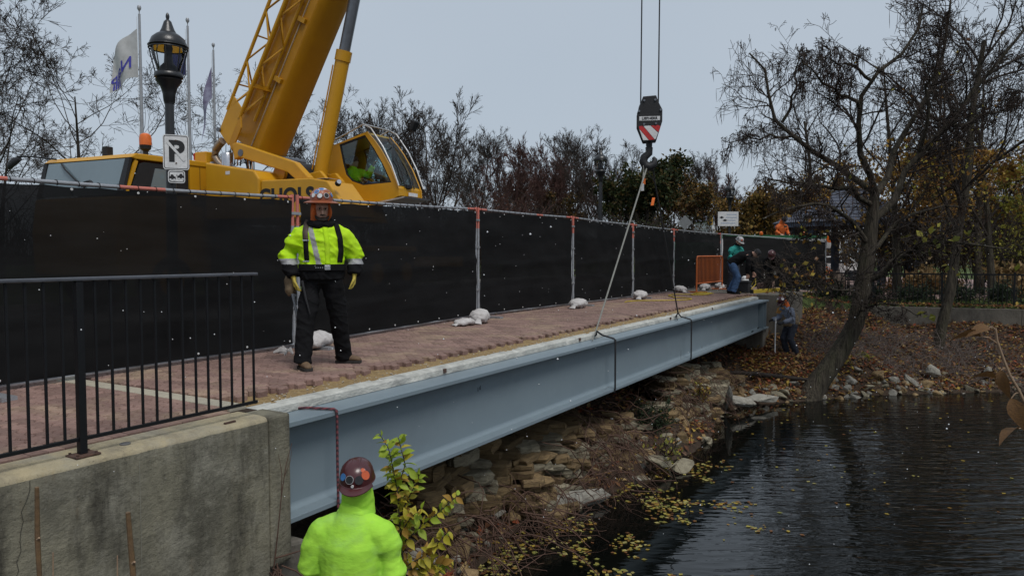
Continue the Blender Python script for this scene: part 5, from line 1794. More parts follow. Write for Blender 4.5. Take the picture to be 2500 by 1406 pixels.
# bending worker in jeans (faces +x in his own frame turned to the right of the picture)
P4 = dict(pel=(0, .10, .93), chest=(0, -.20, 1.12), neck=(0, -.44, 1.20), head=(.0, -.575, 1.20), hf=(0, -.55, -.83), hu=(0, -.83, .55), ground=0.0, side=(1, 0, 0), hem=(0, .16, .88),
          arms=[((-.2, -.36, 1.13), (-.23, -.36, .84), (-.19, -.33, .60), (.05, -.1, -.99), (.6, .7, 0), (.3, -.9, 0), .4), ((.2, -.36, 1.13), (.24, -.44, .86), (.2, -.50, .64), (-.05, -.25, -.95), (-.6, .7, 0), (-.3, -.9, 0), .5)],
          legs=[((-.1, .10, .88), (-.13, -.08, .49), (-.14, .05, .1), (-.1, -1)), ((.1, .10, .88), (.13, -.02, .49), (.14, .16, .1), (.1, -1))])
w4, _, (H, hf, hu, hx) = person('bending worker in blue jeans, black pullover and grey knit cap', B(18.30, 1.02, .001), R(72), P4, dict(top=m_cblack, legs=m_jean, boot=m_cblack, topname='pullover'), .016)
hat(w4, H + hu * .035, hf, hu, 'beanie', m_cchar)
P5 = dict(pel=(0, .12, .86), chest=(0, -.16, 1.06), neck=(0, -.38, 1.14), head=(.02, -.50, 1.14), hf=(.1, -.6, -.8), hu=(0, -.8, .6), ground=0.0, hem=(0, .18, .82),
          arms=[((-.2, -.3, 1.07), (-.26, -.34, .80), (-.24, -.40, .58), (0, -.1, -.99), (.6, .7, 0), (.3, -.9, 0), .35), ((.2, -.3, 1.07), (.28, -.4, .84), (.18, -.52, .68), (-.2, -.4, -.9), (-.6, .7, 0), (-.3, -.9, 0), .5)],
          legs=[((-.11, .12, .82), (-.18, -.1, .46), (-.2, .04, .1), (-.2, -1)), ((.11, .12, .82), (.2, -.1, .46), (.22, .06, .1), (.2, -1))])
w5, _, (H, hf, hu, hx) = person('crouching worker in black with white gloves and brown boots behind the bare branches', B(20.05, .22, .008), R(-35), P5, dict(top=m_cblack, legs=m_cblack, glove=m_glovew, topname='jacket'), .016)
hat(w5, H + hu * .045, hf, hu, 'cap', m_hatmr, [(180, 30, .03, m_stw, m_stg), (120, 30, .03, m_stw, None)])
# worker down on the bank by the abutment
wx, wy = 7.66, 20.35
P6 = dict(pel=(0, .06, .86), chest=(0, -.06, 1.18), neck=(0, -.18, 1.37), head=(0, -.25, 1.48), hf=(0, -.72, -.7), hu=(0, -.7, .72), ground=0.0,
          arms=[((-.19, -.1, 1.29), (-.24, -.16, 1.0), (-.2, -.42, .96), (.1, -.95, -.2), (.6, 0, -.8), (.6, -.5, .5), .8), ((.19, -.1, 1.29), (.25, -.12, 1.0), (.18, -.36, .92), (-.1, -.95, -.2), (-.6, 0, -.8), (-.6, -.5, .5), .8)],
          legs=[((-.09, .06, .82), (-.12, -.1, .45), (-.12, .02, .1), (0, -1)), ((.09, .06, .82), (.12, -.06, .45), (.13, .12, .1), (0, -1))])
w6, _, (H, hf, hu, hx) = person('worker in grey hooded sweatshirt and tool vest standing on the leafy bank', (wx, wy, tz(wx, wy) + .02), R(-70), P6, dict(top=m_greyb, legs=m_navy, glove=m_cchar, topname='hooded_sweatshirt'), .016)
hat(w6, H + hu * .045, hf, hu, 'cap', m_hatmr, [(90, 25, .035, m_stw, m_stg), (50, 40, .03, m_stw, m_stg), (140, 30, .035, m_stw, None), (-90, 30, .04, m_stw, None), (0, 60, .03, m_stw, None)])
blob('hood', MB().tube([Vector((0, -.12, 1.3)), H - hu * .1 - hf * .02, H - hf * .03], [(.13, .11), (.105, .1), (.09, .085)], 12, ref=hx), .014, w6, m_hood, smooth=3)
blob('tool_vest', MB().tube([Vector((0, .06, .82)), Vector((0, .03, 1.0)), Vector((0, -.05, 1.2))], [(.215, .185), (.21, .18), (.17, .15)], 14), .016, w6, m_tan, smooth=3, wrinkle=.02)
MB().tube([(-.05, -.42, 1.02), (-.05, -.43, .5), (-.05, -.43, .0)], .018, 8).build('white_pole', m_whitep, w6, smooth=True)
# crane operator
cm = Matrix.Translation(UQ) @ Matrix.Rotation(URZ, 4, 'Z')
opl = cm @ Vector((2.22, 1.05, 2.38))
P7 = dict(pel=(0, .05, .30), chest=(0, .10, .58), neck=(0, .10, .78), head=(0, .07, .90), hf=(0, -1, .25), ground=0.0, hem=(0, .05, .26),
          arms=[((-.2, .1, .70), (-.27, -.06, .48), (-.22, -.30, .48), (0, -.95, -.1), (.2, 0, -.95), (.9, -.2, 0), .6), ((.2, .1, .70), (.28, -.12, .62), (.22, -.30, .82), (0, -.5, .8), (0, -.8, -.5), (-.9, -.2, 0), .6)],
          legs=[((-.1, .02, .30), (-.13, -.42, .36), (-.13, -.58, .10), (0, -1)), ((.1, .02, .30), (.13, -.42, .36), (.13, -.58, .10), (0, -1))])
w7, _, (H, hf, hu, hx) = person('crane operator in lime hi-vis shirt seated inside the yellow cab', opl, URZ + PI / 2, P7, dict(top=m_lime, legs=m_jean, boot=m_cblack, bulk=.98, topname='shirt'), .016)
hat(w7, H + hu * .045, hf, hu, 'beanie', m_cchar)
# far worker standing on the parked truck
P8 = dict(P3)
w8, _, (H, hf, hu, hx) = person('far worker in orange hooded top and dark cap above the end of the screened fence', (11.35, 31.4, 1.02), R(20), P8, dict(top=m_hood, legs=m_navy, topname='hooded_top'), .02)
hat(w8, H + hu * .045, hf, hu, 'beanie', m_cchar)
blob('hood', MB().tube([Vector((0, -.1, 1.42)), H - hu * .1 - hf * .02, H - hf * .03], [(.14, .12), (.115, .11), (.1, .095)], 12, ref=hx), .016, w8, m_hood, smooth=3)

# ================================================================== TREES
m_bark = M('dark grey bark', (.055, .046, .04), .95, col2=(.03, .025, .022), vs=9, bump=.9, bs=18, stretch=(1, 1, .3), dist=.03, spec=.2)
m_bark2 = M('mossy brown bark', (.085, .072, .054), .95, col2=(.018, .015, .012), vs=13, bump=1.0, bs=22, stretch=(1.5, 1.5, .16), stain=(.045, .048, .024), st_s=2.5, st_amt=.5, dist=.05, spec=.2)  # dark upright streaks paint furrow shade into the bark colour
m_twig = M('brown twig', (.050, .040, .034), .95, vs=5, bump=0, spec=.2)
m_twigr = M('reddish twig', (.085, .045, .038), .95, vs=5, bump=0, spec=.2)
m_leaf = M('autumn leaf', (1, 1, 1), .75, var=.3, vs=8, bump=0, attr=True, trans=.3, spec=.3)
m_pod = M('dark seed pod', (.040, .024, .018), .9, vs=6, bump=0, spec=.2)


def straight_trunk(g, H, frac, r, k=9, lean=.05, wig=.03):
    P = [np.zeros(3)]
    d = np.array([g.normal(0, lean), g.normal(0, lean), 1.0])
    for i in range(k - 1):
        d = d + np.r_[g.normal(0, wig, 2), 0]
        P.append(P[-1] + d / np.linalg.norm(d) * H * frac / (k - 1))
    P = np.array(P)[None]
    rr = r * (np.linspace(1, .16, k) + .35 * np.exp(-np.linspace(0, 1, k) * 14))
    return P, rr[None]


def tree_meshes(seed, trunkP, trunkR, spec, twig_min, bark, twig, leaf=None, extra=None):
    """spec: list of dict(n,u,ang,lr,k,wig,up,rr,m)"""
    g = np.random.default_rng(seed)
    P, Rr = trunkP, trunkR
    tr = [(P, Rr, 9)]
    cr_ = []
    last = None
    for li, q in enumerate(spec):
        P, Rr = kids(g, P, Rr, q['n'], q['u'][0], q['u'][1], q['ang'], q['lr'], q.get('k', 4), q.get('wig', .1), q.get('up', .05), q.get('rr', .6), q.get('tp', .3), q.get('sh', .5))
        Rr = np.maximum(Rr, twig_min)
        cr_.append((P, Rr, q.get('m', 4 if li < 2 else 3)))
        last = P
    if extra: cr_ += extra
    tv = np_mesh('trunk', *tubes(tr), bark, smooth=True)
    cv = np_mesh('crown', *tubes(cr_), twig, smooth=True)
    lv = None
    if leaf:
        n = leaf['n']
        i = g.integers(0, len(last), n)
        j = g.integers(1, last.shape[1], n)
        C = last[i, j] + g.normal(0, leaf.get('jit', .06), (n, 3))
        if 'zr' in leaf: C = C[(C[:, 2] > leaf['zr'][0]) & (C[:, 2] < leaf['zr'][1])]
        V, F, c = leaf_cards(g, C, leaf['size'], leaf.get('asp', .6), 0, leaf['pal'])
        lv = np_mesh('foliage', V, F, m_leaf, c)
    return tv, cv, lv


def put_tree(name, lab, loc, meshes, rz=0, sc=1, group=None, cat='tree'):
    t = thing(name, lab, cat, loc, rz, group)
    t.scale = (sc, sc, sc)
    link('trunk', meshes[0], t)
    c = link('crown', meshes[1], t)
    if meshes[2] is not None: link('foliage', meshes[2], c)
    return t


def spec_spread(dense=1.0):
    return [dict(n=11, u=(.34, 1), ang=(.7, 1.25), lr=(.75, 1.2), k=7, wig=.16, up=.10, rr=.42, m=6),
            dict(n=7, u=(.25, 1), ang=(.45, 1.0), lr=(.35, .6), k=5, wig=.17, up=.03, rr=.6),
            dict(n=int(6 * dense), u=(.2, 1), ang=(.4, 1.0), lr=(.4, .7), k=4, wig=.2, up=.0, rr=.65),
            dict(n=int(6 * dense), u=(.2, 1), ang=(.4, 1.0), lr=(.4, .75), k=3, wig=.2, up=0, rr=.7)]


def spec_vase(dense=1.0, red=0):
    return [dict(n=11, u=(.25, 1), ang=(.3, .85), lr=(1.1, 1.75), k=7, wig=.09, up=.12, rr=.5, m=6, sh=.35),
            dict(n=8, u=(.2, 1), ang=(.3, .75), lr=(.35, .6), k=5, wig=.1, up=.09, rr=.55),
            dict(n=int(7 * dense), u=(.15, 1), ang=(.3, .8), lr=(.4, .7), k=4, wig=.12, up=.07, rr=.6),
            dict(n=int(7 * dense), u=(.2, 1), ang=(.3, .8), lr=(.4, .75), k=3, wig=.12, up=.06, rr=.7)]


g = np.random.default_rng(5)
A1 = tree_meshes(21, *straight_trunk(g, 10.4, .72, .15), spec_spread(1), .0075, m_bark, m_twig)
A2 = tree_meshes(22, *straight_trunk(g, 10.0, .70, .15), spec_spread(1.25), .0075, m_bark, m_twig)
V1 = tree_meshes(31, *straight_trunk(g, 10.4, .42, .18), spec_vase(1), .008, m_bark, m_twig)
V2 = tree_meshes(32, *straight_trunk(g, 10.4, .40, .17), spec_vase(1.15), .008, m_bark, m_twig)
V3 = tree_meshes(33, *straight_trunk(g, 9.0, .38, .16), spec_vase(1.1), .009, m_bark, m_twigr)
ZG = -.08
for ms, x, y, rz, s_, nm, lab in [
    (A1, -17.3, 30, .4, 1.0, 'bare_tree', 'bare spreading tree with a dark trunk rising behind the carrier cab'),
    (A2, -20.6, 28, 2.0, 1.02, 'bare_tree', 'bare twiggy tree past the carrier cab mirror'),
    (A2, -23.5, 34, 4.4, .95, 'bare_tree', 'thin bare tree farther off past the carrier cab mirror'),
    (A1, -12.6, 35, 3.3, 1.0, 'bare_tree', 'bare tree between the last flagpole and the lattice jib'),
    (A2, -10.4, 41, 1.1, .93, 'bare_tree', 'low bare tree seen through the gap between boom and lift cylinder'),
    (V1, -3.9, 40, .3, 1.12, 'bare_tree', 'tall vase-shaped bare tree standing behind the operator cab mirror'),
    (V2, -9.3, 46, 1.9, 1.2, 'bare_tree', 'bare vase-shaped tree behind the operator cab roof'),
    (V2, -6.4, 52, 4.0, 1.2, 'bare_tree', 'thin bare tree farther back over the operator cab'),
    (V3, -.4, 48, 2.5, 1.15, 'bare_tree', 'reddish bare tree beside the tall vase-shaped tree'),
    (V3, 3.3, 56, .9, 1.3, 'bare_tree', 'reddish bushy bare tree behind the second lantern lamp'),
    (V2, 5.3, 60, 3.1, 1.3, 'bare_tree', 'bare tree crown just past the second lantern lamp'),
    (V1, 6.6, 47, 5.2, 1.05, 'bare_tree', 'bare tree with forked trunk left of the dark green tree'),
    (V3, 17.0, 62, 1.4, 1.2, 'bare_tree', 'bare reddish tree beyond the diamond sign'),
    (V2, 13.6, 55, 2.2, 1.0, 'bare_tree', 'bare fork-trunked tree beside the white notice board'),
    (V3, 9.2, 66, 3.7, 1.2, 'bare_tree', 'bare tree far behind the dark green tree'),
    (V3, .4, 64, 5.0, 1.25, 'bare_tree', 'faint reddish bare tree far behind the middle fence panels'),
    (V3, 1.5, 52, 1.2, 1.2, 'bare_tree', 'reddish bare tree whose crown meets the small far road lamp'),
    (V2, -2.2, 58, 2.6, 1.25, 'bare_tree', 'bare tree far behind the vase-shaped tree'),
    (V3, 12.2, 60, 5.6, 1.2, 'bare_tree', 'bare reddish crown rising behind the green and rust tree'),
    (A2, -27, 30, 5.5, 1.0, 'bare_tree', 'bare tree past the end of the visible fence')]:
    put_tree(nm, lab, (x, y, ZG), ms, rz, s_, 'bare trees beyond the fence')
# leafy trees beyond the fence
PG = [(.030, .045, .014), (.022, .034, .012), (.05, .06, .016), (.10, .07, .02)]
PO = [(.16, .085, .025), (.11, .065, .025), (.07, .06, .022), (.05, .05, .02), (.2, .12, .03)]
PY = [(.26, .15, .03), (.20, .11, .03), (.14, .09, .03), (.30, .20, .05), (.08, .07, .02)]
spL = [dict(n=9, u=(.2, 1), ang=(.4, .95), lr=(.9, 1.3), k=6, wig=.12, up=.1, rr=.55, m=5), dict(n=7, u=(.15, 1), ang=(.4, .9), lr=(.4, .65), k=5, wig=.14, up=.06, rr=.6), dict(n=6, u=(.1, 1), ang=(.4, 1), lr=(.4, .7), k=4, wig=.15, up=.03, rr=.6)]
LG = tree_meshes(41, *straight_trunk(g, 8.2, .42, .17), spL, .011, m_bark, m_twig, dict(n=9000, size=(.13, .24), pal=PG, jit=.12))
LO = tree_meshes(42, *straight_trunk(g, 7.4, .42, .16), spL + [dict(n=4, u=(.2, 1), ang=(.3, .9), lr=(.5, .8), k=3, wig=.1, up=.05, rr=.7)], .010, m_bark, m_twigr, dict(n=5200, size=(.12, .22), pal=PO, jit=.12))
LY = tree_meshes(43, *straight_trunk(g, 6.0, .40, .14), spL + [dict(n=3, u=(.2, 1), ang=(.3, .9), lr=(.5, .8), k=3, wig=.1, up=.05, rr=.7)], .009, m_bark, m_twig, dict(n=6500, size=(.10, .18), pal=PY, jit=.12))
put_tree('leafy_tree', 'dense dark green tree hanging on to its leaves behind the hook', (8.3, 44, ZG), LG, .3, 1.28)
put_tree('leafy_tree', 'green and rust coloured tree right of the hook slings', (11.1, 48, ZG), LO, 1.2, 1.3)
put_tree('leafy_tree', 'olive tree behind the second lantern lamp', (3.6, 52, ZG), LO, 3.5, 1.1)
put_tree('leafy_tree', 'golden brown leafy tree behind the white notice board lamp', (13.4, 41, ZG), LY, .8, 1.35)
put_tree('leafy_tree', 'golden leafy tree beside the gazebo roof', (16.3, 45, -.4), LY, 2.9, 1.4)
put_tree('leafy_tree', 'rust coloured leafy tree behind the gazebo', (19.5, 48, -.4), LO, 4.1, 1.3)
# thickets along the road
def thicket(lab, x, y, w_, h_, n, pal, seed, mat):
    g_ = np.random.default_rng(seed)
    t = thing('shrub', lab, 'shrub', (x, y, ZG), 0, 'shrubs beyond the fence')
    P = np.zeros((n, 5, 3))
    b = np.c_[g_.uniform(-w_ / 2, w_ / 2, n), g_.uniform(-.7, .7, n), np.zeros(n)]
    d = nrm(np.c_[g_.normal(0, .35, (n, 2)), np.ones(n)])
    for k_ in range(5):
        P[:, k_] = b + d * (h_ * g_.uniform(.6, 1, (n, 1))) * k_ / 4 + g_.normal(0, .04 * k_, (n, 3))
    Rr = np.linspace(.02, .008, 5)[None].repeat(n, 0)
    s1 = kids(g_, P, Rr, 7, .15, 1, (.3, .9), (.3, .6), 4, .15, .04, .6)
    s1 = (s1[0], np.maximum(s1[1], .008))
    s2 = kids(g_, *s1, 4, .1, 1, (.3, .9), (.4, .7), 3, .15, .03, .7)
    link('stems', np_mesh('stems', *tubes([(P, Rr, 4), (*s1, 3), (s2[0], np.maximum(s2[1], .007), 3)]), mat), t)
    if pal:
        C = s2[0].reshape(-1, 3)
        C = C[g_.integers(0, len(C), 2600)] + g_.normal(0, .08, (2600, 3))
        V, F, c = leaf_cards(g_, C, (.08, .15), .6, 0, pal)
        link('foliage', np_mesh('foliage', V, F, m_leaf, c), t)
PR = [(.16, .03, .03), (.12, .035, .03), (.09, .045, .03)]
thicket('red twigged shrub showing under the boom by the exhaust', -12.4, 30, 3, 3.2, 40, PR, 61, m_twigr)
thicket('red twigged shrub showing between boom and cab', -9.2, 33, 3, 3.4, 40, PR, 62, m_twigr)
thicket('brown shrub behind the operator cab step', -4.2, 36, 4, 4.4, 90, None, 63, m_twig)
thicket('red brown shrub behind the wide fence panel', -1.2, 37, 4, 4.4, 90, [(.11, .045, .03), (.08, .05, .03)], 64, m_twigr)
thicket('brown shrub before the second lantern lamp', 1.9, 40, 4, 4.2, 90, None, 65, m_twig)
thicket('olive shrub under the dark green tree', 7.4, 40, 4, 3.6, 70, PG, 66, m_twig)
thicket('golden shrub below the white notice board', 11.5, 37, 3, 2.2, 40, PY, 67, m_twig)
thicket('rust shrub beside the diamond sign', 9.3, 42, 3, 2.6, 40, PO, 68, m_twigr)

# far woods on the horizon, one mass
gw = np.random.default_rng(71)
nW = 2600
ang = gw.uniform(-.85, .95, nW)
dist = gw.uniform(85, 130, nW)
b = np.c_[np.sin(ang) * dist, np.cos(ang) * dist, np.full(nW, -.3)]
hW = gw.uniform(3.5, 8.5, nW) * (.75 + .25 * np.sin(ang * 17) * np.sin(ang * 41))
P = np.stack([b + np.c_[gw.normal(0, .25 * k_, (nW, 2)), hW * k_ / 3] for k_ in range(4)], 1)
Rr = np.linspace(.10, .03, 4)[None].repeat(nW, 0)
s1 = kids(gw, P, Rr, 6, .2, 1, (.3, .8), (.3, .5), 3, .1, .06, .5)
s1 = (s1[0], np.maximum(s1[1], .022))
tag(link('far_woods', np_mesh('far_woods', *tubes([(P, Rr, 3), (*s1, 3)]), M('far twigs', (.085, .068, .058), .95, vs=.2, bump=0, coord='World'))), 'brown leafless woods along the horizon', 'woods', kind='stuff')

# ------------------------------------------------------------------ the big seed-pod tree on the bank
CY = 18.3
SX = 18.3 / 1805
def cp(u, v, dy=0.0):
    k_ = (CY + dy) / 1805
    return ((u - 1250) * k_, CY + dy, 1.2 - (v - 619) * k_)
ct = [cp(1955, 1030, -.1), cp(1992, 950), cp(2025, 905), cp(2065, 845, .05), cp(2095, 780, .1), cp(2108, 700, .12), cp(2118, 620, .12), cp(2126, 540, .1), cp(2132, 470, .1)]
tb = np.array(ct[1])
tb = np.array([tb[0], tb[1], tz(tb[0], tb[1]) - .1])
trunkP = resample(ct, 16)[None]
tR = np.interp(np.linspace(0, 1, 16), [0, .06, .15, .35, .6, .8, 1], [.66, .40, .27, .215, .20, .175, .11])[None]
limbs = [([(2120, 600, .1), (2085, 545, -.2), (2040, 515, -.6), (1980, 500, -1.0), (1925, 512, -1.3), (1860, 535, -1.5)], .10),
         ([(2124, 500, .1), (2060, 462, -.3), (1990, 448, -.7), (1930, 452, -1.0), (1880, 440, -1.2)], .10),
         ([(2130, 470, .1), (2070, 420, .4), (1995, 386, .8), (1931, 335, 1.0), (1903, 303, 1.1), (1879, 247, 1.2), (1851, 183, 1.2), (1822, 138, 1.2)], .13),
         ([(1903, 303, 1.1), (1925, 250, 1.0), (1938, 200, .9), (1942, 140, .8)], .06),
         ([(1931, 335, 1.0), (1880, 340, .9), (1825, 345, .8), (1775, 352, .7)], .05),
         ([(2132, 470, .1), (2105, 400, -.4), (2083, 343, -.6), (2090, 271, -.7), (2118, 203, -.8), (2178, 151, -.8), (2218, 92, -.8), (2238, 20, -.8)], .13),
         ([(2090, 271, -.7), (2060, 240, -.9), (2027, 223, -1.0), (1979, 183, -1.2), (1950, 160, -1.2)], .07),
         ([(2118, 203, -.8), (2071, 175, -.8), (2019, 147, -.8), (1995, 118, -.8)], .06),
         ([(2130, 480, .1), (2165, 390, .6), (2202, 315, .8), (2238, 255, .9), (2274, 191, 1.0), (2298, 80, 1.0), (2306, -20, 1.0)], .13),
         ([(2126, 540, .1), (2178, 478, .3), (2238, 386, .3), (2310, 307, .2), (2330, 255, .1), (2377, 215, 0), (2449, 120, -.1), (2510, 40, -.1)], .14),
         ([(2238, 386, .3), (2250, 320, .0), (2256, 240, -.2), (2270, 160, -.3), (2285, 60, -.3)], .08),
         ([(2310, 307, .2), (2360, 300, .5), (2420, 270, .8), (2490, 240, 1.0)], .07),
         ([(2112, 690, .12), (2150, 668, -.2), (2189, 640, -.5), (2242, 593, -.8), (2313, 589, -1.0), (2395, 601, -1.2), (2470, 610, -1.4)], .11),
         ([(2118, 620, .12), (2170, 560, .5), (2230, 520, .9), (2300, 500, 1.2), (2380, 505, 1.4)], .09),
         ([(2108, 705, .1), (2050, 690, -.5), (1985, 672, -1.0), (1920, 660, -1.4), (1870, 668, -1.6)], .05),
         ([(2104, 720, .1), (2040, 700, -.8), (1980, 690, -1.3), (1930, 700, -1.6)], .035),
         ([(2098, 770, .1), (2130, 745, -.5), (2190, 740, -.9), (2240, 770, -1.1)], .05),
         ([(2122, 585, .1), (2060, 570, .2), (2000, 575, .3), (1950, 585, .3)], .05)]
LP = np.stack([resample([cp(*q) for q in l_], 9) for l_, r_ in limbs])
gc = np.random.default_rng(81)
LP[:, 1:-1] += gc.normal(0, .05, (len(LP), 7, 3))
LR = np.stack([np.linspace(r_ * .68, max(.013, r_ * .16), 9) for l_, r_ in limbs])
K1 = kids(gc, LP, LR, 17, .12, 1, (.4, 1.2), (.22, .46), 6, .25, .03, .5)
K1 = (K1[0], np.clip(K1[1], .008, .022))
K2 = kids(gc, *K1, 8, .15, 1, (.4, 1.1), (.4, .75), 5, .25, .03, .6)
K2 = (K2[0], np.maximum(K2[1], .0062))
K3 = kids(gc, *K2, 4, .25, 1, (.4, 1.1), (.45, .8), 4, .25, .02, .7)
K3 = (K3[0], np.maximum(K3[1], .006))
ori = np.array([tb[0], tb[1], tb[2]])
sh3 = lambda s_: (s_[0] - ori, s_[1])
# pods hang from the upper twigs
tips = np.concatenate([K2[0][:, -1], K3[0][:, -1], K3[0][:, -2]])
tips = tips[tips[:, 2] > 1.8]
tips = tips[gc.permutation(len(tips))[:2000]]
nP = len(tips)
pl_ = gc.uniform(.2, .5, nP)
sw = gc.normal(0, .05, (nP, 2))
PP = np.stack([tips + np.c_[sw * k_ ** 1.5 * .35, -pl_ * k_ / 3] for k_ in range(4)], 1)
PRr = np.array([.003, .0062, .0062, .002])[None].repeat(nP, 0)
ctree = thing('pod_tree', 'leaning dark tree hung with long seed pods on the river bank', 'tree', tuple(tb), 0)
big = tuple([sh3((trunkP, tR))[0], tR, 16]), (LP[:, :] - ori, LR, 8)
tm = np_mesh('trunk', *tubes([big[0]]), m_bark2, smooth=True)
tv = np.empty(len(tm.vertices) * 3, dtype=np.float32)
tm.vertices.foreach_get('co', tv)
tv = tv.reshape(-1, 3)
for i_, c in enumerate(tv.tolist()):
    tv[i_, :2] *= 1.0
    n_ = .035 * noise.noise((c[0] * 5, c[1] * 5, c[2] * 1.2)) + .03 * noise.noise((c[0] * 11, c[1] * 11, c[2] * 3))
    tv[i_, 0] += n_
    tv[i_, 1] += n_ * .5
tm.vertices.foreach_set('co', tv.ravel())
link('trunk', tm, ctree)
lo = link('limbs', np_mesh('limbs', *tubes([big[1]]), m_bark2, smooth=True), ctree)
co_ = link('crown', np_mesh('crown', *tubes([(*sh3(K1), 4), (*sh3(K2), 3), (*sh3(K3), 3)]), m_twig, smooth=True), ctree)
tag(link('seed_pods', np_mesh('seed_pods', *tubes([(PP - ori, PRr, 3)]), m_pod), co_), kind='stuff')
# a few leaves still on the low left branches, and on the right ones
def on(P_, n, box, pal, size, jit=.05):
    C = P_.reshape(-1, 3)
    C = C[(C[:, 0] > box[0]) & (C[:, 0] < box[1]) & (C[:, 2] > box[2]) & (C[:, 2] < box[3])]
    C = C[gc.integers(0, len(C), n)] + gc.normal(0, jit, (n, 3))
    return leaf_cards(gc, C, size, .65, 0, pal)
YLW = [(.42, .30, .05), (.34, .26, .05), (.28, .17, .04), (.36, .34, .06)]
OLV = [(.26, .26, .04), (.36, .33, .06), (.22, .20, .04), (.18, .19, .05)]
BRN = [(.16, .08, .035), (.22, .11, .03), (.30, .15, .03), (.12, .06, .03)]
la = [on(K3[0], 130, (6.0, 7.6, .0, 2.2), YLW + BRN, (.08, .16), .1), on(K2[0], 45, (9.3, 12.9, -.2, 1.8), OLV, (.14, .24), .1), on(K3[0], 120, (8.0, 13, 1.5, 6.5), YLW + BRN, (.07, .13))]
V, F, c = merge_np(la)
link('foliage', np_mesh('foliage', V - ori, F, m_leaf, c), co_)

# trees with thin autumn leaves behind it
spR = [dict(n=12, u=(.25, 1), ang=(.4, 1.1), lr=(.45, .8), k=7, wig=.15, up=.06, rr=.5, m=5), dict(n=8, u=(.15, 1), ang=(.4, 1.0), lr=(.35, .6), k=5, wig=.18, up=.03, rr=.6),
       dict(n=5, u=(.15, 1), ang=(.4, 1.0), lr=(.45, .7), k=4, wig=.2, up=.02, rr=.65), dict(n=4, u=(.2, 1), ang=(.4, 1.0), lr=(.45, .75), k=3, wig=.2, up=0, rr=.7)]
def rt(seed, H, fr_, r, pal, n, size, trunkpts=None, zr=(0, 6)):
    g_ = np.random.default_rng(seed)
    if trunkpts is None:
        tp, tr_ = straight_trunk(g_, H, fr_, r, lean=.06)
    else:
        tp = resample(trunkpts, 10)[None]
        tr_ = np.linspace(r, r * .4, 10)[None]
    return tree_meshes(seed, tp, tr_, spR, .007, m_bark2, m_twig, dict(n=n, size=size, pal=pal, jit=.08, zr=zr))
R1 = rt(91, 9.5, .9, .16, BRN + YLW, 3500, (.09, .17), [(0, 0, -.2), (.15, 0, 1.0), (.45, .1, 2.0), (.55, .1, 3.4), (.9, .2, 5.2), (1.0, .3, 7), (1.3, .3, 9)])
R2 = rt(92, 10, .85, .14, [(.30, .16, .03), (.24, .11, .03), (.36, .24, .05), (.15, .08, .03), (.46, .25, .04)], 9500, (.09, .18), zr=(0, 5.2))
R3 = rt(93, 9, .85, .13, OLV + YLW, 8000, (.10, .19), zr=(0, 4.6))
x_, y_ = 12.3, 21.3
put_tree('autumn_tree', 'vine-clad leaning tree on the bank before the low wall', (x_, y_, tz(x_, y_) - .05), R1, .0, 1.0)
put_tree('autumn_tree', 'orange leaved tree behind the iron fence by the gazebo', (14.4, 27.6, -.45), R2, .5, 1.0)
put_tree('autumn_tree', 'golden leaved tree standing on the lawn past the vine-clad tree', (17.6, 27.0, -.45), R3, 2.2, 1.05)
put_tree('autumn_tree', 'tall rust leaved tree at the end of the iron fence', (19.3, 30.5, -.45), R2, 3.9, 1.15)
put_tree('autumn_tree', 'yellow leaved tree overhanging the water past the iron fence', (15.4, 21.2, -1.0), R3, 4.6, .85)
for q_i, (qx, qy, qh, qp, ql) in enumerate([(17.5, 33, 3.6, PY, 'golden thicket right of the gazebo'), (20.5, 32.5, 4.2, BRN + YLW, 'rust thicket behind the golden lawn tree'), (23.5, 31, 4.4, OLV, 'olive thicket past the rust leaved tree'), (25.5, 28.5, 4.0, PY, 'golden thicket behind the far iron fence'),
                                             (21, 29, 2.6, OLV, 'low olive thicket behind the far iron fence post'), (22.5, 26.5, 3.2, BRN + YLW, 'brown thicket above the end of the low wall'), (13.0, 44, 3.0, PO, 'rust thicket left of the gazebo'), (26, 38, 6, PO, 'tall rust thicket far behind the lawn')]):
    thicket(ql, qx, qy, 4.5, qh, 70, qp, 500 + q_i, m_twig)
put_tree('autumn_tree', 'distant orange tree between the gazebo and the golden tree', (21, 36, -.45), R2, 1.3, 1.1)
put_tree('autumn_tree', 'distant brown tree behind the gazebo roof', (17.5, 41, -.45), R1, 2.5, 1.0)

# ================================================================== ROCKS, LEAVES, ROOTS ON THE BANK
m_rock = M('pale limestone', (.28, .25, .18), .92, col2=(.17, .15, .105), vs=5, bump=.8, bs=16, stain=(.10, .085, .06), st_s=3, st_amt=.7, rnd=.3, dist=.03, spec=.25)
m_rocky = M('ochre limestone', (.27, .19, .095), .92, col2=(.17, .115, .06), vs=5, bump=.8, bs=18, stain=(.08, .06, .045), st_s=2.6, st_amt=.7, stretch=(1, 1, 2.5), rnd=.3, dist=.03, spec=.25)
m_rockg = M('grey white stone', (.30, .285, .245), .9, col2=(.19, .18, .155), vs=6, bump=.7, bs=18, stain=(.14, .125, .10), st_s=3, st_amt=.6, rnd=.2, dist=.03, spec=.25)


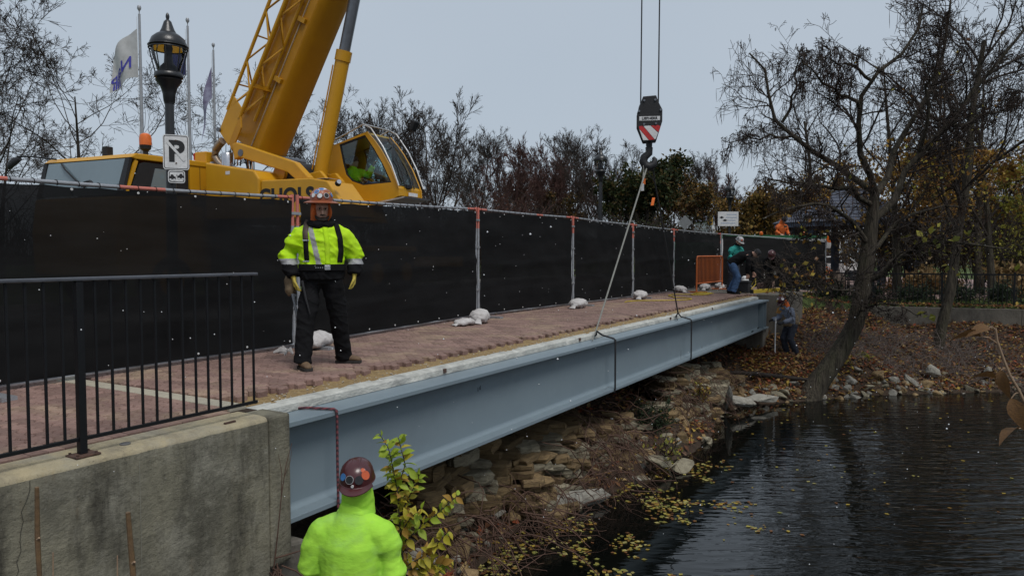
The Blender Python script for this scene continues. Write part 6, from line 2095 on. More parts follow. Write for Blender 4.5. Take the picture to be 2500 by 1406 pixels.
def rock_mesh(seed, mat, flat=.6, sub=1, n=13):
    g_ = np.random.default_rng(seed)
    bmx = bmesh.new()
    for p_ in nrm(g_.normal(0, 1, (n, 3))) * g_.uniform(.75, 1.1, (n, 1)) * np.array([1, .75, flat]):
        bmx.verts.new(p_ * .5)
    r_ = bmesh.ops.convex_hull(bmx, input=bmx.verts)
    bmesh.ops.delete(bmx, geom=[v for v in bmx.verts if not v.link_faces], context='VERTS')
    if sub:
        bmesh.ops.bevel(bmx, geom=list(bmx.edges), offset=.03, segments=1, affect='EDGES')
        bmesh.ops.triangulate(bmx, faces=bmx.faces)
        bmesh.ops.subdivide_edges(bmx, edges=[e for e in bmx.edges if e.calc_length() > .18], cuts=1)
        for v in bmx.verts:
            v.co += v.co.normalized() * .035 * noise.noise(v.co * 6 + Vector((seed, 0, 0)))
    bmesh.ops.recalc_face_normals(bmx, faces=bmx.faces)
    me_ = bpy.data.meshes.new('boulder')
    bmx.to_mesh(me_)
    bmx.free()
    me_.materials.append(mat)
    return me_


RK = [rock_mesh(200 + i, (m_rock, m_rockg, m_rock, m_rocky)[i % 4], (.45, .65, .55, .8)[i % 4]) for i in range(12)]
gr = np.random.default_rng(33)
# along the shoreline
seg = LAKE[1:15]
dl = np.r_[0, np.cumsum(np.linalg.norm(np.diff(seg, axis=0), axis=1))]
cnt = 0
for k_ in range(290):
    u = gr.uniform(0, dl[-1]) if k_ < 110 else gr.uniform(dl[-1] * .45, dl[-1])
    x = np.interp(u, dl, seg[:, 0])
    y = np.interp(u, dl, seg[:, 1])
    off = gr.normal(.12, .22)
    i_ = min(np.searchsorted(dl, u), len(seg) - 1)
    tn = nrm(seg[i_] - seg[max(i_ - 1, 0)])
    x, y = x - tn[1] * off + gr.normal(0, .05), y + tn[0] * off + gr.normal(0, .05)
    s_ = gr.choice([.14, .2, .28, .38, .5], p=[.25, .3, .25, .15, .05])
    if off < -.12: s_ *= .7
    ri = int(gr.integers(0, 12))
    o = link('boulder', RK[ri])
    o.location = (x, y, max(tz(x, y), WZ - .12) - s_ * .03)
    o.rotation_euler = (gr.normal(0, .45), gr.normal(.25, .4), gr.uniform(0, 6.28))
    o.scale = (s_ * gr.uniform(.9, 1.5), s_, s_ * gr.uniform(.75, 1.1))
    zone = 'at the water line under the girder' if x < 3.2 else 'at the water line between the ledges and the leaning tree' if x < 7.4 else 'at the water line past the leaning tree'
    lbl = ('small ' if s_ < .2 else 'big ' if s_ > .3 else 'medium ') + {0: 'tan', 1: 'grey', 2: 'tan', 3: 'ochre'}[ri % 4] + ' limestone rock ' + zone
    tag(o, lbl, 'rock', lbl.replace('rock', 'rocks'))
# single stones one can point at
for x, y, z, sc_, rot, mi, lab in [
    (11.15, 19.45, -1.92, (.55, .5, .62), (.3, .5, .4), 1, 'pale grey cube-shaped boulder on the leafy bank past the leaning tree'),
    (12.65, 19.5, -1.95, (.42, .36, .62), (.2, .5, 1.0), 1, 'upright pale grey stone beside the iron fence bank'),
    (13.0, 19.45, -2.08, (.34, .3, .4), (.4, .2, 2.0), 5, 'small pale stone leaning on the upright grey one'),
    (2.85, 12.2, -2.34, (.8, .6, .42), (.2, -.2, .9), 2, 'big rounded pale boulder at the corner of the calm water'),
    (2.45, 12.0, -2.2, (.8, .45, .5), (.1, .3, .3), 4, 'flat pale boulder behind the rounded corner boulder'),
    (4.75, 16.2, -2.0, (1.25, .35, .3), (.2, .75, 1.3), 9, 'long slanted limestone plank leaning on the bank'),
    (5.2, 16.6, -2.15, (.9, .6, .5), (.1, .2, .4), 1, 'grey boulder behind the slanted limestone plank'),
    (5.9, 17.25, -2.2, (1.1, .5, .35), (.1, .1, .3), 5, 'broad flat grey stone by the water before the leaning tree'),
    (.42, 10.15, -2.28, (.62, .42, .75), (.2, .1, .5), 3, 'ochre pointed stone standing at the water under the girder'),
    (.98, 10.42, -2.30, (1.25, .45, .55), (.1, .02, .45), 1, 'long pale slab at the water line under the ledge')]:
    o = link('boulder', RK[mi])
    o.location, o.scale, o.rotation_euler = (x, y, z), sc_, rot
    tag(o, lab, 'rock')
# rubble on the near slope below the girder
for k_ in range(120):
    s_, t_ = gr.uniform(.6, 4.6), gr.uniform(-.7, .9)
    p_ = B(s_, t_)
    zz, D_, P_ = terrain(np.array([p_.x]), np.array([p_.y]))
    if D_[0] < .02: continue
    q = gr.choice([.12, .2, .3, .45], p=[.35, .35, .2, .1])
    o = link('boulder', RK[gr.integers(0, 12)])
    o.location = (p_.x, p_.y, float(zz[0]) + q * .12)
    o.rotation_euler = (gr.normal(0, .4), gr.normal(0, .4), gr.uniform(0, 6.28))
    o.scale = (q * 1.2, q, q)
    lbl = ('small' if q < .15 else 'fist-sized' if q < .25 else 'large') + ' broken stone on the root-covered slope under the girder'
    tag(o, lbl, 'rock', lbl.replace('stone', 'stones'))


def slab_mesh(seed, mat):
    g_ = np.random.default_rng(seed)
    n = 9
    a = np.sort(g_.uniform(0, 2 * PI, n))
    rad = g_.uniform(.38, .55, n)
    vs_ = []
    for z, kx in ((-.5, .95), (-.3, 1.0), (.3, 1.02), (.5, .93)):
        j = g_.normal(0, .02, (n, 2))
        vs_ += [(math.cos(a[i]) * rad[i] * kx + j[i][0], math.sin(a[i]) * rad[i] * kx + j[i][1], z + g_.normal(0, .05)) for i in range(n)]
    fs_ = [tuple(range(n - 1, -1, -1)), tuple(range(3 * n, 4 * n))]
    for l in range(3):
        fs_ += [(l * n + i, l * n + (i + 1) % n, (l + 1) * n + (i + 1) % n, (l + 1) * n + i) for i in range(n)]
    return MB().add(vs_, fs_).mesh('stone_slab', mat)


SLB = [slab_mesh(300 + i, m_rocky if i % 3 else m_rock) for i in range(8)]


def ledge(lab, s0, s1, t0, z0, z1, back, seed, lay=.085):
    g_ = np.random.default_rng(seed)
    c = B((s0 + s1) / 2, t0, z0)
    L = thing('rock_ledge', lab, 'rock ledge', c, BRZ, 'layered limestone ledges')
    z = 0.0
    while z < z1 - z0:
        th = lay * g_.uniform(.6, 1.5)
        x = -(s1 - s0) / 2 + g_.uniform(-.1, .1)
        inset = back * (z / (z1 - z0)) ** 1.2 + g_.uniform(-.07, .08)
        end = (s1 - s0) / 2 * (1 - .25 * z / (z1 - z0))
        while x < end:
            w_ = g_.uniform(.25, .75)
            o = link('stone_slab', SLB[g_.integers(0, 8)], L)
            dp_ = g_.uniform(.5, .8)
            o.location = (x + w_ / 2, inset + dp_ * .42 + g_.normal(0, .045), z + th / 2)
            o.scale = (w_ * 1.08, dp_, th * .97)
            o.rotation_euler = (g_.normal(0, .035), g_.normal(.02, .035), g_.normal(0, .12) + (PI if g_.random() < .5 else 0))
            x += w_ * .92
        z += th
    return L


ledge('layered ochre limestone ledge under the middle of the girder', 4.3, 6.9, .02, -2.38, -1.42, .45, 1)
ledge('dark layered ledge deep under the girder near the wall', 2.6, 4.2, .42, -2.1, -1.25, .25, 2, .13)
ledge('stepped ochre ledge below the farther lifting sling', 10.0, 12.2, -.22, -2.3, -1.30, .55, 3)
ledge('broken limestone ledge between the two slings', 6.9, 8.4, -.15, -2.38, -1.7, .4, 4)
ledge('low pale ledge beside the evergreen shrub', 8.9, 10.0, -.25, -2.3, -1.75, .4, 5)
ledge('weathered ledge at the foot of the far abutment', 12.4, 14.6, -.25, -2.2, -1.6, .6, 6, .1)
l7 = ledge('low mossy ledge on the bank right of the leaning tree', 0, 1.5, 0, 0, .38, .2, 7, .08)
l7.location = (9.2, 20.1, -2.05)
l7.rotation_euler = (0, 0, .25)

# leaf litter
def scatter_bank(n, X0, X1, Y0, Y1, g_, dens=None):
    X, Y = g_.uniform(X0, X1, n), g_.uniform(Y0, Y1, n)
    Z_, D_, P_ = terrain(X, Y)
    ok = (D_ > .03) & (P_ > -.3)
    return np.c_[X, Y, Z_][ok], D_[ok], P_[ok]
gl = np.random.default_rng(44)
C1, D1, P1_ = scatter_bank(26000, 6.2, 16.5, 16.8, 25.5, gl)
C2, D2, P2_ = scatter_bank(22000, -1.6, 7.5, 5.5, 21, gl)
C2 = C2[gl.random(len(C2)) < .9]
LB = [(.26, .11, .05), (.34, .16, .06), (.19, .085, .045), (.42, .25, .09), (.14, .065, .04), (.34, .09, .04), (.46, .33, .15), (.17, .10, .065), (.44, .30, .06)]
C = np.concatenate([C1, C2])
C[:, 2] += gl.uniform(.005, .05, len(C))
V, F, c = leaf_cards(gl, C, (.06, .15), .65, .55, LB, curl=.5)
tag(link('leaf_litter', np_mesh('leaf_litter', V, F, m_leaf, c)), 'brown and rust fallen leaves covering the bank', 'leaves', kind='stuff')
# yellow leaves drifting on the calm water
n = 13000
X, Y = gl.uniform(-.4, 4.2, n), gl.uniform(6.8, 13.5, n)
_, D_, _ = terrain(X, Y)
cl = np.array([noise.noise((a * 1.1, b * 1.1, 2.0)) + .5 * noise.noise((a * 3.1, b * 3.1, 5.0)) for a, b in zip(X, Y)])
ok = (D_ < .0) & (cl + .45 * np.exp(D_ * 1.2) - .16 * np.maximum(X - 1.4, 0) > gl.uniform(.02, .62, n))
X2, Y2 = gl.uniform(1, 14, 700), gl.uniform(9, 18.6, 700)
_, D2_, _ = terrain(X2, Y2)
ok2 = (D2_ < 0) & (np.exp(D2_ * .55) > gl.random(700))
C = np.concatenate([np.c_[X, Y, np.full(n, WZ + .006)][ok], np.c_[X2, Y2, np.full(700, WZ + .006)][ok2]])
C[:, 2] += gl.uniform(0, .004, len(C))
V, F, c = leaf_cards(gl, C, (.035, .09), .75, .985, [(.42, .30, .05), (.36, .31, .07), (.30, .17, .04), (.46, .40, .14), (.20, .09, .035), (.25, .25, .06)], curl=.06)
tag(link('floating_leaves', np_mesh('floating_leaves', V, F, m_leaf, c)), 'yellow leaves floating on the dark calm water', 'leaves', kind='stuff')

# roots and vines hanging down the ledges, bramble on the right bank
m_vine = M('red brown vine', (.11, .062, .045), .9, col2=(.07, .045, .035), vs=8, bump=0, spec=.2)
gv = np.random.default_rng(55)
n = 760
s0 = gv.choice([2.2, 3.4, 4.6, 5.6, 6.3, 7.2, 10.2, 11.4, 13.2], n) + gv.normal(0, .5, n)
t0 = gv.uniform(-.15, .8, n)
k_ = 9
P = np.zeros((n, k_, 3))
st0 = np.array([B(a, b) for a, b in zip(s0, t0)])
st0[:, 2] = np.minimum(terrain(st0[:, 0], st0[:, 1])[0] + gv.uniform(.1, .6, n), -1.05)
d = np.c_[np.outer(-gv.uniform(.2, 1, n), np.array(BN[:2])) + np.outer(gv.normal(0, .9, n), np.array(BD[:2])), gv.uniform(-.4, .6, n)]
d = nrm(d)
ln = gv.uniform(.5, 1.5, n)
P[:, 0] = st0
for j in range(1, k_):
    d = nrm(d + gv.normal(0, .28, (n, 3)) + np.array([0, 0, -.22]))
    P[:, j] = P[:, j - 1] + d * (ln / (k_ - 1))[:, None]
    zt, D_, _ = terrain(P[:, j, 0], P[:, j, 1])
    P[:, j, 2] = np.maximum(P[:, j, 2], np.maximum(zt, WZ) + .01)
Rr = gv.choice([.0025, .004, .006, .010], (n, 1)) * np.linspace(1, .6, k_)[None]
tag(link('vines', np_mesh('vines', *tubes([(P, Rr, 4)]), m_vine, smooth=True)), 'tangled red-brown vines and roots hanging over the ledges', 'vines', kind='stuff')
n = 1100
cx = gv.uniform(8.4, 14.2, n)
cy = 19.6 + gv.uniform(-.2, 2.6, n)
keep = np.abs(cx - 10.9) < 3.2
cx, cy = cx[keep], cy[keep]
n = len(cx)
P = np.zeros((n, 7, 3))
P[:, 0] = np.c_[cx, cy, terrain(cx, cy)[0]]
d = nrm(np.c_[gv.normal(0, 1, (n, 2)), gv.uniform(.4, 1.5, n)])
ln = gv.uniform(.5, 1.4, n)
for j in range(1, 7):
    d = nrm(d + gv.normal(0, .22, (n, 3)) + np.array([0, 0, -.3]))
    P[:, j] = P[:, j - 1] + d * (ln / 6)[:, None]
    P[:, j, 2] = np.maximum(P[:, j, 2], terrain(P[:, j, 0], P[:, j, 1])[0] + .01)
Rr = gv.uniform(.005, .010, (n, 1)) * np.linspace(1, .5, 7)[None]
s1 = kids(gv, P, Rr, 3, .2, 1, (.4, 1), (.3, .6), 4, .2, -.05, .7)
tag(link('bramble', np_mesh('bramble', *tubes([(P, Rr, 4), (s1[0], np.maximum(s1[1], .0035), 3)]), M('dead bramble', (.13, .10, .085), .9, vs=6, bump=0))), 'tangled dead brush on the bank below the iron fence', 'brush', kind='stuff')
# roots spreading from the leaning tree's foot
rt_ = thing('fallen_branch', 'dark fallen branch lying on the bank below the abutment', 'branch', (6.6, 18.7, tz(6.6, 18.7)), 0)
MB().tube([(-.9, .5, .1), (-.3, .15, .12), (.3, -.1, .08), (.9, -.45, .06)], [.05, .06, .055, .035], 8).build('limb', m_bark, rt_, smooth=True)
MB().tube([(.2, -.05, .1), (.4, .2, .25), (.55, .3, .35)], [.025, .02, .01], 6).build('twig', m_bark, rt_, smooth=True)


def bush(lab, loc, rad, n, pal, seed, size=(.05, .1), grp=None, name='bush', stems=26):
    g_ = np.random.default_rng(seed)
    t = thing(name, lab, 'shrub', loc, 0, grp)
    rad = np.array(rad)
    d = nrm(np.c_[g_.normal(0, 1, (stems, 2)), np.abs(g_.normal(.8, .5, stems))])
    P = np.stack([d * rad * k_ / 4 * g_.uniform(.8, 1, (stems, 1)) + g_.normal(0, .02 * k_, (stems, 3)) for k_ in range(5)], 1)
    Rr = np.linspace(.012, .004, 5)[None].repeat(stems, 0)
    s1 = kids(g_, P, Rr, 6, .3, 1, (.3, 1), (.3, .5), 3, .15, .03, .6)
    link('stems', np_mesh('stems', *tubes([(P, Rr, 4), (s1[0], np.maximum(s1[1], .003), 3)]), m_twig), t)
    C = np.concatenate([P[:, 2:].reshape(-1, 3), s1[0].reshape(-1, 3)])
    C = C[g_.integers(0, len(C), n)] + g_.normal(0, .06, (n, 3)) * rad
    V, F, c = leaf_cards(g_, C, size, .5, 0, pal)
    link('foliage', np_mesh('foliage', V, F, m_leaf, c), t)
    return t


sp_ = B(8.66, .1, -1.95)
bush('small dark evergreen shrub on the rocks under the girder', sp_, (.4, .35, .55), 1500, [(.018, .035, .016), (.026, .046, .02), (.035, .05, .02)], 401, (.03, .07))
# hedge plants behind the iron fence
HG = [(.03, .05, .025), (.045, .065, .035), (.06, .075, .05), (.025, .04, .02)]
for i, (x, y, w_, lab) in enumerate([(12.6, 26.2, .7, 'low green bush behind the iron fence by the vine-clad tree'), (13.9, 25.6, .8, 'rounded green bush behind the iron fence past the vine-clad tree'), (15.2, 25.3, .75, 'grey-green bush behind the middle iron fence post'),
                                (16.5, 24.8, .7, 'dark green bush near the far iron fence post'), (11.6, 27.0, .6, 'small green bush beside the gazebo walk')]):
    bush(lab, (x, y, -.48), (w_ * 1.2, w_ * .8, .75), 1500, HG, 410 + i, (.06, .12), 'green bushes behind the iron fence')
TG = [(.30, .20, .09), (.24, .15, .07), (.34, .24, .12)]
bush('tan ornamental grass clump on the lawn', (18.6, 27.6, -.48), (1.0, .8, 1.3), 1400, TG, 420, (.15, .35), name='grass_clump')
bush('tan ornamental grass clump beyond the iron fence end', (17.2, 30.2, -.48), (1.1, .8, 1.2), 1400, TG, 421, (.15, .35), name='grass_clump')
bush('rust brown shrub on the lawn below the orange tree', (15.3, 29.0, -.48), (.9, .7, .8), 1200, BRN, 422, (.07, .13))
bush('red leaved seedling growing at the low wall', (16.0, 22.3, -1.1), (.35, .3, .8), 160, [(.3, .03, .03), (.24, .04, .03)], 423, (.06, .1), stems=8)
bush('yellow leaved seedling on the bank ledge', (9.5, 19.75, -1.75), (.3, .3, .3), 60, OLV, 424, (.10, .17), stems=8)
bush('yellow weed at the foot of the leaning tree', (8.55, 19.2, -1.8), (.4, .3, .4), 110, YLW, 425, (.07, .12), stems=10)
bush('yellow green weed on the corner boulders', (2.5, 11.9, -2.1), (.3, .3, .35), 80, OLV, 426, (.05, .09), stems=10)
bush('orange leaved vine shoot on the ochre ledge', B(10.9, -.05, -1.75), (.35, .3, .35), 120, BRN + YLW, 427, (.06, .10), stems=10)

# ------------------------------------------------------------------ sapling with yellow-green leaves
def cpx(u, v, Y): return Vector(((u - 1250) / 1805 * Y * .9989, Y, 1.2 - (v - 619) / 1805 * Y * 1.0))
LEAFM = [M('leaf lime', (.33, .42, .035), .6, col2=(.26, .36, .03), vs=18, bump=.1, trans=.3), M('leaf yellow', (.46, .40, .035), .6, col2=(.38, .32, .03), vs=18, bump=.1, trans=.3),
         M('leaf amber', (.40, .24, .04), .65, col2=(.30, .16, .03), vs=18, bump=.1, trans=.3)]


def leaf_me(mat, name='leaf', droop=.25):
    vs_, fs_ = [], []
    pr = [(0, .02), (.12, .12), (.3, .23), (.5, .27), (.7, .2), (.87, .09), (1, .005)]
    for i_, (y, w_) in enumerate(pr):
        z = -droop * y * y
        vs_ += [(-w_, y, z + w_ * .35), (0, y, z), (w_, y, z + w_ * .35)]
    for i_ in range(len(pr) - 1):
        for j_ in range(2):
            a = i_ * 3 + j_
            fs_.append((a, a + 1, a + 4, a + 3))
    return MB().add(vs_, fs_).mesh(name, mat, smooth=True, fix=False)


LFM = [leaf_me(m_) for m_ in LEAFM]
base = Vector((-.76, 4.95, tz(-.76, 4.95)))
sap = thing('sapling', 'slender sapling with yellow-green leaves beside the worker seen from behind', 'sapling', base, 0)
stems_ = [[(981, 1404), (972, 1300), (966, 1202), (946, 1101), (923, 1063)], [(966, 1202), (986, 1139), (969, 1072)], [(984, 1332), (1030, 1289), (1067, 1260), (1116, 1216)], [(981, 1375), (946, 1355), (926, 1312), (911, 1277)],
          [(981, 1398), (1044, 1361), (1093, 1306)], [(975, 1260), (1004, 1202), (1024, 1162)], [(986, 1404), (1040, 1392), (1090, 1384)], [(975, 1310), (1000, 1270), (1030, 1250)], [(984, 1350), (960, 1390), (940, 1404)], [(990, 1404), (1060, 1404), (1095, 1375)], [(970, 1230), (955, 1180), (945, 1150)]]
MB().tube([Vector((0, 0, 0)), Vector((.02, .0, .4)), cpx(981, 1404, 4.95) - base], [.012, .010, .008], 7).build('stem', m_bark, sap, smooth=True)
gs = np.random.default_rng(66)
for si, st in enumerate(stems_):
    Ys = np.linspace(4.95, 4.95 + gs.uniform(-.14, .12), len(st)) if si else np.full(len(st), 4.95)
    pts = [cpx(u, v, y) - base for (u, v), y in zip(st, Ys)]
    rp = resample(pts, 26)
    MB().tube([Vector(p_) for p_ in rp[::2]] + [Vector(rp[-1])], list(np.linspace(.0055 if si else .0075, .0018, 14)), 6).build('stem', m_bark, sap, smooth=True)
    Ls = np.linalg.norm(rp[-1] - rp[0])
    nl = int(Ls / .0125)
    for k_ in range(nl):
        f_ = (k_ + .5) / nl
        if si == 0 and f_ < .12: continue
        j_ = min(int(f_ * 25), 24)
        p_ = Vector(rp[j_]).lerp(Vector(rp[j_ + 1]), f_ * 25 - j_)
        tdir = Vector(rp[j_ + 1] - rp[j_]).normalized()
        az = k_ * 2.4 + gs.normal(0, .5)
        a_ = tdir.orthogonal().normalized()
        a_.rotate(Matrix.Rotation(az, 3, tdir))
        dr = (a_ * .85 + tdir * gs.uniform(.2, .9) + Vector((0, 0, gs.normal(-.15, .25)))).normalized()
        upv = (Vector((0, -.5, 1)) + Vector(gs.normal(0, .6, 3))).normalized()
        xx = dr.cross(upv).normalized()
        zz = xx.cross(dr)
        hgt = (p_.z + base.z)
        pr_ = np.clip((hgt + .75) / .55, 0, 1)
        ci = gs.choice(3, p=[.15 + .6 * pr_, .5 - .3 * pr_, .35 - .3 * pr_])
        o = link('leaf', LFM[ci], sap)
        sz = gs.uniform(.06, .098) * (1 if f_ < .9 else .75)
        mt = Matrix((xx, dr, zz)).transposed().to_4x4()
        mt.translation = p_
        o.matrix_local = mt @ Matrix.Diagonal((sz, sz, sz, 1))

# brown stalk close by on the right
m_fgl = M('withered brown leaf', (.17, .085, .025), .8, col2=(.10, .05, .02), vs=9, bump=.3, bs=20, trans=.25)
m_fgs = M('dry tan stem', (.30, .21, .13), .85, col2=(.22, .14, .09), vs=14, bump=.2)
FY = 4.0
b0 = cpx(2700, 1500, FY)
fg = thing('withered_stalk', 'dry tan stalk with curled brown leaves rising over the water', 'plant', (b0.x, b0.y, WZ - .15), 0)
o0 = Vector((b0.x, b0.y, WZ - .15))
fpts = [o0, cpx(2640, 1250, FY), cpx(2560, 1080, FY), cpx(2498, 955, FY), cpx(2475, 918, FY), cpx(2456, 873, FY), cpx(2441, 833, FY), cpx(2436, 802, FY)]
MB().tube([p_ - o0 for p_ in fpts], [.012, .010, .009, .008, .0075, .007, .006, .005], 8).build('stem', m_fgs, fg, smooth=True)
FL = leaf_me(m_fgl, 'leaf', .9)
def curl_leaf(u, v, sz, rot, pet):
    p_ = cpx(u, v, FY) - o0
    q_ = cpx(*pet, FY) - o0
    MB().tube([q_, q_.lerp(p_, .5) + Vector((0, 0, .012)), p_], [.004, .0035, .003], 6).build('petiole', m_fgs, fg, smooth=True)
    o = link('leaf', FL, fg)
    o.location, o.rotation_euler, o.scale = p_, rot, (sz * 1.1, sz, sz)
curl_leaf(2400, 822, .15, (.5, .6, 1.5), (2440, 838))
curl_leaf(2420, 800, .11, (.3, -.5, 1.9), (2436, 806))
curl_leaf(2440, 925, .16, (.6, .5, 1.7), (2476, 920))
curl_leaf(2452, 905, .12, (-.9, .3, 2.2), (2470, 905))
curl_leaf(2480, 975, .15, (-.8, .4, 2.6), (2500, 960))
curl_leaf(2500, 1050, .14, (.3, .3, 1.9), (2545, 1052))
# cut stems in front of the wall
for u, v0, r_, lab, Y_ in ((72, 1195, .0085, 'thin bare cut stem before the wall near the rusty insert', 2.6), (303, 1258, .0095, 'thick bare cut stem with pale scars before the wall', 2.6)):
    tp = cpx(u, v0, Y_)
    bz = tz(tp.x, Y_)
    t = thing('cut_stem', lab, 'plant stem', (tp.x + .02, Y_, bz - .02), 0)
    hh = tp.z - bz + .02
    pts = [Vector((.0 + .008 * math.sin(k_ * 1.9 + u), .006 * math.cos(k_ * 2.3), hh * k_ / 12)) + Vector((-.02 * k_ / 12, 0, 0)) for k_ in range(13)]
    MB().tube(pts, [r_ * (1.15 if k_ % 2 else .95) * (1.25 - .35 * k_ / 12) for k_ in range(13)], 8).build('stem', M('brown green stem', (.16, .095, .04), .7, col2=(.10, .06, .03), vs=20, bump=.2), t, smooth=True)
    for k_ in (5, 8, 10, 11):
        p_ = pts[k_]
        MB().tube([p_ + Vector((r_ * .5, -r_ * .6, 0)), p_ + Vector((r_ * 1.5, -r_ * 1.2, .008))], [r_ * .6, r_ * .42], 8).build('bud_scar', m_fgs, t, smooth=True)
for u, v0, u1, lab in ((268, 1368, 255, 'short dark twig beside the thick cut stem'), (108, 1360, 112, 'short dry twig beside the thin cut stem')):
    tp = cpx(u, v0, 2.5)
    bz = tz(tp.x, 2.5)
    t = thing('dry_twig', lab, 'twig', (tp.x, 2.5, bz - .02), 0)
    MB().tube([(-.03, 0, 0), (-.02, 0, (tp.z - bz) * .6), (0, 0, tp.z - bz + .02)], [.005, .004, .002], 6).build('stem', m_fgs, t, smooth=True)
    MB().tube([(-.02, 0, (tp.z - bz) * .8), (.012, .01, (tp.z - bz) * .92)], [.003, .0015], 5).build('side_shoot', m_fgs, t, smooth=True)
# dry shoot in the wall joint and roots below it
vs_t = thing('dry_shoot', 'leafless shoot growing from the joint at the end of the wall', 'plant', B(-.22, -.13, -1.25), BRZ)
MB().tube([(0, .03, 0), (.02, -.01, .35), (.05, -.02, .62), (.10, -.02, .85), (.17, -.01, 1.0)], [.006, .005, .004, .003, .002], 6).build('stem', m_vine, vs_t, smooth=True)
MB().tube([(.05, -.02, .62), (.05, -.03, .8), (.02, -.03, .95)], [.003, .003, .0015], 5).build('side_shoot', m_vine, vs_t, smooth=True)
MB().tube([(.08, -.02, .76), (.14, -.02, .86), (.16, -.02, .95)], [.003, .002, .0015], 5).build('side_shoot', m_vine, vs_t, smooth=True)
n = 26
P = np.zeros((n, 7, 3))
P[:, 0] = np.array([B(-.2 + gv.normal(0, .06), -.11, -1.22 + gv.normal(0, .05)) for _ in range(n)])
d = nrm(np.c_[np.outer(gv.normal(.3, .6, n), np.array(BD[:2])) + np.outer(-gv.uniform(.1, .4, n), np.array(BN[:2])), -gv.uniform(.5, 1.2, n)])
for j in range(1, 7):
    d = nrm(d + gv.normal(0, .2, (n, 3)))
    P[:, j] = P[:, j - 1] + d * .12
tag(link('wall_roots', np_mesh('wall_roots', *tubes([(P, np.linspace(.007, .003, 7)[None].repeat(n, 0), 5)]), m_vine, smooth=True)), 'bare roots spilling from the wall joint over the bearing seat', 'roots', kind='stuff')

# ================================================================== SITE CLUTTER ON THE DECK
m_bag = M('white woven sandbag', (.52, .50, .49), .85, col2=(.42, .40, .39), vs=9, bump=.5, bs=45, stain=(.30, .27, .24), st_s=5, st_amt=.5)
def sandbag(lab, s, t, rz, L=.55, W=.32, H=.19, seed=0):
    o_ = thing('sandbag', lab, 'sandbag', B(s, t, .0), BRZ + rz, 'white sandbags along the fence')
    m_ = MB()
    m_.tube([(-L * .5, 0, H * .35), (-L * .42, 0, H * .45), (-L * .2, .01, H * .5), (L * .1, 0, H * .52), (L * .34, 0, H * .45), (L * .44, 0, H * .38), (L * .5, 0, H * .3)],
            [(.03, .02), (W * .33, H * .34), (W * .5, H * .5), (W * .52, H * .52), (W * .42, H * .42), (W * .2, H * .22), (.03, .02)], 16, ref=(0, 1, 0))
    bg_ = blob('bag', m_, .018, o_, m_bag, smooth=5, wrinkle=.022, wscale=6 + seed)
    co = np.empty(len(bg_.data.vertices) * 3, dtype=np.float32)
    bg_.data.vertices.foreach_get('co', co)
    co[2::3] = np.maximum(co[2::3], .004)
    bg_.data.vertices.foreach_set('co', co)
    m_ = MB().tube([(-L * .48, 0, H * .35), (-L * .55, .01, H * .25), (-L * .64, .02, .02)], [(.03, .02), (.055, .015), (.075, .008)], 10, ref=(0, 1, 0))
    m_.build('tied_neck', m_bag, o_, smooth=True)
    MB().tube([(-L * .5 + .02 * 0, .034 * math.cos(q), H * .34 + .024 * math.sin(q)) for q in np.linspace(0, 2 * PI, 11)], .005, 5).build('tie', m_white, o_)
sandbag('full white sandbag behind the boots of the worker in the lime jacket', 2.75, 2.42, .25, .58, .33, .21, 1)
sandbag('plump white sandbag at the foot of the second fence joint', 6.68, 2.52, .5, .56, .33, .23, 2)
sandbag('flat white sandbag lying against the plump one', 6.18, 2.50, -.1, .42, .28, .12, 3)
sandbag('lone white sandbag at the third fence joint', 10.75, 2.58, .15, .66, .34, .20, 4)
sandbag('white sandbag at the joint right of the long sling', 14.45, 2.55, .3, .6, .36, .22, 5)
sandbag('grey white sandbag beside the orange barrier', 18.3, 2.72, .9, .5, .34, .2, 6)
sandbag('sandbag half hidden behind the orange barrier', 20.1, 2.45, .2, .55, .34, .2, 7)
sandbag('small sandbag at the far foot of the orange barrier', 20.95, 2.2, .5, .45, .3, .2, 8)
# crumpled plastic scrap
scr = thing('plastic_scrap', 'shredded white plastic scrap lying by the first sandbag', 'scrap', B(2.22, 2.38, .0), BRZ)
for k_ in range(7):
    a = random.uniform(0, 6.28)
    q = random.uniform(.08, .2)
    MB().tube([(0, 0, .03), (q * .5 * math.cos(a), q * .5 * math.sin(a), .05 * random.random() + .02), (q * math.cos(a), q * math.sin(a), .006)], [(.02, .004), (.03, .004), (.012, .003)], 6).build('shred', m_bag, scr, smooth=True)
# orange crowd barrier
m_obar = M('orange barrier paint', (.52, .13, .025), .5, col2=(.42, .10, .025), vs=8, bump=.08)
br_ = thing('crowd_barrier', 'orange tubular crowd barrier standing before the fence', 'barrier', B(18.25, 2.18, .0), BRZ - .04)
BW = 2.55
MB().tube([(0, 0, .02), (0, 0, 1.02), (.02, 0, 1.08), (.08, 0, 1.11), (BW - .08, 0, 1.11), (BW - .02, 0, 1.08), (BW, 0, 1.02), (BW, 0, .02)], .024, 10).build('outer_frame', m_obar, br_, smooth=True)
MB().tube([(0, 0, .28), (BW, 0, .28)], .02, 8).build('bottom_rail', m_obar, br_, smooth=True)
pk = MB().tube([(0, 0, .295), (0, 0, 1.09)], .0095, 6).mesh('picket', m_obar)
for k_ in range(1, 20):
    o = link('picket', pk, br_)
    o.location = (BW * k_ / 20, 0, 0)
for x in (.1, BW - .1):
    MB().bar((x, -.3, .025), (x, .3, .025), .04, .04).build('foot', m_obar, br_)
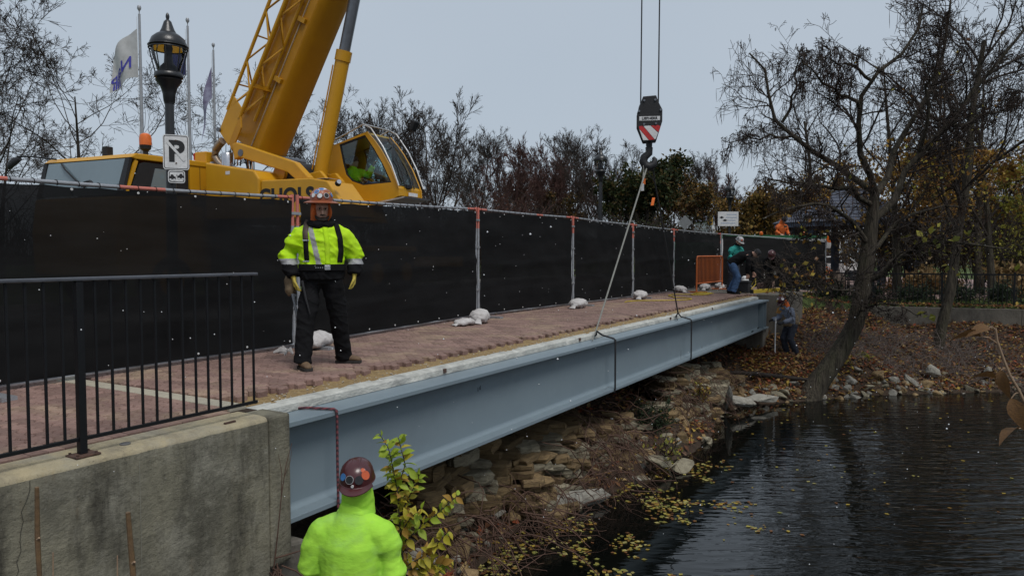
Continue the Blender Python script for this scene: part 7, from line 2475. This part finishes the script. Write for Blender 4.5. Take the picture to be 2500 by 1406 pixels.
# yellow air hose
m_hose = M('yellow hose', (.50, .36, .03), .6, vs=10, bump=.05)
hs_ = thing('air_hose', 'yellow air hose snaking over the far pavers', 'hose', B(15.5, 1.9, 0), BRZ)
pts = []
for k_ in range(90):
    f_ = k_ / 89
    pts.append((-2.6 + 5.0 * f_ + .35 * math.sin(f_ * 19), .45 * math.sin(f_ * 11 + .6) * (1 - .3 * f_) + .2 * math.cos(f_ * 27), .016))
MB().tube(pts, .0135, 6).build('hose', m_hose, hs_, smooth=True)
hs2 = thing('air_hose', 'coiled yellow hose end beside the orange barrier', 'hose', B(17.0, 1.75, 0), BRZ)
MB().tube([(.35 * math.cos(q) * (1 + .12 * math.sin(q * 3)) + .04 * q, .22 * math.sin(q) + .02 * math.sin(5 * q), .016 + .012 * (q / 6.28)) for q in np.linspace(0, 17, 80)], .0135, 6).build('hose', m_hose, hs2, smooth=True)
hs3 = thing('air_hose', 'yellow hose looping up beside the bending worker', 'hose', B(19.4, .75, 0), BRZ)
MB().tube([(-.6, .35, .016), (-.2, .1, .02), (.1, -.05, .25), (.3, 0, .42), (.45, .1, .3), (.4, .2, .12), (.7, .1, .016)], .014, 6).build('hose', m_hose, hs3, smooth=True)
# bricks, spirit level, spare hat on the abutment
bs_ = thing('brick_stack', 'small stack of red pavers on the far abutment', 'bricks', B(20.55, .62, .003), BRZ)
bk = MB().bx(-.11, .11, -.052, .052, 0, .06).mesh('brick', m_paver)
for l in range(5):
    for a in range(2):
        for b_ in range(4):
            if l == 4 and b_ > 1: continue
            o = link('brick', bk, bs_)
            o.location = (a * .235 - .12 + random.gauss(0, .006), b_ * .115 - .18 + random.gauss(0, .004), l * .062)
            o.rotation_euler = (0, 0, random.gauss(0, .03))
lv = thing('timber_board', 'yellow painted board lying across the far pavers', 'board', B(19.6, .42, .003), BRZ - .25)
MB().bx(-.9, .9, -.05, .05, 0, .11).build('plank', m_hose, lv, bevel=.006)
MB().bx(-.902, -.88, -.052, .052, .001, .112).build('end_cap', m_dark, lv)
sh_t = thing('spare_hard_hat', 'white hard hat set down on a crate between the far workers', 'hard hat', B(19.15, .95, .36), 0)
hat(sh_t, (0, 0, .03), (0, -1, .1), (0, 0, 1), 'cap', m_whitep, [])
cr8 = thing('tool_crate', 'dark tool crate under the white hard hat', 'crate', B(19.15, .95, .003), BRZ)
MB().bx(-.22, .22, -.16, .16, 0, .3).build('box', m_cchar, cr8, bevel=.01)
MB().bx(-.23, .23, -.17, .17, .3005, .345).build('lid', m_cchar, cr8, bevel=.01)
MB().tube([(-.06, -.175, .2), (-.06, -.2, .2), (.06, -.2, .2), (.06, -.175, .2)], .008, 6).build('handle', m_galv, cr8, smooth=True)

# ================================================================== PARK BEYOND THE FAR END
# low wall and iron fence
WL_ = [(11.7, 24.46), (12.07, 24.30), (15.8, 22.9), (22, 20.6), (30, 17.6)]
pw = thing('low_wall', 'low concrete wall along the bank under the iron fence', 'wall', (12.07, 24.3, -1.5), 0)
o_ = Vector((12.07, 24.3, -1.5))
for (a, b), (c, d) in zip(WL_[:-1], WL_[1:]):
    ex = Vector((c - a, d - b, 0)).normalized()
    nn = Vector((-ex.y, ex.x, 0))
    q0, q1 = Vector((a, b, 0)), Vector((c, d, 0))
    vs_ = [q + nn * t_ - o_ + Vector((0, 0, z)) for q in (q0 + ex * .004, q1 - ex * .004) for t_ in (-.12, .12) for z in (-2.0, -.53)]
    MB().add(vs_, [(0, 1, 3, 2), (4, 6, 7, 5), (0, 4, 5, 1), (2, 3, 7, 6), (0, 2, 6, 4), (1, 5, 7, 3)]).build('wall_length', m_conc_d, pw, bevel=.012)
fpts = [(11.0, 25.5), (12.1, 24.72), (15.85, 23.3), (20, 21.75), (25, 19.85)]
inf = thing('iron_fence', 'black iron picket fence along the low wall in the park', 'fence', (11.0, 25.5, -.5), 0)
ip = MB().bx(-.0105, .0105, -.0105, .0105, .10, 1.02).mesh('picket', m_black)
ipo = MB().bx(-.03, .03, -.03, .03, -.05, 1.10).mesh('post', m_black)
for (a, b), (c, d) in zip(fpts[:-1], fpts[1:]):
    L = math.hypot(c - a, d - b)
    rz = math.atan2(d - b, c - a)
    a2, b2 = a - 11.0, b - 25.5
    c2, d2 = c - 11.0, d - 25.5
    MB().bar((a2, b2, 1.03), (c2, d2, 1.03), .03, .05).build('top_rail', m_black, inf)
    MB().bar((a2, b2, .09), (c2, d2, .09), .025, .03).build('bottom_rail', m_black, inf)
    n = int(L / .125)
    for k_ in range(n):
        o = link('picket', ip, inf)
        o.location = (a2 + (c2 - a2) * (k_ + .5) / n, b2 + (d2 - b2) * (k_ + .5) / n, 0)
        o.rotation_euler = (0, 0, rz)
    for k_ in range(max(1, round(L / 1.9))):
        o = link('post', ipo, inf)
        f_ = k_ / max(1, round(L / 1.9))
        o.location = (a2 + (c2 - a2) * f_, b2 + (d2 - b2) * f_, 0)
        o.rotation_euler = (0, 0, rz)
# gazebo
m_roof = M('slate blue shingles', (.085, .095, .125), .85, col2=(.06, .067, .09), vs=14, bump=.4, bs=40)
m_bluep = M('blue grey painted timber', (.085, .105, .15), .7, vs=8, bump=.2)
gz = thing('gazebo', 'park gazebo with slate blue shingle roof and blue posts', 'gazebo', (16.4, 36, -.46), .2)
def octa(r, z, k=8): return [(r * math.cos(2 * PI * (i + .5) / k), r * math.sin(2 * PI * (i + .5) / k), z) for i in range(k)]
nc = 11
rf = None
for c in range(nc):
    f0, f1 = c / nc, (c + 1) / nc
    r0, r1 = 3.55 * (1 - f0) + .12 * f0, 3.55 * (1 - f1) + .12 * f1
    z0, z1 = 3.12 + 1.85 * f0, 3.12 + 1.85 * f1
    vs_ = octa(r0 + .03, z0 - .012) + octa(r0 + .03, z0 + .022) + octa(r1 - .02, z1 + .012)
    fs_ = [(i, (i + 1) % 8, (i + 1) % 8 + 8, i + 8) for i in range(8)] + [(i + 8, (i + 1) % 8 + 8, (i + 1) % 8 + 16, i + 16) for i in range(8)]
    o = MB().add(vs_, fs_).build('shingle_course', m_roof, gz)
MB().lathe([(.14, 4.95), (.1, 5.1), (.05, 5.3), (.01, 5.4)], 10).build('finial', m_bluep, gz, smooth=True)
vs_ = octa(3.5, 2.9) + octa(3.5, 3.1) + octa(3.35, 3.1) + octa(3.35, 2.9)
MB().add(vs_, [(l * 8 + i, l * 8 + (i + 1) % 8, ((l + 1) % 4) * 8 + (i + 1) % 8, ((l + 1) % 4) * 8 + i) for l in range(4) for i in range(8)]).build('fascia', m_bluep, gz)
MB().add(octa(3.34, 3.08), [tuple(range(8))]).build('soffit', m_cchar, gz)
for i in range(8):
    q = 2 * PI * (i + .5) / 8
    x, y = 2.9 * math.cos(q), 2.9 * math.sin(q)
    MB().bx(x - .15, x + .15, y - .15, y + .15, .02, 3.07).build('post', m_bluep, gz, bevel=.02)
    q2 = 2 * PI * (i + 1.5) / 8
    x2, y2 = 2.9 * math.cos(q2), 2.9 * math.sin(q2)
    for (xa, ya), (xb, yb) in (((x, y), (x2, y2)), ((x2, y2), (x, y))):
        dx, dy = (xb - xa), (yb - ya)
        MB().tube([(xa + dx * f_, ya + dy * f_, z_) for f_, z_ in ((.06, 2.1), (.12, 2.5), (.22, 2.75), (.36, 2.9), (.5, 2.95))], .06, 6).build('arch_brace', m_bluep, gz)
MB().slab([(a, b) for a, b, c in octa(3.4, 0)], -.1, .018).build('floor', m_plaza, gz)
# bench, planter stone, barrel, posters
bn = thing('park_bench', 'dark slatted park bench on the brick plaza', 'bench', (14.75, 31.0, -.455), -.5)
for k_ in range(4): MB().bx(-.75, .75, -.2 + k_ * .11, -.11 + k_ * .11, .43, .455).build('seat_slat', m_cchar, bn)
for k_ in range(4): MB().box((0, .27 + .02 * k_, .55 + k_ * .11), (1.5, .025, .09), Matrix.Rotation(-.2, 3, 'X')).build('back_slat', m_cchar, bn)
for x in (-.6, .6):
    MB().tube([(x, -.2, 0), (x, -.2, .42), (x, .22, .42), (x, .34, .95)], .025, 6).build('side_frame', m_black, bn)
    MB().tube([(x, .22, .42), (x, .3, 0)], .025, 6).build('leg', m_black, bn)
    MB().tube([(x, -.2, .42), (x, -.2, .65), (x, .25, .66)], .02, 6).build('arm_rest', m_black, bn)
o = link('boulder', rock_mesh(260, M('brown field stone', (.16, .115, .085), .9, vs=5, bump=.6, bs=14), .75))
o.location, o.scale, o.rotation_euler = (13.3, 30.2, .05), (1.2, 1.0, 1.3), (0, 0, .4)
tag(o, 'large brown landscape stone on the plaza before the gazebo', 'rock')
tb_ = thing('traffic_barrel', 'orange and white traffic barrel at the end of the screened fence', 'barrel', (12.75, 29.9, -.455), 0)
zz = [0, .25, .42, .60, .78, 1.0]
for k_ in range(5):
    MB().lathe([(.29 - .02 * k_, zz[k_] + .002), (.275 - .02 * k_, zz[k_ + 1])], 18).build('band', m_orange if k_ % 2 == 0 else m_whitep, tb_, smooth=True)
MB().tube([(-.1, 0, 1.0), (-.06, 0, 1.1), (.06, 0, 1.1), (.1, 0, 1.0)], .02, 6).build('handle', m_orange, tb_, smooth=True)
MB().lathe([(.38, 0), (.38, .05), (.3, .06)], 16).build('rubber_base', m_tyre, tb_, smooth=True)
ss = thing('poster_stand', 'white poster with teal and orange pictures behind the gazebo', 'sign', (16.9, 40, -.46), .0)
MB().bx(-.85, .85, 0, .04, 1.95, 2.75).build('panel', m_whitep, ss)
for x, z, r_, mm in ((-.45, 2.42, .22, M('teal print', (.02, .28, .33), .5)), (.25, 2.45, .2, m_orange), (.55, 2.3, .12, m_orange), (-.5, 2.1, .1, m_sto)):
    MB().tube([(x, -.006, z), (x, -.002, z)], r_, 14).build('picture', mm, ss)
for x in (-.7, .7): MB().bx(x - .03, x + .03, .045, .1, 0, 2.7).build('leg', m_black, ss)
# white car behind the gazebo
cw = thing('parked_car', 'white car parked beyond the gazebo', 'car', (19.6, 46, -.45), .15)
prof = [(-2.2, .35), (-2.25, .75), (-2.1, .95), (-1.5, 1.02), (-.9, 1.45), (.9, 1.5), (1.6, 1.05), (2.15, .95), (2.25, .7), (2.2, .35)]
bo = MB().prism(prof, -.85, .85).build('body', m_whitep, cw, bevel=.08)
for y in (-.853, .851):
    for pl_ in ([(-1.3, 1.05), (-.85, 1.40), (-.05, 1.43), (-.05, 1.05)], [(.05, 1.05), (.05, 1.43), (.85, 1.44), (1.35, 1.05)]):
        MB().prism(pl_, y, y + .003).build('side_window', m_dark, cw)
for x in (-1.4, 1.4):
    for y in (-.86, .66):
        wh = MB().tube([(x, y, .33), (x, y + .2, .33)], .33, 18).build('wheel', m_tyre, cw, smooth=True)
        MB().tube([(x, y - .004, .33), (x, y + .02, .33)], .2, 14).build('rim', m_alu, wh, smooth=True)
for y in (-.6, .6):
    MB().box((-2.26, y, .75), (.04, .3, .12)).build('headlight', m_chrome, cw, bevel=.01)
# flatbed truck behind the end of the fence
m_green = M('green truck paint', (.03, .16, .07), .5, vs=5)
tk = thing('flatbed_truck', 'green and white flatbed truck parked behind the end of the fence', 'truck', (10.3, 31.4, -.1), .1)
MB().bx(-2.0, 2.6, -1.0, 1.0, .85, 1.1).build('bed', m_cchar, tk, bevel=.02)
MB().bx(-2.0, 2.6, -1.03, -1.005, 1.1, 1.92).build('side_board', m_whitep, tk)
MB().bx(-2.0, 2.6, 1.005, 1.03, 1.1, 1.92).build('side_board', m_whitep, tk)
for y in (-1.03, 1.03):
    MB().bx(-2.02, 2.62, y - .02, y + .02, 1.925, 2.05).build('top_rail', m_green, tk)
MB().bx(-3.7, -2.05, -.95, .95, .6, 1.75).build('cab', m_green, tk, bevel=.1)
MB().bx(-2.9, 2.6, -.4, .4, .55, .84).build('chassis', m_cchar, tk)
for x in (-2.9, 1.5):
    for y in (-.95, .7):
        wh = MB().tube([(x, y, .45), (x, y + .25, .45)], .45, 18).build('wheel', m_tyre, tk, smooth=True)
        MB().tube([(x, y - .005, .45), (x, y + .02, .45)], .25, 14).build('rim', m_alu, wh, smooth=True)
lt = MB().lathe([(.06, 0), (.08, .05), (.07, .12), (.02, .15)], 10, (-.2, -1.03, 2.05)).build('warning_light', m_orange, tk, smooth=True)
lt = MB().lathe([(.06, 0), (.08, .05), (.07, .12), (.02, .15)], 10, (1.6, -1.03, 2.05)).build('warning_light', m_orange, tk, smooth=True)
# notice board, diamond sign, traffic signal, white house
nb_ = thing('notice_board', 'white notice board with printed lines on the third lantern lamp', 'sign', (9.0, 30.88, 2.64), -.05)
MB().bx(-.42, .42, 0, .02, -.3, .3).build('panel', m_whitep, nb_)
for k_, (x0, x1) in enumerate(((-.05, .34), (-.1, .36), (-.02, .3), (-.3, .3))):
    MB().bx(x0, x1, -.004, -.001, .17 - k_ * .12, .185 - k_ * .12).build('text_line', m_stb, nb_)
for x, z in ((-.27, .06), (-.13, -.06)):
    MB().prism([(x - .1, z), (x, z + .05), (x + .1, z), (x, z - .05)], -.004, -.001).build('logo_diamond', m_stg, nb_)
MB().bx(-.02, .02, .0205, .05, -.2, .2).build('bracket', m_galv, nb_)
ds = thing('diamond_sign', 'grey back of a diamond road sign behind the fence', 'sign', (7.7, 33, -.05), 0)
MB().prism([(-.33, 2.62), (0, 2.95), (.33, 2.62), (0, 2.29)], -.004, .0).build('plate', M('sign back aluminium', (.22, .225, .23), .5, vs=8, metal=.3), ds)
MB().bx(-.025, .025, .001, .05, 0, 2.9).build('post', m_galv, ds)
ts = thing('traffic_signal', 'yellow traffic signal head on a pole beside the white house', 'traffic light', (16.0, 60, -.1), 0)
MB().lathe([(.1, 0), (.08, 4.6)], 8).build('pole', m_galv, ts)
MB().bx(-.2, .2, -.2, .1, 3.6, 4.7).build('housing', M('signal yellow', (.5, .3, .03), .6), ts, bevel=.03)
for k_ in range(3):
    MB().tube([(0, -.21, 3.8 + .35 * k_), (0, -.3, 3.8 + .35 * k_)], .12, 10).build('visor', m_dark, ts, smooth=True)
hw_ = thing('house', 'small white clapboard house beyond the trees', 'house', (22.2, 76, -.1), .1)
m_clap = M('white clapboard', (.6, .61, .62), .8, vs=3)
for k_ in range(30):
    MB().box((0, -.012 * (k_ % 2), .1 + k_ * .15), (5.4, 5.02 + .0, .149)).build('clapboard', m_clap, hw_)
MB().prism([(-3.0, 4.58), (0, 6.3), (3.0, 4.58), (2.9, 4.5), (0, 6.12), (-2.9, 4.5)], -2.8, 2.8).build('roof', m_roof, hw_)
MB().prism([(-2.65, 4.56), (2.65, 4.56), (0, 6.05)], -2.5, 2.5).build('gable', m_clap, hw_)
for x in (-1.3, .5, 1.6):
    wn = MB().bx(x - .36, x + .36, -2.56, -2.535, 3.2, 4.4).build('window', m_whitep, hw_)
    for a in (-.17, .17):
        for z in (3.5, 4.08): MB().bx(x + a - .14, x + a + .14, -2.57, -2.561, z - .24, z + .24).build('pane', m_dark, wn)
# lawn grass
ga = np.random.default_rng(77)
n = 16000
X, Y = ga.uniform(9.2, 22, n), ga.uniform(20, 30, n)
Z_, D_, P_ = terrain(X, Y)
ok = (P_ < -.15) & (P_ > -5.5) & ~((X > 13) & (Y > 27))
C = np.c_[X, Y, Z_][ok]
n = len(C)
V = np.stack([C + np.c_[ga.normal(0, .012, (n, 2)), np.zeros(n)], C + np.c_[ga.normal(0, .02, n) + .016, ga.normal(0, .02, n), np.zeros(n)], C + np.c_[ga.normal(0, .05, (n, 2)), ga.uniform(.05, .14, n)]], 1).reshape(-1, 3)
F = np.arange(n * 3).reshape(-1, 3)
c = np.array([(.09, .15, .035), (.12, .16, .045), (.15, .14, .05)])[ga.integers(0, 3, n)]
tag(link('lawn_grass', np_mesh('lawn_grass', V, F, m_leaf, c)), 'short green grass of the park lawn', 'grass', kind='stuff')
# light snow in the air
n = 520
C = np.c_[ga.uniform(-4.5, 6.5, n), ga.uniform(3.2, 13, n), ga.uniform(-1.8, 1.75, n)]
C = C[C[:, 0] ** 2 + C[:, 1] ** 2 > 9]
n = len(C)
oc = np.array([(1, 0, 0), (-1, 0, 0), (0, 1, 0), (0, -1, 0), (0, 0, 1), (0, 0, -1)], float)
V = (C[:, None] + oc[None] * ga.uniform(.0028, .0062, (n, 1, 1))).reshape(-1, 3)
of = np.array([(0, 2, 4), (2, 1, 4), (1, 3, 4), (3, 0, 4), (2, 0, 5), (1, 2, 5), (3, 1, 5), (0, 3, 5)])
F = (np.arange(n)[:, None, None] * 6 + of[None]).reshape(-1, 3)
tag(link('snowflakes', np_mesh('snowflakes', V, F, M('snow', (.85, .86, .88), .8, bump=0))), 'scattered snowflakes drifting in the air', 'snow', kind='stuff')
